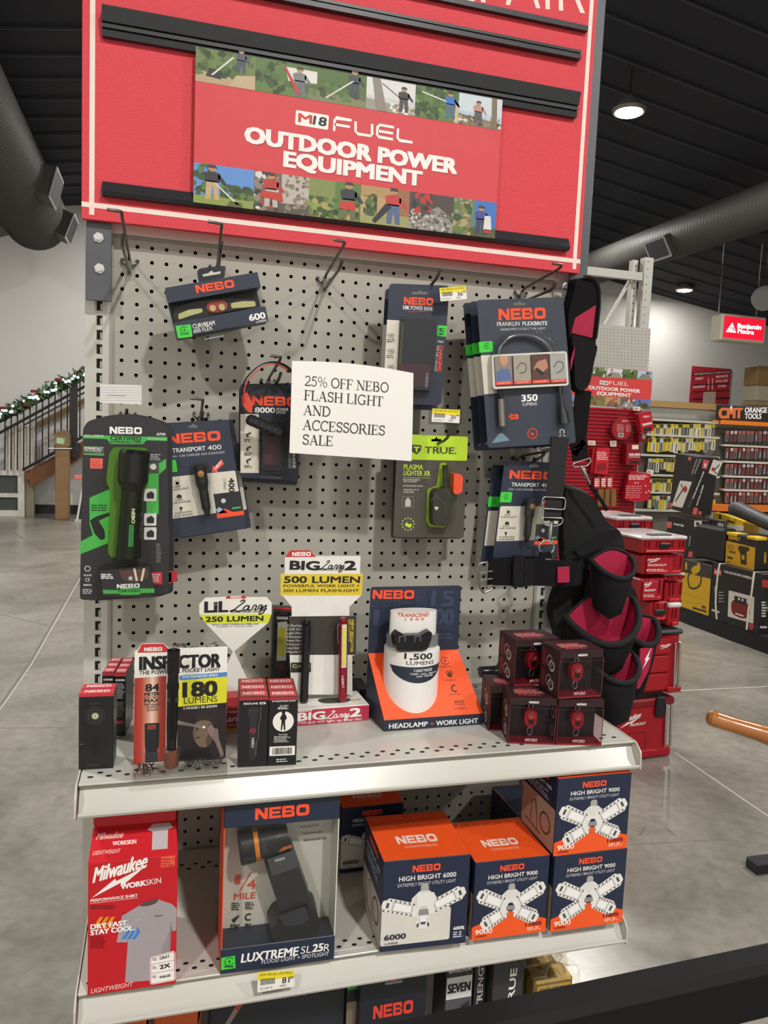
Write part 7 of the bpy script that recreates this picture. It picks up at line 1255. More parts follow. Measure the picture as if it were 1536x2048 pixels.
# curved waist belt: runs from the buckle, round the back of the pouches
bz = lambda p: tp.uv(p)
a = MB(); cen = tp.W(*tp.uv(d3(600, 880))); rows = []
P_ = [(190, 880, .045), (330, 885, .05), (480, 885, .05), (620, 890, .045), (720, 895, .03), (800, 890, .0), (850, 870, -.05), (880, 850, -.10)]
for i, (x, y, d) in enumerate(P_):
    pl = tp.off(d); c = pl.W(*pl.uv(d3(x, y))); rows.append([c + Zv * .026, c - Zv * .026])
def strip2(rows, th, m, name, lab=None):
    a = MB(); a.grid([[r[k] for r in rows] for k in range(len(rows[0]))], m); a.grid([[r[k] + Yv * th for r in rows] for k in range(len(rows[0]))][::-1], m)
    for k in (0, -1): a.grid([[r[k] for r in rows], [r[k] + Yv * th for r in rows]], m)
    for r in (rows[0], rows[-1]): a.grid([list(r), [p + Yv * th for p in r]], m)
    return a.build(name, TB, None, lab)
strip2(rows, .006, fab, 'waist_belt')
sheet([d3(*p) for p in ((360, 772), (432, 770), (430, 990), (352, 985))], .060, .008, fab2, 'belt_loop', None, .004); sheet([d3(*p) for p in ((430, 800), (500, 796), (500, 975), (430, 980))], .054, .006, fab2, 'belt_keeper', None, .003)
sheet([d3(*p) for p in ((652, 850), (732, 846), (734, 952), (652, 956))], .048, .003, lining, 'red_tag', 'red label', .001)
wire_loop(q4([(112, 868), (128, 825), (185, 812), (172, 985), (228, 990), (160, 1022), (140, 1000)], d3, 14), .0022, M('#a8a5a0', .2, 1), .056, 'belt_buckle', 'steel double prong buckle')
a = MB(); pl = tp.off(.056)
for y in (880, 930, 975): a.tube([pl.W(*pl.uv(d3(132, y + 6))), pl.W(*pl.uv(d3(215, y - 6)))], .0014, chrome, 8)
a.build('buckle_prongs', TB, None, 'chrome prongs')
# padded back of the pouch set
sheet([d3(*p) for p in ((700, 300), (760, 300), (880, 350), (930, 430), (985, 540), (1080, 590), (1110, 700), (1110, 900), (1200, 1040), (1215, 1200), (1200, 1400), (1130, 1620), (900, 1600), (700, 1500), (640, 1280), (600, 1150), (640, 1000), (700, 900), (680, 600))], -.05, .02, M('#111113', .9), 'padded_back', None, .02)
sheet([d3(*p) for p in ((760, 752), (1030, 590), (1066, 600), (1080, 640), (1000, 690), (800, 790))], .01, .014, fab2, 'top_flap', None, .008)
def pouch(name, lab, c, hw, dep, roll, dip, h, taper, d0, m_out=fab, m_in=lining, front_lip=.010, back=.0):
    "open tapered pouch: c = photo pixel of the rim centre, hw half width (px), dep depth (m), roll of the rim, dip of its front"
    pl = tp.off(d0); k = pl.mpp(c); W_ = hw / 3.339 * k; C0 = pl.W(*pl.uv(c)); N = 28; t = TB
    ux = X * math.cos(roll) + Zv * math.sin(roll)
    def rim(f_, s=1.0):
        o = []
        for i in range(N + 1):
            an = math.pi * (1 + i / N)    # front half, left to right
            sx, sy = math.cos(an), -math.sin(an)
            o.append(C0 + ux * (W_ * sx * s) - Yv * (dep * sy * s) - Zv * (dip * sy ** 1.3 if sy > 0 else 0))
        return o
    R0 = rim(0); B0 = [C0 + ux * W_ + Zv * back, C0 - ux * W_ + Zv * back]
    a = MB(); rows = []
    for j in range(7):
        f_ = j / 6; s = 1 - (1 - taper) * f_ ** 1.2; row = []
        for i, p in enumerate(R0):
            an = math.pi * (1 + i / N); sx, sy = math.cos(an), -math.sin(an)
            zz = p.z - (h - (C0.z - p.z) * .6) * f_
            row.append(V((C0.x + (p.x - C0.x) * s, C0.y - dep * sy * (s + .08 * math.sin(math.pi * f_)), zz + .004 * math.sin(6 * f_ + i * .5))))
        rows.append(row)
    a.grid(rows, m_out); a.add(rows[-1], [list(range(N + 1))], m_out)
    bk = [[p + Yv * .004 for p in (rows[j][0], rows[j][-1])] for j in range(7)]; a.grid(bk, m_out)
    po = a.build(name, TB, None, lab)
    a = MB(); inner = [[C0 + (p - C0) * .955 for p in r_] for r_ in rows]; inner = [[p - Zv * .001 for p in inner[0]]] + inner[1:5]
    a.grid(inner[::-1], m_in); top = [R0[0] + Yv * .002 + Zv * (back), R0[-1] + Yv * .002 + Zv * back]
    bw = [[rows[0][0] * (1 - q) + rows[0][-1] * q + Zv * (back * math.sin(math.pi * q)) + Yv * .001 for q in [i / 12 for i in range(13)]], [rows[4][0] * (1 - q) + rows[4][-1] * q + Yv * .001 for q in [i / 12 for i in range(13)]]]
    a.grid(bw, m_in); a.add(inner[-1], [list(range(N + 1))], m_in); a.build('pouch_lining', po, None, 'red lining')
    a = MB(); a.tube(R0, front_lip * .45, edge, 8)
    a.tube([bw[0][i] for i in range(13)], .003, edge, 8); a.build('pouch_binding', po)
pouch('upper_pouch', 'small upper pouch', d3(1002, 790), 148, .055, .06, .032, .105, .62, .005, fab2, lining, .012, .018)
pouch('large_pouch', 'large open pouch', d3(930, 1120), 248, .085, .22, .055, .11, .7, -.02, fab, lining, .016, .035)
pouch('side_pouch', 'right side pouch', d3(1188, 1225), 122, .05, .16, .035, .14, .55, -.045, fab2, lining, .016, .015)
pouch('lower_pouch', 'bottom pouch', d3(1010, 1455), 168, .06, .05, .035, .115, .8, .01, fab2, lining, .014, .03)
sheet([d3(*p) for p in ((1205, 1395), (1296, 1385), (1262, 1540), (1196, 1668), (1180, 1660))], .012, .004, lining, 'red_panel', 'red panel with white lightning mark', .003)
a = MB(); pl = tp.off(.0125); a.px(pl, [d3(*p) for p in ((1278, 1385), (1232, 1470), (1242, 1472), (1216, 1535), (1268, 1452), (1256, 1452))], '#ece6e2', 1); a.build('lightning_mark', TB, None, 'white lightning mark')
# leather thing tucked behind the strap
cc = PY(*d3(735, 670), -.03); a = MB(); t = thing('leather_pouch', 'brown and orange leather piece tucked behind the hanging tool belt strap', 'pouch', cc); lp_ = Pl(cc, X, Zv)
a.prism(lp_, rnd([lp_.uv(d3(*p)) for p in ((655, 640), (735, 598), (775, 625), (775, 700), (720, 720), (660, 700))], .003), -.012, 0, M('#8f6234', .6, 0, .15)); a.build('leather_body', t); a = MB(); a.prism(lp_, rnd([lp_.uv(d3(*p)) for p in ((765, 612), (800, 630), (850, 690), (775, 705))], .003), -.02, -.004, M('#c8452c', .5)); a.build('orange_flap', t, None, 'orange flap')
# ---------------------------------------------------------------- background, left: stairs, railing, post, doors
SY = 11.15
oak = M('#8a6a46', .55, 0, .25, 9); oak2 = M('#7a4a28', .5, 0, .2, 12); iron = M('#1b1a1c', .45)
sp_ = Pl(PY(90, 900, SY), X, Zv)
def sg(x, y): return sp_.W(*sp_.uv(st(x, y)))
t = thing('staircase', 'wooden staircase rising to the right along the back wall', 'stairs', PY(100, 1030, SY)); a = MB()
def su(*p): return [sp_.uv(st(*q)) for q in p]
q = su((312, 1330), (680, 1130), (1020, 945), (1300, 790), (1300, 1000), (1020, 1150), (680, 1345), (372, 1520), (368, 1425), (312, 1420)); a.prism(sp_, q, -.06, 0, oak2); a.build('stringer', t)
a = MB(); a.prism(sp_, su((380, 715), (1030, 385), (1300, 250), (1300, 320), (1030, 450), (440, 775)), -.53, -.49, oak); a.build('wall_rail', t)
for k in range(9):
    a = MB(); c = sg(340 + k * 90, 1300 - k * 48); a.obox(c + Yv * .05, X, Yv, Zv, (0, .3), (0, .45), (-.04, 0), oak2); a.build('tread', t)
t = thing('stair_railing', 'black iron stair railing with thin balusters and a thick post', 'railing', PY(100, 1000, SY - .03)); rl = Pl(PY(90, 900, SY - .08), X, Zv)
def rg(x, y): return rl.W(*rl.uv(st(x, y)))
for nm_, p0, p1, r_ in (('top_rail', (-400, 905), (1300, 30), .024), ('middle_rail', (-400, 1060), (1300, 130), .02), ('lower_rail', (300, 745), (1300, 205), .012), ('bottom_rail', (280, 1305), (1300, 740), .02)):
    a = MB(); a.tube([rg(*p0), rg(*p1)], r_, iron, 8); a.build(nm_, t)
for k in range(13):
    x = 60 + 77.5 * k
    if 860 < x < 950: continue
    yt = 700 - (x) * .515 + 0; yb = 1305 if x < 300 else 1315 - (x - 290) * .555
    a = MB(); a.tube([rg(x + 3, yt), rg(x, yb)], .011, iron, 6); a.build('baluster', t)
a = MB(); a.obox(rg(912, 1010), X, Yv, Zv, (-.055, .055), (-.04, .05), (0, (rg(912, 190) - rg(912, 1010)).length), iron); a.obox(rg(915, 1150), X, Yv, Zv, (-.09, .09), (-.05, .02), (0, .22), iron); a.build('newel_post', t)
gr_ = thing('holiday_garland', 'green holiday garland with white lights wound along the stair railing', 'garland', rg(500, 420)); rr = random.Random(5)
leafs = MB(); lights = MB(); bows = MB()
for k in range(700):
    x = rr.uniform(-60, 1150); y = 655 - x * .515 + rr.gauss(0, 36) - 16; c = rg(x, y) - Yv * rr.uniform(-.04, .1); d = V((rr.uniform(-1, 1), rr.uniform(-1, .4), rr.uniform(-1, 1))).normalized(); s_ = d.orthogonal().normalized() * .012; L_ = rr.uniform(.05, .11)
    leafs.add([c - s_, c + d * L_ * .5 - s_ * 1.5, c + d * L_, c + d * L_ * .5 + s_ * 1.5, c + s_], [(0, 1, 2, 3, 4)], rr.choice(['#33502c', '#41663a', '#24402f', '#6f8a55', '#2f4a44', '#8a9a78', '#5a4a34']))
o = leafs.build('greenery', gr_); o['kind'] = 'stuff'
for k in range(34):
    x = rr.uniform(-40, 1080); y = 645 - x * .515 + rr.uniform(-60, 30); c = rg(x, y) - Yv * .1; lights.lathe(c, Zv, [(-.022, 0), (-.012, .022), (.012, .022), (.022, 0)], M('#eafcff', .4, 0, 0, 1, 0, .7), 8)
o = lights.build('white_lights', gr_, None, 'small white lights'); o['kind'] = 'stuff'
for x, y in ((50, 535), (440, 330), (735, 185), (345, 500)): bows.obox(rg(x, y) - Yv * .11, X, Yv, Zv, (-.05, .05), (-.02, .02), (-.02, .02), M('#7a1a20', .6), .01)
o = bows.build('red_bows', gr_, None, 'dark red bows'); o['kind'] = 'stuff'
# wooden post with a label
pc = PZ(*st(770, 1925), 0); wpz = Pl(pc, X, Zv); h_ = wpz.uv(st(770, 870))[1]; w0, w1 = wpz.uv(st(682, 1925))[0], wpz.uv(st(852, 1925))[0]
t = thing('wooden_post', 'square timber post with a green label near its top, in front of the stairs', 'post', pc); a = MB(); a.obox(pc, X, Zv, -Yv, (w0, w1), (0.001, h_), (-.2, 0), oak, .008); a.build('post_body', t)
a = MB(); a.obox(pc, X, Zv, -Yv, (w0 - .01, w1 + .01), (h_ - .16, h_ + .01), (-.21, .006), M('#80643c', .55)); a.add([wpz.W(w0, h_ + .012, .006), wpz.W(w1, h_ + .012, .006), wpz.W(w1 - .02, h_ + .07, -.2), wpz.W(w0 + .06, h_ + .07, -.2)], [(0, 1, 2, 3)], M('#6f5a3a', .6)); wq_ = wpz.off(.0065); a.px(wq_, [st(702, 895), st(812, 910), st(795, 990), st(692, 965)], '#7fae78', 1); a.lines(wq_, st(708, 905), st(795, 975), 4, 1.4, '#dfe8d8', 2, 3); a.build('post_cap', t)
a = MB(); cp_ = wpz.W(w0 - .08, h_ - .2, .03); a.tube([cp_, wpz.W(w1 + .05, h_ - .19, .03)], .012, chrome, 8); a.build('metal_clip', t)
# white framed glass doors and stacked white panels at far left
dp_ = Pl(PZ(*st(150, 1880), 0), X, Zv); t = thing('glass_cabinet', 'white framed cabinet with dark glass panes standing left of the stairs', 'cabinet', dp_.o); a = MB(); wf = M('#d5d2c6', .5)
def du(*p): return [dp_.uv(st(*q)) for q in p]
ub = du((302, 1880))[0]; ut = du((302, 1318))[0]; us = du((248, 1700))[0]
W_r = ub[0]; Ht_ = ut[1]
for A_, B_ in (((W_r - .09, W_r), (0, Ht_)), ((-3.2, W_r - .09), (Ht_ - .07, Ht_)), ((-3.2, W_r - .09), (0.001, .09)), ((-3.2, W_r - .09), (Ht_ * .42, Ht_ * .42 + .06))): a.obox(dp_.o, X, Zv, -Yv, A_, B_, (-.08, 0), wf)
a.build('cabinet_frame', t)
for z0_, z1_ in ((.09, Ht_ * .42), (Ht_ * .42 + .06, Ht_ - .07)): a = MB(); a.obox(dp_.o, X, Zv, -Yv, (-3.2, W_r - .09), (z0_, z1_), (-.06, -.05), M('#4c524f', .12)); a.build('glass_pane', t, None, 'dark glass pane')
a = MB(); a.obox(dp_.o, X, Zv, -Yv, (W_r, W_r + .12), (0.001, Ht_ * .82), (-.2, -.1), M('#8f8c74', .6)); a.build('side_panel', t)
for i, (x0_, x1_) in enumerate(((60, 140), (145, 218), (222, 290), (292, 372), (376, 420))):
    c0, c1 = dp_.uv(st(x0_, 1310))[0], dp_.uv(st(x1_, 1310))[0]; zt_ = dp_.uv(st(200, 760))[1]
    a = MB(); a.obox(dp_.o, X, Zv, -Yv, (c0, c1), (Ht_ + .0005, zt_), (-.07, -.005), M('#d9d4c6', .5, 0, .1, 6), .004); pp_ = Pl(dp_.W(0, 0, -.0045), X, Zv); a.flat(pp_, [(c0 + .03, Ht_ + .25), (c1 - .03, Ht_ + .25), (c1 - .03, Ht_ + .65), (c0 + .03, Ht_ + .65)], '#b9b4a4', 1); a.flat(pp_, [(c0 + .04, Ht_ + .26), (c1 - .04, Ht_ + .26), (c1 - .04, Ht_ + .64), (c0 + .04, Ht_ + .64)], '#cfcabb', 2)
    tag(a.build('white_panel', None, dp_.W((c0 + c1) / 2, Ht_, -.04)), f'{["leftmost", "second", "third", "fourth", "rightmost narrow"][i]} white packed panel standing in a row on the glass cabinet', 'panel', 'white panels on the glass cabinet')
# broom and dust pan by the post
bc = PZ(*st(1000, 1945), 0); bpz = Pl(bc, X, Zv); t = thing('push_broom', 'broom with a white handle and a pink grip leaning beside the timber post', 'broom', bc)
a = MB(); g = lambda x, y, d=0: bpz.W(*bpz.uv(st(x, y)), d); a.tube([g(955, 1935), g(1035, 1440)], .016, M('#e0dcd2', .5), 8); a.build('handle', t); a = MB(); a.obox(g(1000, 1400), X, Yv, Zv, (-.09, .09), (-.03, .03), (-.03, .04), M('#e07a70', .5), .01); a.build('grip', t, None, 'pink grip'); a = MB(); a.obox(g(1000, 1950), X, Yv, Zv, (-.08, .14), (-.05, .05), (0.001, .04), M('#b9b5aa', .6)); a.build('broom_head', t)
a = MB(); a.add([g(970, 1930, -.02), g(1060, 1930, -.02), g(1060, 1250, -.02), g(1040, 1250, -.02)], [(0, 1, 2, 3)], M('#2a292b', .6)); a.add([g(970, 1930, -.06), g(1060, 1930, -.06), g(1060, 1250, -.06), g(1040, 1250, -.06)], [(3, 2, 1, 0)], M('#2a292b', .6)); a.build('dark_board', t)
# ---------------------------------------------------------------- ducts
duct = M('#383733', .6, 0, .1, 4); ductv = M('#37363a', .5, .3)
def spiral(name, lab, xc, zc, r, y0, y1, vents):
    t = thing(name, lab, 'air duct', V((xc, (y0 + y1) / 2, zc - r))); a = MB(); prof = []; n = int((y1 - y0) / .06)
    for k in range(n): y = k * .06; prof += [(y, r), (y + .05, r), (y + .054, r * 1.012), (y + .058, r * 1.012)]
    prof += [(y1 - y0, r)]; a.lathe(V((xc, y0, zc)), Yv, prof, duct, 36)
    a.build('round_duct', t)
    for vy, an, L_, w_ in vents:
        d = V((math.cos(an), 0, math.sin(an))); s_ = Yv; n_ = d.cross(s_); c = V((xc, vy, zc)); a = MB(); a.obox(c, s_, n_, d, (-L_ / 2, L_ / 2), (-w_ / 2, w_ / 2), (r * .75, r * 1.28), duct); fm = M('#8a8884', .5)
        a.obox(c, s_, n_, d, (-L_ / 2 - .015, L_ / 2 + .015), (-w_ / 2 - .015, w_ / 2 + .015), (r * 1.26, r * 1.29), fm); a.obox(c, s_, n_, d, (-L_ / 2 + .015, L_ / 2 - .015), (-w_ / 2 + .015, w_ / 2 - .015), (r * 1.27, r * 1.295), M('#2a2a2c', .7)); a.build('side_vent', t)
dc = PY(72, 438, 10.4)
spiral('spiral_duct', 'thick grey spiral duct with side vents under the ceiling at the upper left', dc.x, dc.z, .42, -2, 10.4, [(8.3, -.25, .55, .32), (10.0, -.35, .5, .32), (10.0, math.pi + .35, .5, .32)])
spiral('spiral_duct', 'long grey round duct crossing below the ceiling at the upper right', .0756 + 7.0 * math.cos(math.radians(22.9)), 1.4837 + 7.0 * math.sin(math.radians(22.9)), .25, -2, 11.6, [(7.55, math.pi + .55, .42, .26), (10.2, math.pi + .9, .5, .26)])
# ---------------------------------------------------------------- wooden gate and racks seen over the pegboard
gp = Pl(PY(590, 485, 9.5), X, Zv); t = thing('wooden_gate', 'golden wooden fence gate standing behind the pegboard, seen below the red header sign', 'gate', V((gp.o.x, 9.5, 0)))
x0_, x1_ = gp.uv((500, 480))[0], gp.uv((675, 480))[0]; zt_ = gp.uv((580, 440))[1]; gz = gp.o.z
a = MB()
n = 9
for k in range(n):
    wd = (x1_ - x0_) / n; a.obox(gp.o, X, Zv, -Yv, (x0_ + k * wd + .01, x0_ + (k + 1) * wd - .01), (-gz + .001, zt_), (-.03, 0), M(('#b5803a', '#a8742f', '#bf8a44')[k % 3], .5, 0, .2, 8))
a.build('slats', t); a = MB(); a.obox(gp.o, X, Zv, -Yv, (x0_, x1_), (zt_ - .25, zt_ - .12), (0, .03), oak); a.build('cross_rail', t)
gp2 = Pl(PY(900, 520, 8.0), X, Zv)
t = thing('storage_rack', 'pale steel rack standing behind the gondola, its posts seen between sign and pegboard', 'rack', V((gp2.o.x, 8, 0)))
for p0 in (690, 950):
    a = MB(); c = gp2.uv((p0, 510))[0]; a.obox(gp2.o, X, Zv, -Yv, (c, c + .16), (-gp2.o.z + .001, .5), (-.1, 0), M('#c3c0b6', .5)); a.build('rack_post', t)
a = MB(); a.obox(gp2.o, X, Zv, -Yv, (gp2.uv((670, 495))[0], gp2.uv((815, 515))[0]), (-.5, .35), (-.04, 0), M('#a9a69c', .5)); a.build('rack_panel', t)
a = MB(); a.obox(gp2.o, X, Zv, -Yv, (gp2.uv((822, 500))[0], gp2.uv((838, 515))[0]), (-.4, .13), (-.02, 0), M('#2b2628', .6)); a.build('dark_strut', t)
# ---------------------------------------------------------------- right: rear red gondola
RY = 3.33; rp = Pl(PY(1250, 820, RY), X, Zv); RZ = rp.o.z
t = thing('red_slatwall', 'red slatted display wall with tool accessories behind the tool belt, right of the pegboard', 'display wall', V((rp.uv((1200, 900))[0] + rp.o.x, RY, 0)))
x0_, x1_ = rp.uv((1120, 900))[0], rp.uv((1281, 850))[0]; z1_ = rp.uv((1250, 818))[1]
a = MB(); a.obox(rp.o, X, Zv, -Yv, (x0_, x1_), (-RZ + .001, z1_), (-.04, 0), M('#8a0f20', .5)); rs = M('#b3172c', .35)
k = 0
while z1_ - .0255 * k > -1.45:
    z_ = z1_ - .0255 * k; a.obox(rp.o, X, Zv, -Yv, (x0_, x1_), (z_ - .014, z_ - .002), (0, .008), rs, .002); k += 1
a.build('slat_panel', t)
a = MB(); a.obox(rp.o, X, Zv, -Yv, (rp.uv((1192, 700))[0] - .25, rp.uv((1300, 700))[0]), (rp.uv((1250, 738))[1] - .05, rp.uv((1250, 652))[1]), (-.02, -.008), M('#b9b6ae', .5)); pq = rp.off(-.0078)
for i in range(16):
    for j in range(13):
        x = 1194 + i * 6.9; y = 657 + j * 6.4 + i * .42
        if 735 < y: continue
        a.disc(pq, (x, y), 1.05, '#5a5854', 1, None, 6)
a.build('peg_panel', t)
steelw = M('#c6c4bc', .45, .2)
t2 = thing('steel_rack', 'pale steel rack upright with a top beam and brace, above the red display wall', 'rack', V((rp.o.x + rp.uv((1295, 700))[0], RY + .1, 0))); rk = rp.off(-.10); rkz = rk.o.z
cx = rk.uv((1299, 520))[0]; zt_ = rk.uv((1299, 515))[1]; a = MB(); a.obox(rk.o, X, Zv, -Yv, (cx - .035, cx + .035), (-rkz + .001, zt_), (-.06, 0), steelw)
for k in range(11): a.disc(rk, uvpx(rk, cx - .01, zt_ - .03 - .053 * k), 1.3, '#2a2a2a', 1, None, 8)
a.build('rack_upright', t2)
a = MB(); a.obox(rk.o, X, Zv, -Yv, (cx - .085, cx - .045), (-rkz + .001, zt_ - .01), (-.12, -.07), steelw)
rkb = rk.off(-.0695)
for k in range(11): a.disc(rkb, uvpx(rkb, cx - .062, zt_ - .05 - .053 * k), 1.6, '#1a1a1a', 1, None, 8)
a.build('rear_upright', t2)
a = MB(); z_ = rk.uv((1285, 553))[1]; a.obox(rk.o, X, Zv, -Yv, (cx - 1.2, cx - .035), (z_ - .025, z_ + .03), (-.05, -.01), steelw); a.build('top_beam', t2)
a = MB(); g = lambda p: rk.W(*rk.uv(p), -.08); a.tube([g((1272, 558)), g((1215, 660)), g((1170, 745))], .014, steelw, 8); a.build('brace', t2)
# printed sign
a = MB(); sg_ = rp.off(.012); q = [(1120, 731), (1303, 742.5), (1300, 818), (1118, 815)]; qs = [sg_.uv(p) for p in q]; a.obox(sg_.o, X, Zv, -Yv, (qs[0][0], qs[2][0]), (qs[2][1], qs[1][1]), (-.003, 0), M('#d8433f', .5))
def Sx(x, y): return (qs[0][0] + (qs[2][0] - qs[0][0]) * x, qs[2][1] + (qs[1][1] - qs[2][1]) * y)
rr = random.Random(9)
for z0s, z1s, cs in ((.76, .995, [('#5d7446', '#8a8f6c'), ('#c9cbc8', '#6b7a52'), ('#7d8a5c', '#4f6038'), ('#d8dcde', '#9a958a'), ('#5b7a3c', '#4a662c'), ('#b7c6e0', '#8a8474')]), (.0, .25, [('#7f9ad0', '#6b5c40'), ('#a09a8c', '#5b4c40'), ('#6f8048', '#8a7a50'), ('#b99a6c', '#8a6a50'), ('#6b6459', '#98948c'), ('#5f7fc0', '#4c5a34')])):
    for i, (c1_, c2_) in enumerate(cs):
        a.flat(sg_, [Sx(i / 6, z0s), Sx((i + 1) / 6, z0s), Sx((i + 1) / 6, z1s), Sx(i / 6, z1s)], c1_, 1); a.flat(sg_, [Sx(i / 6, z0s), Sx((i + 1) / 6, z0s), Sx((i + .8) / 6, z0s + .13), Sx((i + .3) / 6, z0s + .15)], c2_, 2)
        for k in range(5):
            x_s, y_s = (i + rr.random()) / 6, z0s + rr.random() * .2; a.flat(sg_, [Sx(x_s, y_s), Sx(min(x_s + .03, 1), y_s), Sx(min(x_s + .02, 1), min(y_s + .1, z1s))], rr.choice(['#3a4a2c', '#2c2c2e', '#b8342c', '#e2e0da', '#6b5a48']), 3 + k * .1)
a.px(sg_, [z11(408, 210), z11(520, 222), z11(516, 276), z11(404, 262)], wt, 1); a.T(sg_, 'M18', z11(416, 254), z11(508, 264), 4.5, '#3a3030', .03); a.T(sg_, 'FUEL', z11(528, 270), z11(796, 286), 7.5, wt, -.004); a.T(sg_, 'OUTDOOR POWER', z11(252, 330), z11(955, 382), 7.2, wt, .045); a.T(sg_, 'EQUIPMENT', z11(366, 408), z11(832, 440), 7.2, wt, .045)
tag(a.build('printed_banner', None, sg_.W(*Sx(.5, .5))), 'smaller red yard tool banner with white lettering on the rear display wall', 'banner')
# products on the red wall
def rcard(lab, pts, d, m, name='accessory_pack', deco=None, th=.02, cat='tool accessory'):
    pl = rp.off(d); c = pl.W(*pl.uv(pts[0])); a = MB(); a.prism(pl, rnd([pl.uv(p) for p in pts], .008), -th, 0, M(m, .4), None, .97)
    if deco: deco(a, pl)
    tag(a.build(name, None, c), lab, cat)
def mp(l): return [z11(*p) for p in l]
t = thing('round_blade_pack', 'round red disc pack in clear wrap hanging on the red display wall', 'tool accessory', rp.W(*rp.uv(z11(710, 900)), .06)); pl = rp.off(.06); a = MB(); cc = pl.uv(z11(710, 870)); k = pl.mpp(z11(710, 870)) / 6.827
a.prism(pl, circ(cc[0], cc[1], 150 * k, 28), -.015, 0, M('#c8182c', .4)); a.lines(pl, z11(640, 805), z11(745, 910), 6, 1.4, '#e8a8a4', 1, 3); a.lines(pl, z11(765, 815), z11(845, 910), 6, 1.2, '#e8a8a4', 1, 4); a.T(pl, 'Milwaukee', z11(712, 780), z11(788, 768), 3.5, wt, .02, .3); a.rect(pl, z11(658, 925), z11(730, 985), '#e6e2dc', 1); a.rect(pl, z11(672, 935), z11(716, 975), '#8a8480', 2); a.build('disc_card', t)
a = MB(); a.prism(pl, [tuple(p) for p in smooth([pl.uv(p) for p in mp(((712, 620), (770, 690), (870, 770), (885, 880), (850, 980), (760, 1030), (650, 1025), (560, 950), (545, 840), (600, 730), (680, 660)))], 3, True)], .001, .012, clear, None, .94); a.build('clear_wrap', t)
def d_led(a, pl): a.lines(pl, z11(1000, 690), z11(1100, 720), 2, 1.6, '#e8c0bc', 1, 2); a.T(pl, '2000', z11(985, 835), z11(1125, 805), 4.5, wt, .05); a.px(pl, mp(((1000, 870), (1110, 840), (1115, 890), (1010, 915))), '#2a2024', 1)
rcard('red work light box with white marks at the right edge of the red wall', mp(((930, 660), (1110, 625), (1148, 900), (975, 930))), .12, '#b8182a', 'accessory_box', d_led, .05)
rcard('small red box hanging below the red work light box at the wall edge', mp(((935, 930), (1050, 935), (1050, 1050), (940, 1060))), .07, '#8f1422', 'accessory_box', lambda a, pl: a.rect(pl, z11(985, 945), z11(1030, 1010), '#c9a8a4', 1), .04)
def d_bat(a, pl): a.rect(pl, z11(848, 1092), z11(935, 1150), '#e8e2c4', 1); a.T(pl, '20:00', z11(800, 1240), z11(955, 1240), 5, wt, .05); a.px(pl, mp(((820, 1310), (940, 1310), (940, 1345), (820, 1345))), '#241a1e', 1); a.rect(pl, z11(798, 1252), z11(956, 1262), '#e0a8a4', 1)
rcard('dark red boxed tool with a cream price label in the middle of the red wall', mp(((772, 1070), (965, 1075), (968, 1370), (760, 1365))), .08, '#8f1424', 'accessory_box', d_bat, .05)
def d_pk(a, pl): a.lines(pl, z11(365, 1180), z11(525, 1300), 5, 1.8, '#f0c8c4', 1, 3); a.px(pl, mp(((365, 1350), (490, 1330), (500, 1440), (350, 1460))), '#9a1222', 1); a.ln(pl, mp(((380, 1380), (430, 1420), (480, 1380))), 1.4, '#3a2a2e', 2)
rcard('bright red carded bit pack left of the middle on the red wall', mp(((370, 1130), (548, 1125), (515, 1500), (330, 1480))), .06, '#cf2430', 'accessory_pack', d_pk)
rcard('red carded pack just behind the bright red bit pack', mp(((310, 1140), (380, 1130), (340, 1480), (285, 1480))), .04, '#b01a2a', 'accessory_pack')
def d_gl(a, pl):
    a.lines(pl, z11(800, 1500), z11(1080, 1570), 4, 2, '#e0a8a4', 1, 5); a.lines(pl, z11(760, 1640), z11(1000, 1820), 6, 2, '#d87a7a', 1, 6)
    for x, y in ((1030, 1650), (1075, 1720), (890, 1610), (1100, 1590), (1040, 1740), (930, 1610)): a.disc(pl, z11(x, y), 1.6, '#f0e0dc', 2, None, 8)
rcard('wide crumpled red pack low at the right of the red wall', mp(((815, 1450), (1105, 1480), (1110, 1700), (1080, 1850), (860, 1875), (735, 1830))), .08, '#b8182c', 'accessory_pack', d_gl, .04)
for i, (x0_, x1_) in enumerate(((380, 470), (475, 555), (560, 635))):
    rcard(f'{("left", "middle", "right")[i]} tan work glove hanging low on the red wall', mp(((x0_ + 10, 1700), (x1_ - 5, 1690), (x1_, 1930), (x0_, 1930))), .05 + .015 * i, '#8a6238', 'work_glove', lambda a, pl: None, .02, 'glove')
    rcard(f'red and white card heading the {("left", "middle", "right")[i]} tan glove on the red wall', mp(((x0_ - 50, 1540), (x1_ - 50, 1510), (x1_ - 45, 1690), (x0_ - 50, 1680))), .03 + .012 * i, '#c8382f', 'glove_card', lambda a, pl, x0_=x0_, x1_=x1_: a.lines(pl, z11(x0_ - 45, 1545), z11(x1_ - 55, 1660), 4, 3, '#e8dcd4', 1, 3), .004, 'glove card')
for lab, p in (('cream price tag above the bright red bit pack on the red wall', ((245, 1030), (350, 1035), (350, 1100), (248, 1095))), ('white and red price tag below the round disc pack', ((545, 1035), (640, 1032), (635, 1115), (550, 1115))), ('cream price tag at the lower right edge of the red wall', ((1045, 1430), (1145, 1435), (1140, 1490), (1048, 1485))), ('cream price tag under the yard tool banner', ((862, 565), (965, 568), (962, 628), (862, 622)))): rcard(lab, mp(p), .035, '#e8e2cc', 'price_label', lambda a, pl, p=p: a.lines(pl, z11(p[0][0] + 15, p[0][1] + 15), z11(p[2][0] - 15, p[2][1] - 15), 2, 1.5, '#8a8474' if 'white' not in lab else '#c84a4a', 1, 3), .003, 'price label')
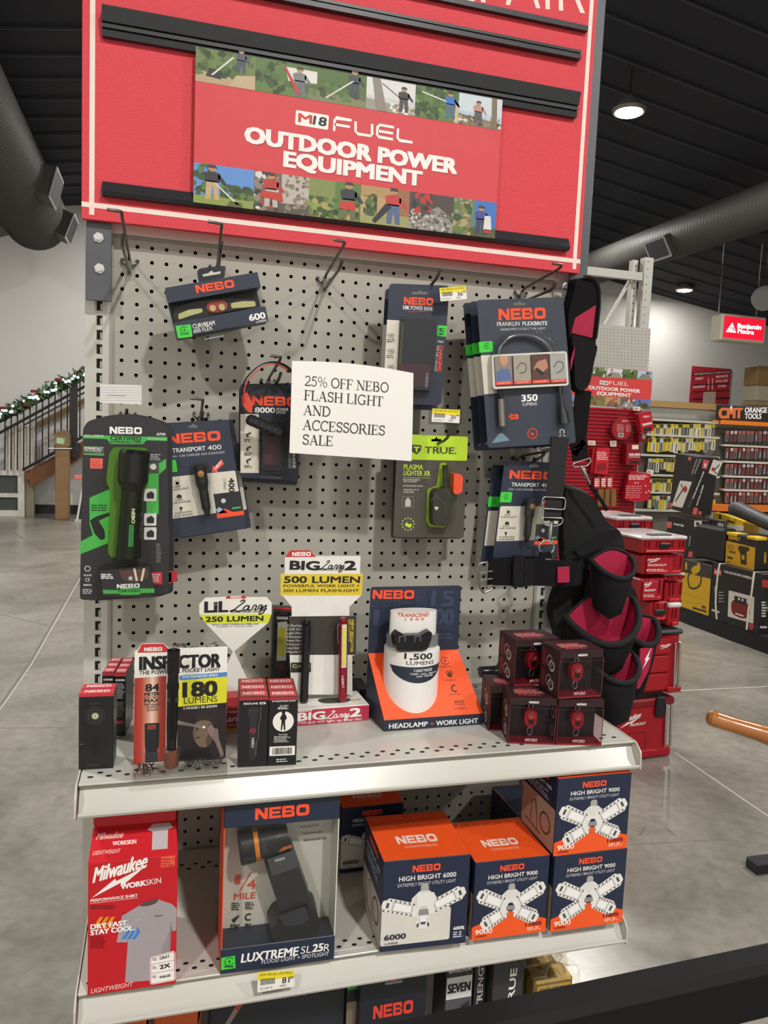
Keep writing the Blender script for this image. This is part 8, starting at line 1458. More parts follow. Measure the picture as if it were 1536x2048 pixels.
# ---------------------------------------------------------------- stack of red tool cases
cred, cred2 = M('#a5101f', .4, 0, .08, 8), M('#7d0d1a', .5); cblk = M('#19181b', .45)
F0, F1 = PZ(1284, 1519, 0), PZ(1344, 1511, 0); fu = (F1 - F0).normalized(); fp = Pl(F0, fu, Zv); fn_ = fp.n
xl, xr = fp.uv((1222, 1480))[0], fp.uv((1343, 1480))[0]; h1 = fp.uv((1300, 1398))[1]
t = thing('red_tool_case', 'large red rolling tool case with steel handle rails at the foot of the red stack', 'tool box', F0 + fu * .0); a = MB()
a.obox(F0, fu, Zv, fn_, (xl, xr - .03), (.012, h1 - .03), (-.40, 0), cred, .012); a.obox(F0, fu, Zv, fn_, (xl, xr), (h1 - .04, h1), (-.40, .004), cred2, .008); a.obox(F0, fu, Zv, fn_, (xl, xr), (.002, .05), (-.40, .006), cred, .01)
bolt_logo(a, fp, d1(1040, 945), d1(1170, 905), 11, wt); a.T(fp, 'PACKOUT', d1(1105, 962), d1(1200, 948), 5, wt, .03, .2); a.ln(fp, [d1(1005, 1020), d1(1190, 995), d1(1200, 1010), d1(1195, 1160)], 1.4, '#5f0a14', 1); a.build('case_body', t)
a = MB(); a.obox(F0, fu, Zv, fn_, (xl + .02, xr - .06), (h1 - .005, h1 + .022), (-.36, -.02), cblk, .006); a.build('lid', t, None, 'black lid')
for i, x in enumerate((1327, 1337)): a = MB(); b_ = fp.W(*fp.uv((x, 1490)), .01); tt = fp.W(*fp.uv((x + 3, 1405)), .01); a.tube([b_, tt], .006, chrome, 8); a.build('handle_rail', t, None, 'steel rail')
a = MB(); a.obox(fp.W(*fp.uv(d1(1250, 900)), .001), fu, Zv, fn_, (0, .05), (0, .10), (0, .02), cblk, .006); a.build('latch', t, None, 'black latch')
a = MB(); q = fp.uv((1285, 1510)); a.lathe(fp.W(xl + .1, .045, -.36) , fu, [(0, .045), (.04, .045)], cblk, 16); a.build('wheel', t)
# three drawer unit
z0 = h1 + .023; x0_, x1_ = fp.uv(d1(1190, 740))[0], fp.uv(d1(1400, 730))[0]; z1_ = fp.uv(d1(1350, 400))[1]; zt_ = fp.uv(d1(1350, 370))[1]
t = thing('drawer_case', 'red three drawer tool case with a black top on the large rolling case', 'tool box', fp.W((x0_ + x1_) / 2, z0, -.15)); a = MB(); a.obox(F0, fu, Zv, fn_, (x0_ - .06, x1_), (z0, z1_), (-.38, -.012), cred, .008); a.build('case_body', t)
hd = (z1_ - z0 - .02) / 3
for k in range(3):
    a = MB(); a.obox(F0, fu, Zv, fn_, (x0_ - .05, x1_ - .06), (z0 + .015 + hd * k, z0 + .008 + hd * (k + 1)), (-.012, .0), cred, .004)
    if k == 2: bolt_logo(a, fp, d1(1290, 476), d1(1355, 462), 4.5, wt)
    a.build('drawer', t)
a = MB(); a.obox(F0, fu, Zv, fn_, (x0_ - .05, x1_ + .01), (z1_, zt_), (-.39, .004), cblk, .01); a.build('lid', t, None, 'black lid')
for x in (1368, 1394): a = MB(); b_ = fp.W(*fp.uv(d1(x, 720)), .008); tt = fp.W(*fp.uv(d1(x + 12, 440)), .008); a.tube([b_, tt], .006, chrome, 8); a.build('handle_rail', t, None, 'steel rail')
a = MB(); a.obox(F0, fu, Zv, fn_, (x1_ - .07, x1_ + .012), (z0, z0 + .03), (-.3, .012), cred, .005); a.build('foot', t)
# upper cases: clear lidded organisers
def organizer(lab, q, dz, lid, logo=False, dep=.30, latch=True):
    tl, tr, br, bl = q; pl = fp.off(dz); P_ = [pl.uv(p) for p in q]; xa, xb = (P_[0][0] + P_[3][0]) / 2, (P_[1][0] + P_[2][0]) / 2; za, zb = (P_[2][1] + P_[3][1]) / 2, (P_[0][1] + P_[1][1]) / 2
    t = thing('organizer_case', lab, 'tool box', pl.W((xa + xb) / 2, za, -dep / 2)); a = MB(); h_ = zb - za; zl = zb - h_ * (.22 if lid else 0)
    a.obox(pl.o, pl.u, Zv, pl.n, (xa, xb), (za + .001, zl), (-dep, 0), cred, .006)
    n = int((xb - xa) / .022)
    for k in range(n):
        if k % 3 != 2: a.obox(pl.o, pl.u, Zv, pl.n, (xa + .02 + k * .022, xa + .028 + k * .022), (za + h_ * .35, zl - .004), (-.001, .006), cred2)
    a.build('case_body', t)
    if lid:
        a = MB(); a.obox(pl.o, pl.u, Zv, pl.n, (xa - .005, xb + .005), (zl, zb), (-dep, .006), M('#dccfcc', .15, 0, .5, 14, 0, 0, .8), .008); a.build('clear_lid', t, None, 'clear lid')
        a = MB(); a.obox(pl.o, pl.u, Zv, pl.n, ((xa + xb) / 2 - .06, (xa + xb) / 2 + .06), (zb - .003, zb + .006), (-.06, -.02), cblk, .003); a.build('lid_handle', t)
    if latch: a = MB(); a.obox(pl.o, pl.u, Zv, pl.n, ((xa + xb) / 2 - .03, (xa + xb) / 2 + .03), (za + h_ * .3, za + h_ * .62), (0, .012), cblk, .006); a.build('latch', t, None, 'black latch')
    a = MB(); a.obox(pl.o, pl.u, Zv, pl.n, (xa + .02, xb - .02), (za + .004, za + h_ * .2), (0, .012), M('#c01c2c', .35), .004); a.build('handle', t)
    if logo: a = MB(); pq = pl.off(.013); a.obox(pl.o, pl.u, Zv, pl.n, (xa + (xb - xa) * .08, xb - (xb - xa) * .3), (za + h_ * .05, zb - .01), (.0, .013), M('#b3162a', .4), .002); c = q[3]; w_ = q[2][0] - c[0]; hpx = c[1] - q[0][1]; bolt_logo(a, pq, (c[0] + w_ * .12, c[1] - hpx * .66), (c[0] + w_ * .45, c[1] - hpx * .76), hpx * .12, wt); a.T(pq, 'PACKOUT', (c[0] + w_ * .14, c[1] - hpx * .42), (c[0] + w_ * .62, c[1] - hpx * .44), hpx * .1, wt, .03); a.lines(pq, (c[0] + w_ * .1, c[1] - hpx * .3), (c[0] + w_ * .65, c[1] - hpx * .15), 2, 1.5, '#f0d4d0', 2, 3); a.build('paper_sleeve', t, None, 'red paper sleeve')
O = lambda *pts: [z0_(*p) for p in pts]
z0_ = K(1200, 980, 7.315)
organizer('red organizer case with clear lid, topmost of the left stack beside the red wall', O((230, 380), (765, 400), (745, 640), (240, 650)), -.36, True)
organizer('red organizer case second from the top of the left stack, behind the tool belt', O((250, 660), (640, 680), (640, 960), (250, 960)), -.36, False, True)
organizer('red organizer case third from the top of the left stack', O((300, 970), (640, 985), (640, 1210), (300, 1200)), -.36, False, False)
organizer('red organizer case with clear lid, topmost of the right stack', O((600, 660), (1300, 690), (1230, 920), (610, 930)), -.02, True)
organizer('red organizer case with a printed sleeve, second from the top of the right stack', O((620, 945), (1260, 950), (1190, 1230), (620, 1240)), -.03, False, True)
organizer('low red case with a sleeve, third down in the right stack', O((560, 1300), (920, 1300), (940, 1620), (600, 1620)), -.02, False, True, .3, False)
organizer('short red case under the sleeved ones, right of the tool pouches', O((690, 1640), (985, 1640), (1000, 1900), (760, 1920)), -.02, False, False, .3)
organizer('small red bin at the right edge of the stack, upper', O((940, 1340), (1215, 1340), (1195, 1640), (970, 1640)), -.06, False, False, .25, False)
organizer('small red bin at the right edge of the stack, lower', O((1000, 1650), (1180, 1650), (1165, 1990), (1000, 1990)), -.04, True, False, .25, False)
organizer('thin red case wedged between the right stack and the small bins', O((930, 1230), (1225, 1210), (1220, 1330), (950, 1330)), -.05, True, False, .25, False)
# ---------------------------------------------------------------- far tool accessories wall
DY = 6.2; dw = Pl(PY(1400, 900, DY), X, Zv)
t = thing('grid_display_wall', 'long grey display wall of carded drill bits behind the red stack', 'display wall', V((dw.o.x, DY, 0))); a = MB()
x0_, x1_ = dw.uv((1255, 900))[0], dw.uv((1700, 900))[0]; zt_ = dw.uv((1400, 838))[1]; a.obox(dw.o, X, Zv, -Yv, (x0_, x1_), (-dw.o.z + .001, zt_), (-.06, -.02), M('#6f6c62', .6)); a.build('back_panel', t)
a = MB(); zb_ = dw.uv((1400, 806))[1]; a.obox(dw.o, X, Zv, -Yv, (x0_, x1_), (zt_, zb_ - .07), (-.3, -.05), M('#8d8b84', .5)); a.build('top_panel', t); a = MB(); a.obox(dw.o, X, Zv, -Yv, (x0_, dw.uv((1440, 806))[0]), (zb_ - .07, zb_), (-.3, -.03), M('#9a7a48', .6)); a.build('wood_cap', t, None, 'wooden top board')
for k, y in enumerate((842, 872, 912, 951, 985, 1020)):
    a = MB(); c = dw.uv((1350, y)); a.obox(dw.o, X, Zv, -Yv, (x0_, dw.uv((1428, y))[0]), (c[1] - .012, c[1] + .012), (-.02, .10), M('#b9b5a8', .5)); a.build('hook_bar', t)
rr = random.Random(12); protos = {}
def packet(w_, h_, cols, seed):
    a = MB(); pl = Pl((0, 0, 0), X, Zv); r2 = random.Random(seed); a.prism(pl, rnd([(-w_ / 2, -h_), (w_ / 2, -h_), (w_ / 2, 0), (-w_ / 2, 0)], .004), -.012, 0, M(cols[0], .35))
    a.flat(pl, [(-w_ / 2 + .003, -h_ * .3), (w_ / 2 - .003, -h_ * .3), (w_ / 2 - .003, -.004), (-w_ / 2 + .003, -.004)], cols[1], 1); a.flat(pl, [(-w_ * .14, -h_ * .92), (w_ * .14, -h_ * .92), (w_ * .12, -h_ * .36), (-w_ * .12, -h_ * .36)], cols[2], 2); return a
kinds = [packet(.05, .16, c, i) for i, c in enumerate((('#c9c5b4', '#d8c022', '#4a4844'), ('#4a4a46', '#c8b41e', '#9a968a'), ('#b0a35a', '#3a3a36', '#d0c8a8'), ('#8f8d86', '#c9c5b8', '#2e2e2c'), ('#d0b41c', '#3c3a32', '#8a8478')))]
meshes = []
for m_ in kinds: o = m_.build('drill_bit_card', None, (0, 0, 0)); meshes.append(o.data); bpy.data.objects.remove(o)
rkinds = [packet(.045, .13, c, i) for i, c in enumerate((('#6a4a48', '#c9bfb8', '#8a2a28'), ('#574a4c', '#8f3a38', '#c0b4ae'), ('#7a6a66', '#b85a50', '#3a3234')))]
rmesh = []
for m_ in rkinds: o = m_.build('router_bit_card', None, (0, 0, 0)); rmesh.append(o.data); bpy.data.objects.remove(o)
rown = ['top', 'second', 'third', 'fourth', 'lowest']
for r_, y in enumerate((848, 876, 916, 956, 990)):
    for k in range(19):
        x = 1292 + k * 7.4
        if x > 1424: continue
        c = dw.W(*dw.uv((x, y)), .085 + .004 * (k % 2)); o = bpy.data.objects.new('drill_bit_card', rr.choice(meshes)); COL.objects.link(o); o.location = c; o.scale = (1, 1, rr.uniform(.8, 1.08))
        tag(o, f'yellow and grey carded drill bit in the {rown[r_]} row left of the orange lettered sign', 'drill bit', f'carded drill bits in the {rown[r_]} row')
cw = dw.off(.02)
for r_, y in enumerate((860, 894, 926, 955, 982)):
    for k in range(13):
        x = 1446 + k * 8.2
        if x > 1548: continue
        c = cw.W(*cw.uv((x, y + 1)), .08 + .004 * (k % 2)); o = bpy.data.objects.new('router_bit_card', rr.choice(rmesh)); COL.objects.link(o); o.location = c
        tag(o, f'reddish carded router bit in the {rown[r_]} row below the orange lettered sign', 'router bit', f'carded router bits in the {rown[r_]} row')
t = thing('router_bit_rack', 'rack of small carded bits below the orange and white lettered black sign', 'rack', cw.W(*cw.uv((1490, 1000)))); 
a = MB(); a.obox(cw.o, X, Zv, -Yv, (cw.uv((1427, 850))[0], cw.uv((1600, 850))[0]), (cw.uv((1480, 851))[1], cw.uv((1480, 843))[1]), (-.02, .16), M('#e07a24', .4)); a.build('orange_shelf', t, None, 'orange shelf')
a = MB(); a.obox(cw.o, X, Zv, -Yv, (cw.uv((1427, 850))[0], cw.uv((1600, 850))[0]), (cw.uv((1480, 1020))[1], cw.uv((1480, 1008))[1]), (-.02, .2), M('#d8742a', .4)); a.build('lower_shelf', t, None, 'orange shelf'); a = MB(); a.obox(cw.o, X, Zv, -Yv, (cw.uv((1427, 850))[0], cw.uv((1600, 850))[0]), (cw.uv((1480, 1100))[1], cw.uv((1480, 1024))[1]), (-.02, .16), M('#8f8c84', .5)); a.build('base_panel', t)
for y in (892, 924, 953, 980):
    a = MB(); a.obox(cw.o, X, Zv, -Yv, (cw.uv((1440, y))[0], cw.uv((1600, y))[0]), (cw.uv((1480, y))[1] - .010, cw.uv((1480, y))[1] + .012), (-.02, .10), M('#d0cabc', .5)); a.build('label_strip', t)
pl = cw.off(.12); a = MB(); q = [bm(103, 1705), bm(792, 1690), bm(792, 1925), bm(92, 1915)]; P_ = [pl.uv(p) for p in q]; a.obox(pl.o, X, Zv, -Yv, (P_[0][0], P_[1][0] + .2), (P_[3][1], P_[0][1]), (-.02, 0), M('#1f1b19', .5)); a.T(pl, 'CMT', bm(112, 1890), bm(446, 1890), 21, '#d8703a', .06); a.T(pl, 'ORANGE', bm(472, 1815), bm(780, 1815), 11, wt, .03); a.T(pl, 'TOOLS', bm(472, 1898), bm(700, 1898), 11, wt, .03); a.px(pl, [bm(272, 1725), bm(308, 1725), bm(290, 1795)], wt, 3)
tag(a.build('brand_sign', None, pl.W(*P_[0])), 'black sign with large orange letters and white ORANGE TOOLS lettering', 'sign')
# hanging lit sign, aisle sign, wall boards
pl = Pl(PY(1484, 655, 8.0), X, Zv); P_ = [pl.uv(p) for p in (bm(178, 450), bm(785, 510), bm(745, 872), bm(140, 815))]; xa, xb, za, zb = (P_[0][0] + P_[3][0]) / 2, (P_[1][0] + P_[2][0]) / 2, (P_[2][1] + P_[3][1]) / 2, (P_[0][1] + P_[1][1]) / 2
t = thing('hanging_lightbox', 'red lit hanging sign box with white lettering below the ceiling at the right', 'sign', pl.o); a = MB(); a.obox(pl.o, X, Zv, -Yv, (xa, xb), (za, zb), (-.25, 0), M('#d5cdb8', .5), .02); a.build('sign_housing', t)
a = MB(); ins = .035; a.flat(pl, [(xa + ins, za + ins), (xb - ins, za + ins), (xb - ins, zb - ins), (xa + ins, zb - ins)], M('#d8142f', .4, 0, .02, 5, 0, .95), 3); wem = M('#fff0f2', .4, 0, 0, 5, 0, 1.1)
a.T(pl, 'Benjamin', bm(372, 655), bm(698, 680), 9.5, wem, .05, 0, 6); a.T(pl, 'Moore', bm(372, 725), bm(595, 748), 9.5, wem, .05, 0, 6); a.px(pl, [bm(305, 578), bm(355, 722), bm(212, 708)], wem, 6); a.ln(pl, [bm(250, 700), bm(285, 645), bm(318, 705)], 1.2, '#c82a44', 9); a.ln(pl, [bm(300, 660), bm(312, 645), bm(336, 705)], 1.2, '#c82a44', 9); a.build('lit_face', t, None, 'glowing red face')
for x in (bm(195, 450), bm(712, 490)): a = MB(); c = pl.W(*pl.uv(x), -.12); a.tube([c - Zv * .02, V((c.x, c.y, roofz(c.x) - .03))], .012, M('#8a8884', .4, .6), 6); a.build('hanger', t)
cdk = PY(*bm(745, 250), 7.6); t2 = thing('ceiling_disc', 'grey round disc hanging beside the red lit sign', 'ceiling fixture', cdk); a = MB(); dn = (V((-.55, -.75, -.3))).normalized(); a.lathe(cdk, dn, [(-.015, .17), (.01, .17), (.02, .12)], M('#9a9a98', .5), 24); a.build('disc_body', t2); a = MB(); a.tube([cdk, V((cdk.x, cdk.y, roofz(cdk.x) - .03))], .01, M('#55555a', .4, .6), 6); a.build('hanger', t2)
pl = Pl(PY(1422, 770, 11.67), X, Zv); P_ = [pl.uv(p) for p in ((1384, 744), (1463, 738), (1456, 809), (1382, 800))]; a = MB(); a.obox(pl.o, pl.u, Zv, pl.n, (P_[0][0], P_[1][0]), (P_[2][1], P_[1][1]), (-.02, 0), M('#b52a34', .5))
a.px(pl, [(1384.5, 746), (1462, 740), (1462, 746), (1384.5, 752)], '#54242a', 1); a.T(pl, 'HOUSEWARES & HARDWARE', (1388, 750), (1460, 745), 3, '#e8dcd8', .02); 
for s_, p0, p1 in (('PAINT', (1391, 760), (1407, 759)), ('MOLDINGS', (1386, 777), (1410, 775)), ('BRUSHES', (1432, 756), (1456, 754)), ('ROLLERS', (1432, 765), (1456, 763)), ('STAIN', (1436, 775), (1452, 774))): a.T(pl, s_, p0, p1, 4.6, '#f0d4d0', .04)
for x in (1417, 1425): a.ln(pl, [(x, 756), (x - .5, 780)], 2, '#f0d4d0', 1)
for y in (768, 782, 797): a.ln(pl, [(1386, y + 2), (1459, y - 1)], 2 if y < 790 else 4, '#4a1a22', 1)
a.px(pl, [(1407, 784), (1432, 783), (1430, 812), (1405, 810)], '#c8b4a0', 2)
tag(a.build('aisle_sign', None, pl.W(*P_[0])), 'red aisle sign with pale lettering on the far wall left of the timber boards', 'sign')
t = thing('timber_boards', 'stack of upright brown and pale timber boards at the right edge, below the lit sign', 'lumber', PY(1540, 800, 8.5)); pl = Pl(PY(1530, 760, 8.5), X, Zv)
for q, m_ in (((bm(665, 1165), bm(1100, 1120), bm(1090, 1420), bm(640, 1435)), '#8a6a40'), ((bm(645, 1437), bm(1100, 1420), bm(1090, 1640), bm(612, 1645)), '#b0a48e'), ((bm(618, 1647), bm(1100, 1640), bm(1090, 1720), bm(610, 1712)), '#9a8866')):
    a = MB(); P_ = [pl.uv(p) for p in q]; a.obox(pl.o, X, Zv, -Yv, (P_[0][0], P_[1][0]), (P_[3][1], P_[0][1] - .002), (-.3, 0), M(m_, .6, 0, .2, 12), .01); a.build('board', t)
# ---------------------------------------------------------------- floor stack of boxed tools at right
G0, G1 = PZ(1360, 1243, 0), PZ(1518, 1302, 0); gu = (G1 - G0).normalized(); gp_ = Pl(G0, gu, Zv); gn = gp_.n
def gq(pts): return [gp_.uv(z12(*p)) for p in pts]
def gbox(name, lab, cat, q, dep, m, d0=0, cht=.004, deco=None, z0=None, deco2=None):
    pl = gp_.off(d0); P_ = [pl.uv(z12(*p)) for p in q]; xa, xb = (P_[0][0] + P_[3][0]) / 2, (P_[1][0] + P_[2][0]) / 2; za, zb = (P_[2][1] + P_[3][1]) / 2, (P_[0][1] + P_[1][1]) / 2
    if z0 is not None: za = z0
    t = thing(name, lab, cat, pl.W((xa + xb) / 2, za, -dep / 2)); a = MB(); a.obox(pl.o, pl.u, Zv, pl.n, (xa, xb), (za + .0008, zb), (-dep, 0), M(m, .45, 0, .05) if isinstance(m, str) else m, cht)
    if deco: deco(a, pl)
    if deco2: deco2(a, Pl(pl.W(xb, 0, 0), -pl.n, Zv))
    a.build('carton', t); return t, pl, (xa, xb, za, zb)
t = thing('black_plinth', 'low black plinth under the boxed tools at the right', 'plinth', G0); a = MB(); zp = gq([(390, 1640), (1180, 1900)]); zpl = (zp[0][1] + zp[1][1]) / 2; a.obox(G0, gu, Zv, gn, (gq([(350, 1700)])[0][0] - .4, gq([(1250, 1900)])[0][0] + .35), (.001, zpl), (-.5, .0), M('#141316', .6)); a.build('plinth_body', t)
def d_yel(a, pl):
    P = lambda *pts: [z12(*p) for p in pts]
    a.px(pl, P((415, 1285), (690, 1355), (668, 1715), (396, 1620)), '#d8a81c', 1); a.T(pl, 'DEWALT', z12(470, 1225), z12(690, 1280), 8, '#e0b020', .04) if False else None
    a.ln(pl, P((480, 1430), (470, 1330), (540, 1230), (595, 1330), (580, 1420), (520, 1450), (480, 1430)), 4, '#3a3a26', 2, 3); a.px(pl, smooth(P((500, 1260), (540, 1225), (590, 1240), (570, 1290), (520, 1310)), 3, True), '#d8a81c', 2.5); a.disc(pl, z12(572, 1222), 5, '#d8a81c', 3); a.px(pl, P((440, 1190), (460, 1195), (460, 1265), (442, 1260)), '#d8a81c', 1)
    a.px(pl, P((510, 1625), (650, 1665), (650, 1685), (512, 1645)), '#3a3020', 2); a.px(pl, P((600, 1610), (645, 1625), (640, 1650), (605, 1640)), '#5a4a20', 2); a.ln(pl, P((430, 1480), (520, 1530), (640, 1560)), 1, '#b08a18', 2); a.ln(pl, P((420, 1560), (520, 1600), (620, 1590)), 1, '#b08a18', 2)
gbox('tool_carton', 'black and yellow carton with a printed hose tool, right of the red stack', 'tool carton', [(415, 1165), (699, 1215), (671, 1715), (396, 1620)], .3, '#3f3b36', 0, .004, d_yel, zpl)
def d_comp(a, pl):
    P = lambda *pts: [z12(*p) for p in pts]
    a.px(pl, P((865, 1465), (1115, 1530), (1105, 1790), (855, 1720)), '#d8d2c6', 1, .01); a.px(pl, smooth(P((895, 1580), (930, 1560), (1040, 1590), (1070, 1640), (1060, 1720), (1000, 1740), (910, 1700), (890, 1640)), 3, True), '#7d1f1f', 2); a.px(pl, P((920, 1515), (1040, 1550), (1035, 1610), (920, 1580)), '#25201f', 3); a.disc(pl, z12(965, 1550), 3, '#c9c9c4', 4); a.disc(pl, z12(1000, 1560), 3, '#c9c9c4', 4); a.px(pl, P((930, 1685), (1010, 1710), (1010, 1722), (930, 1697)), wt, 4)
    for x, y in ((722, 1250), (760, 1255)): a.px(pl, P((x, y), (x + 32, y + 8), (x + 30, y + 70), (x - 2, y + 60)), '#c84048', 1); a.T(pl, 'O', z12(x + 6, y + 50), z12(x + 26, y + 54), 6, wt, .05)
    a.T(pl, '4 GALLON LOW RPM COMPRESSOR', z12(815, 1290), z12(1100, 1365), 5, '#d8d4cc', .03); a.T(pl, 'TANK SIZE', z12(745, 1570), z12(742, 1425), 4.5, '#c9c5bc', .03); a.lines(pl, z12(765, 1470), z12(830, 1590), 4, 2, '#a8a49c', 1, 3); a.px(pl, P((700, 1645), (775, 1670), (772, 1690), (698, 1665)), '#c9c5bc', 1); a.disc(pl, z12(1085, 1815), 6.5, '#b83a48', 2)
def d_cs(a, rp_): a.px(rp_, [z12(1190, 1360), z12(1250, 1370), z12(1250, 1440), z12(1190, 1435)], '#a82a34', 1); a.lines(rp_, z12(1185, 1570), z12(1245, 1730), 6, 3, '#c9c5bc', 1, 4); a.lines(rp_, z12(1170, 1810), z12(1245, 1840), 1, 4, '#c9c5bc', 1, 5)
tt, pl_, E_ = gbox('compressor_carton', 'large black carton with a printed red air compressor and white straps', 'compressor carton', [(700, 1185), (1172, 1300), (1170, 1890), (681, 1745)], .35, '#1f1b1b', .0, .004, d_comp, zpl, d_cs)
for i, pts in enumerate((((775, 1215), (760, 1300), (742, 1480), (738, 1600), (748, 1748)), ((1112, 1300), (1090, 1480), (1060, 1640), (1040, 1850)))):
    a = MB(); q = [pl_.off(.004).W(*pl_.off(.004).uv(z12(*p))) for p in pts]; q = [q[0] - gn * .3 + Zv * .004, q[0] + Zv * .004] + q; a.tube(q, .008, M('#cfc9b8', .6), 6); a.build('white_strap', tt, None, 'white strap')
zc = E_[3]
def d_dw(a, pl):
    P = lambda *pts: [z12(*p) for p in pts]
    a.px(pl, P((840, 980), (1125, 1050), (1112, 1272), (832, 1200)), '#d6a01a', 1); a.T(pl, 'DEWALT', z12(860, 965), z12(978, 985), 7, '#d6a01a', .05); a.px(pl, P((965, 1030), (1060, 1045), (1070, 1080), (1040, 1090), (1040, 1180), (1040, 1220), (985, 1210), (975, 1100), (955, 1060)), '#3a2f18', 2); a.px(pl, P((990, 1120), (1020, 1125), (1018, 1170), (992, 1165)), '#c99a20', 3); a.lines(pl, z12(855, 1015), z12(930, 1070), 4, 1.6, '#8a6a14', 2, 4); a.px(pl, P((870, 1075), (935, 1090), (932, 1112), (868, 1098)), '#7a5a20', 2); a.px(pl, P((850, 1130), (910, 1145), (900, 1165), (855, 1155)), '#4a3a18', 2); a.lines(pl, z12(845, 1180), z12(890, 1200), 1, 2, '#5a4414', 2, 5)
t, pl2, E2 = gbox('drill_kit_box', 'black and yellow cordless drill kit on the compressor carton', 'drill kit', [(848, 888), (1130, 965), (1112, 1275), (840, 1203)], .25, '#26231f', -.05, .006, d_dw, zc + .0005, lambda a, rq: a.T(rq, 'DEWALT', z12(1228, 1200), z12(1232, 1090), 5, '#d6a01a', .04))
for x0_, x1_ in ((850, 945), (1050, 1140)): a = MB(); p0, p1 = pl2.uv(z12(x0_, 900))[0], pl2.uv(z12(x1_, 950))[0]; a.obox(pl2.o, pl2.u, Zv, pl2.n, (p0, p1), (E2[3] - .02, E2[3] + .004), (-.1, .006), M('#e0b81c', .45), .003); a.build('yellow_latch', t, None, 'yellow latch')
t, pl2, E2 = gbox('black_tool_case', 'plain black hard case with a handle, left of the yellow drill kit', 'tool case', [(530, 832), (822, 850), (790, 1190), (515, 1150)], .14, '#1f1e20', -.02, .02, None, None)
a = MB(); c0 = pl2.W((E2[0] + E2[1]) / 2 - .09, E2[3], -.08); a.tube([c0, c0 + Zv * .045, c0 + pl2.u * .18 + Zv * .045, c0 + pl2.u * .18], .014, M('#242326', .5), 8); a.build('handle', t)
def d_m(a, pl):
    P = lambda *pts: [z12(*p) for p in pts]
    for q in (((265, 795), (312, 800), (308, 860), (262, 855)), ((475, 1085), (515, 1092), (510, 1145), (470, 1140))): a.px(pl, P(*q), '#d85a5c', 1); 
    a.T(pl, 'MASTER', z12(330, 828), z12(428, 848), 4, wt, .03); a.px(pl, P((530, 785), (605, 790), (600, 850), (528, 845)), '#d8d4cc', 1); a.px(pl, P((545, 800), (580, 805), (575, 840), (550, 835)), '#2a2626', 2); a.T(pl, 'TOOL', z12(485, 1040), z12(495, 930), 3, wt, .02)
gbox('tool_carton', 'black carton with small red squares under the leaning sander box', 'tool carton', [(258, 745), (612, 770), (520, 1155), (250, 1120)], .2, '#232022', -.31, .004, d_m, zpl)
# leaning sander box
lp_ = gp_.off(-.33); q = [(490, 150), (716, 188), (498, 728), (280, 668)]; P_ = [V(lp_.uv(z12(*p))) for p in q]; bl_v, br_v, tl_v = P_[3], P_[2], P_[0]
ou = lp_.W(*br_v) - lp_.W(*bl_v); Wl = ou.length; ou.normalize(); ov = lp_.W(*tl_v) - lp_.W(*bl_v); ovp = Pl(lp_.W(*bl_v), ou, ov); Hl = ovp.uv(z12(490, 150))[1]
t = thing('sander_carton', 'long black carton with a printed pole sander, leaning diagonally on the boxed tools', 'tool carton', ovp.o); a = MB(); a.obox(ovp.o, ovp.u, ovp.v, ovp.n, (0, Wl), (0, Hl), (-.22, 0), M('#252223', .45), .004)
a.px(ovp, [z12(392, 395), z12(508, 408), z12(412, 662), z12(310, 640)], '#d5d0c6', 1, .01); a.disc(ovp, z12(440, 480), 6.5, '#a83a2c', 2); a.ln(ovp, [z12(345, 600), z12(420, 480), z12(400, 430)], 3, '#2a2626', 2); a.disc(ovp, z12(304, 636), 5, '#d85a5c', 3)
a.px(ovp, [z12(618, 190), z12(676, 200), z12(650, 288), z12(604, 276)], '#d85060', 1); a.T(ovp, 'O', z12(622, 262), z12(646, 266), 7, wt, .06); a.px(ovp, [z12(474, 162), z12(502, 168), z12(494, 202), z12(468, 196)], '#d85a5c', 1)
a.T(ovp, 'DRYWALL', z12(512, 338), z12(566, 180), 4.5, '#b9b5ae', .02); a.T(ovp, 'SANDER', z12(540, 330), z12(602, 182), 4.5, '#b9b5ae', .02); a.T(ovp, 'VARIABLE SPEED DRYWALL SANDER', z12(520, 580), z12(630, 310), 4, wt, .02); a.T(ovp, 'WITH VACUUM AND HOSE', z12(475, 660), z12(520, 560), 2.5, '#a8a49c', 0); a.px(ovp, [z12(525, 655), z12(566, 664), z12(552, 730), z12(508, 722)], '#d85a5c', 1)
a.build('carton', t); sr = Pl(ovp.W(Wl, 0, 0), -ovp.n, ovp.v); a = MB(); a.px(sr, [z12(716, 188), z12(808, 215), z12(745, 352), z12(668, 322)], '#d5d0c6', 1); a.disc(sr, z12(712, 285), 4, '#a83a2c', 2); a.ln(sr, [z12(775, 240), z12(720, 300), z12(745, 330)], 2.5, '#2a2626', 2); a.T(sr, 'DRYWALL SANDER', z12(560, 640), z12(625, 440), 3.5, wt, .02); a.px(sr, [z12(572, 690), z12(605, 700), z12(596, 730), z12(566, 722)], '#d85a5c', 1); a.build('side_print', t)
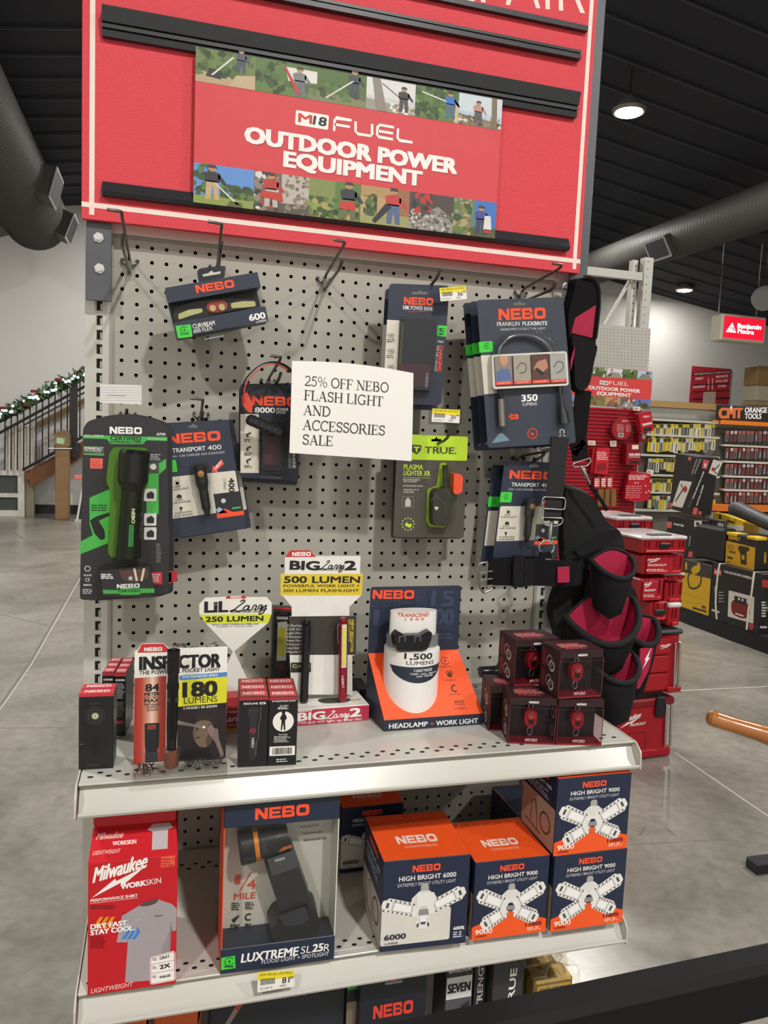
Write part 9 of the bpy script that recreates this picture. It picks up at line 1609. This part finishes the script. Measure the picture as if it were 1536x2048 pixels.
# grey hose, yellow packs behind
t = thing('grey_tube', 'thick dark grey tube lying across the boxes at the right edge', 'tube', gp_.off(-.3).W(*gp_.off(-.3).uv(z12(940, 690)))); a = MB(); hl_ = gp_.off(-.25); g = lambda x, y: hl_.W(*hl_.uv(z12(x, y))); a.tube([g(905, 668), g(960, 672), g(1100, 740), g(1300, 830), g(1500, 920)], [.05, .062, .058, .055, .055], M('#38373a', .5), 16); a.build('tube_body', t)
for i, (q, lab) in enumerate(((((715, 705), (800, 720), (800, 800), (712, 780)), 'small yellow pack left of the long yellow one behind the black hard case'), (((808, 725), (1005, 790), (1000, 860), (806, 820)), 'long yellow pack with dark lettering behind the black hard case'), (((1010, 800), (1120, 830), (1110, 920), (1008, 890)), 'dark and yellow pack under the thick grey tube'), (((895, 828), (1010, 836), (1005, 885), (900, 880)), 'white price card in front of the long yellow pack'))):
    pl = gp_.off(-.64 + (.006 if i == 3 else 0)); a = MB(); P_ = [pl.uv(z12(*p)) for p in q]; a.prism(pl, P_, -.05 if i < 3 else -.004, 0, M(('#c9a01c', '#d6ac1e', '#8a6a18', '#d0ccc0')[i], .45)); 
    if i == 1: a.T(pl, 'DEWALT', z12(850, 800), z12(925, 822), 5, '#3a3020', .05)
    if i == 0: a.px(pl, [z12(770, 725), z12(795, 730), z12(793, 775), z12(768, 768)], '#3a3020', 1)
    tag(a.build('tool_pack', None, pl.W(*P_[0])), lab, 'tool pack' if i < 3 else 'price card')
t = thing('backing_gondola', 'dark shelf unit behind the boxed tools, carrying the yellow packs', 'shelving unit', gp_.off(-.8).W(1.2, 0, 0)); pl = gp_.off(-.64); a = MB(); za = pl.uv(z12(800, 880))[1]; a.obox(pl.o, pl.u, Zv, pl.n, (pl.uv(z12(640, 900))[0], pl.uv(z12(1400, 900))[0]), (.001, za), (-.25, .08), M('#2c2a2c', .6)); a.build('shelf_body', t)
# wooden handle at the right, black rail in front, dark foot on the floor
wd_ = 1.55; h0, h1_ = PD(1432, 1439, wd_), PD(1540, 1472, wd_ * .985); ax = (h1_ - h0).normalized(); t = thing('wooden_stick', 'varnished wooden tool handle with a rounded end reaching in from the right edge', 'tool handle', h0); a = MB(); k = wd_ / FPX
a.lathe(h0 - ax * .02, ax, [(0, 0), (.001, .006), (.004, .012), (.01, .0150), (.02, .0162), (.05, .0152), (.10, .0172), (.14, .021), (.2, .0215), (.55, .02)], M('#a8682e', .25, 0, .2, 14, 0, 0, .5, .4), 20); a.build('stick_body', t)
a = MB(); R0, R1 = PZ(700, 2060, 1.02), PZ(1560, 1879, 1.02); ru = (R1 - R0); ru.z = 0; Lr = ru.length; ru.normalize(); rn = ru.cross(Zv); a.obox(R0, ru, Zv, rn, (-.4, Lr + .5), (-.054, 0), (-.005, .030), M('#070708', .7, 0, .2, 50, 0, 0, .25), .006)
tag(a.build('black_rail', None, R0 + ru * Lr / 2 - Zv * .04), 'dark black rail crossing the bottom right corner in the foreground', 'rail')
f0 = PZ(1514, 1752, 0); a = MB(); a.obox(f0, X, Yv, Zv, (0, .22), (0, .06), (.0005, .04), M('#151417', .5), .004); tag(a.build('black_block', None, f0), 'small black block lying on the concrete at the right edge', 'block')
for o in list(COL.objects):
    if 'org' in o: del o['org']
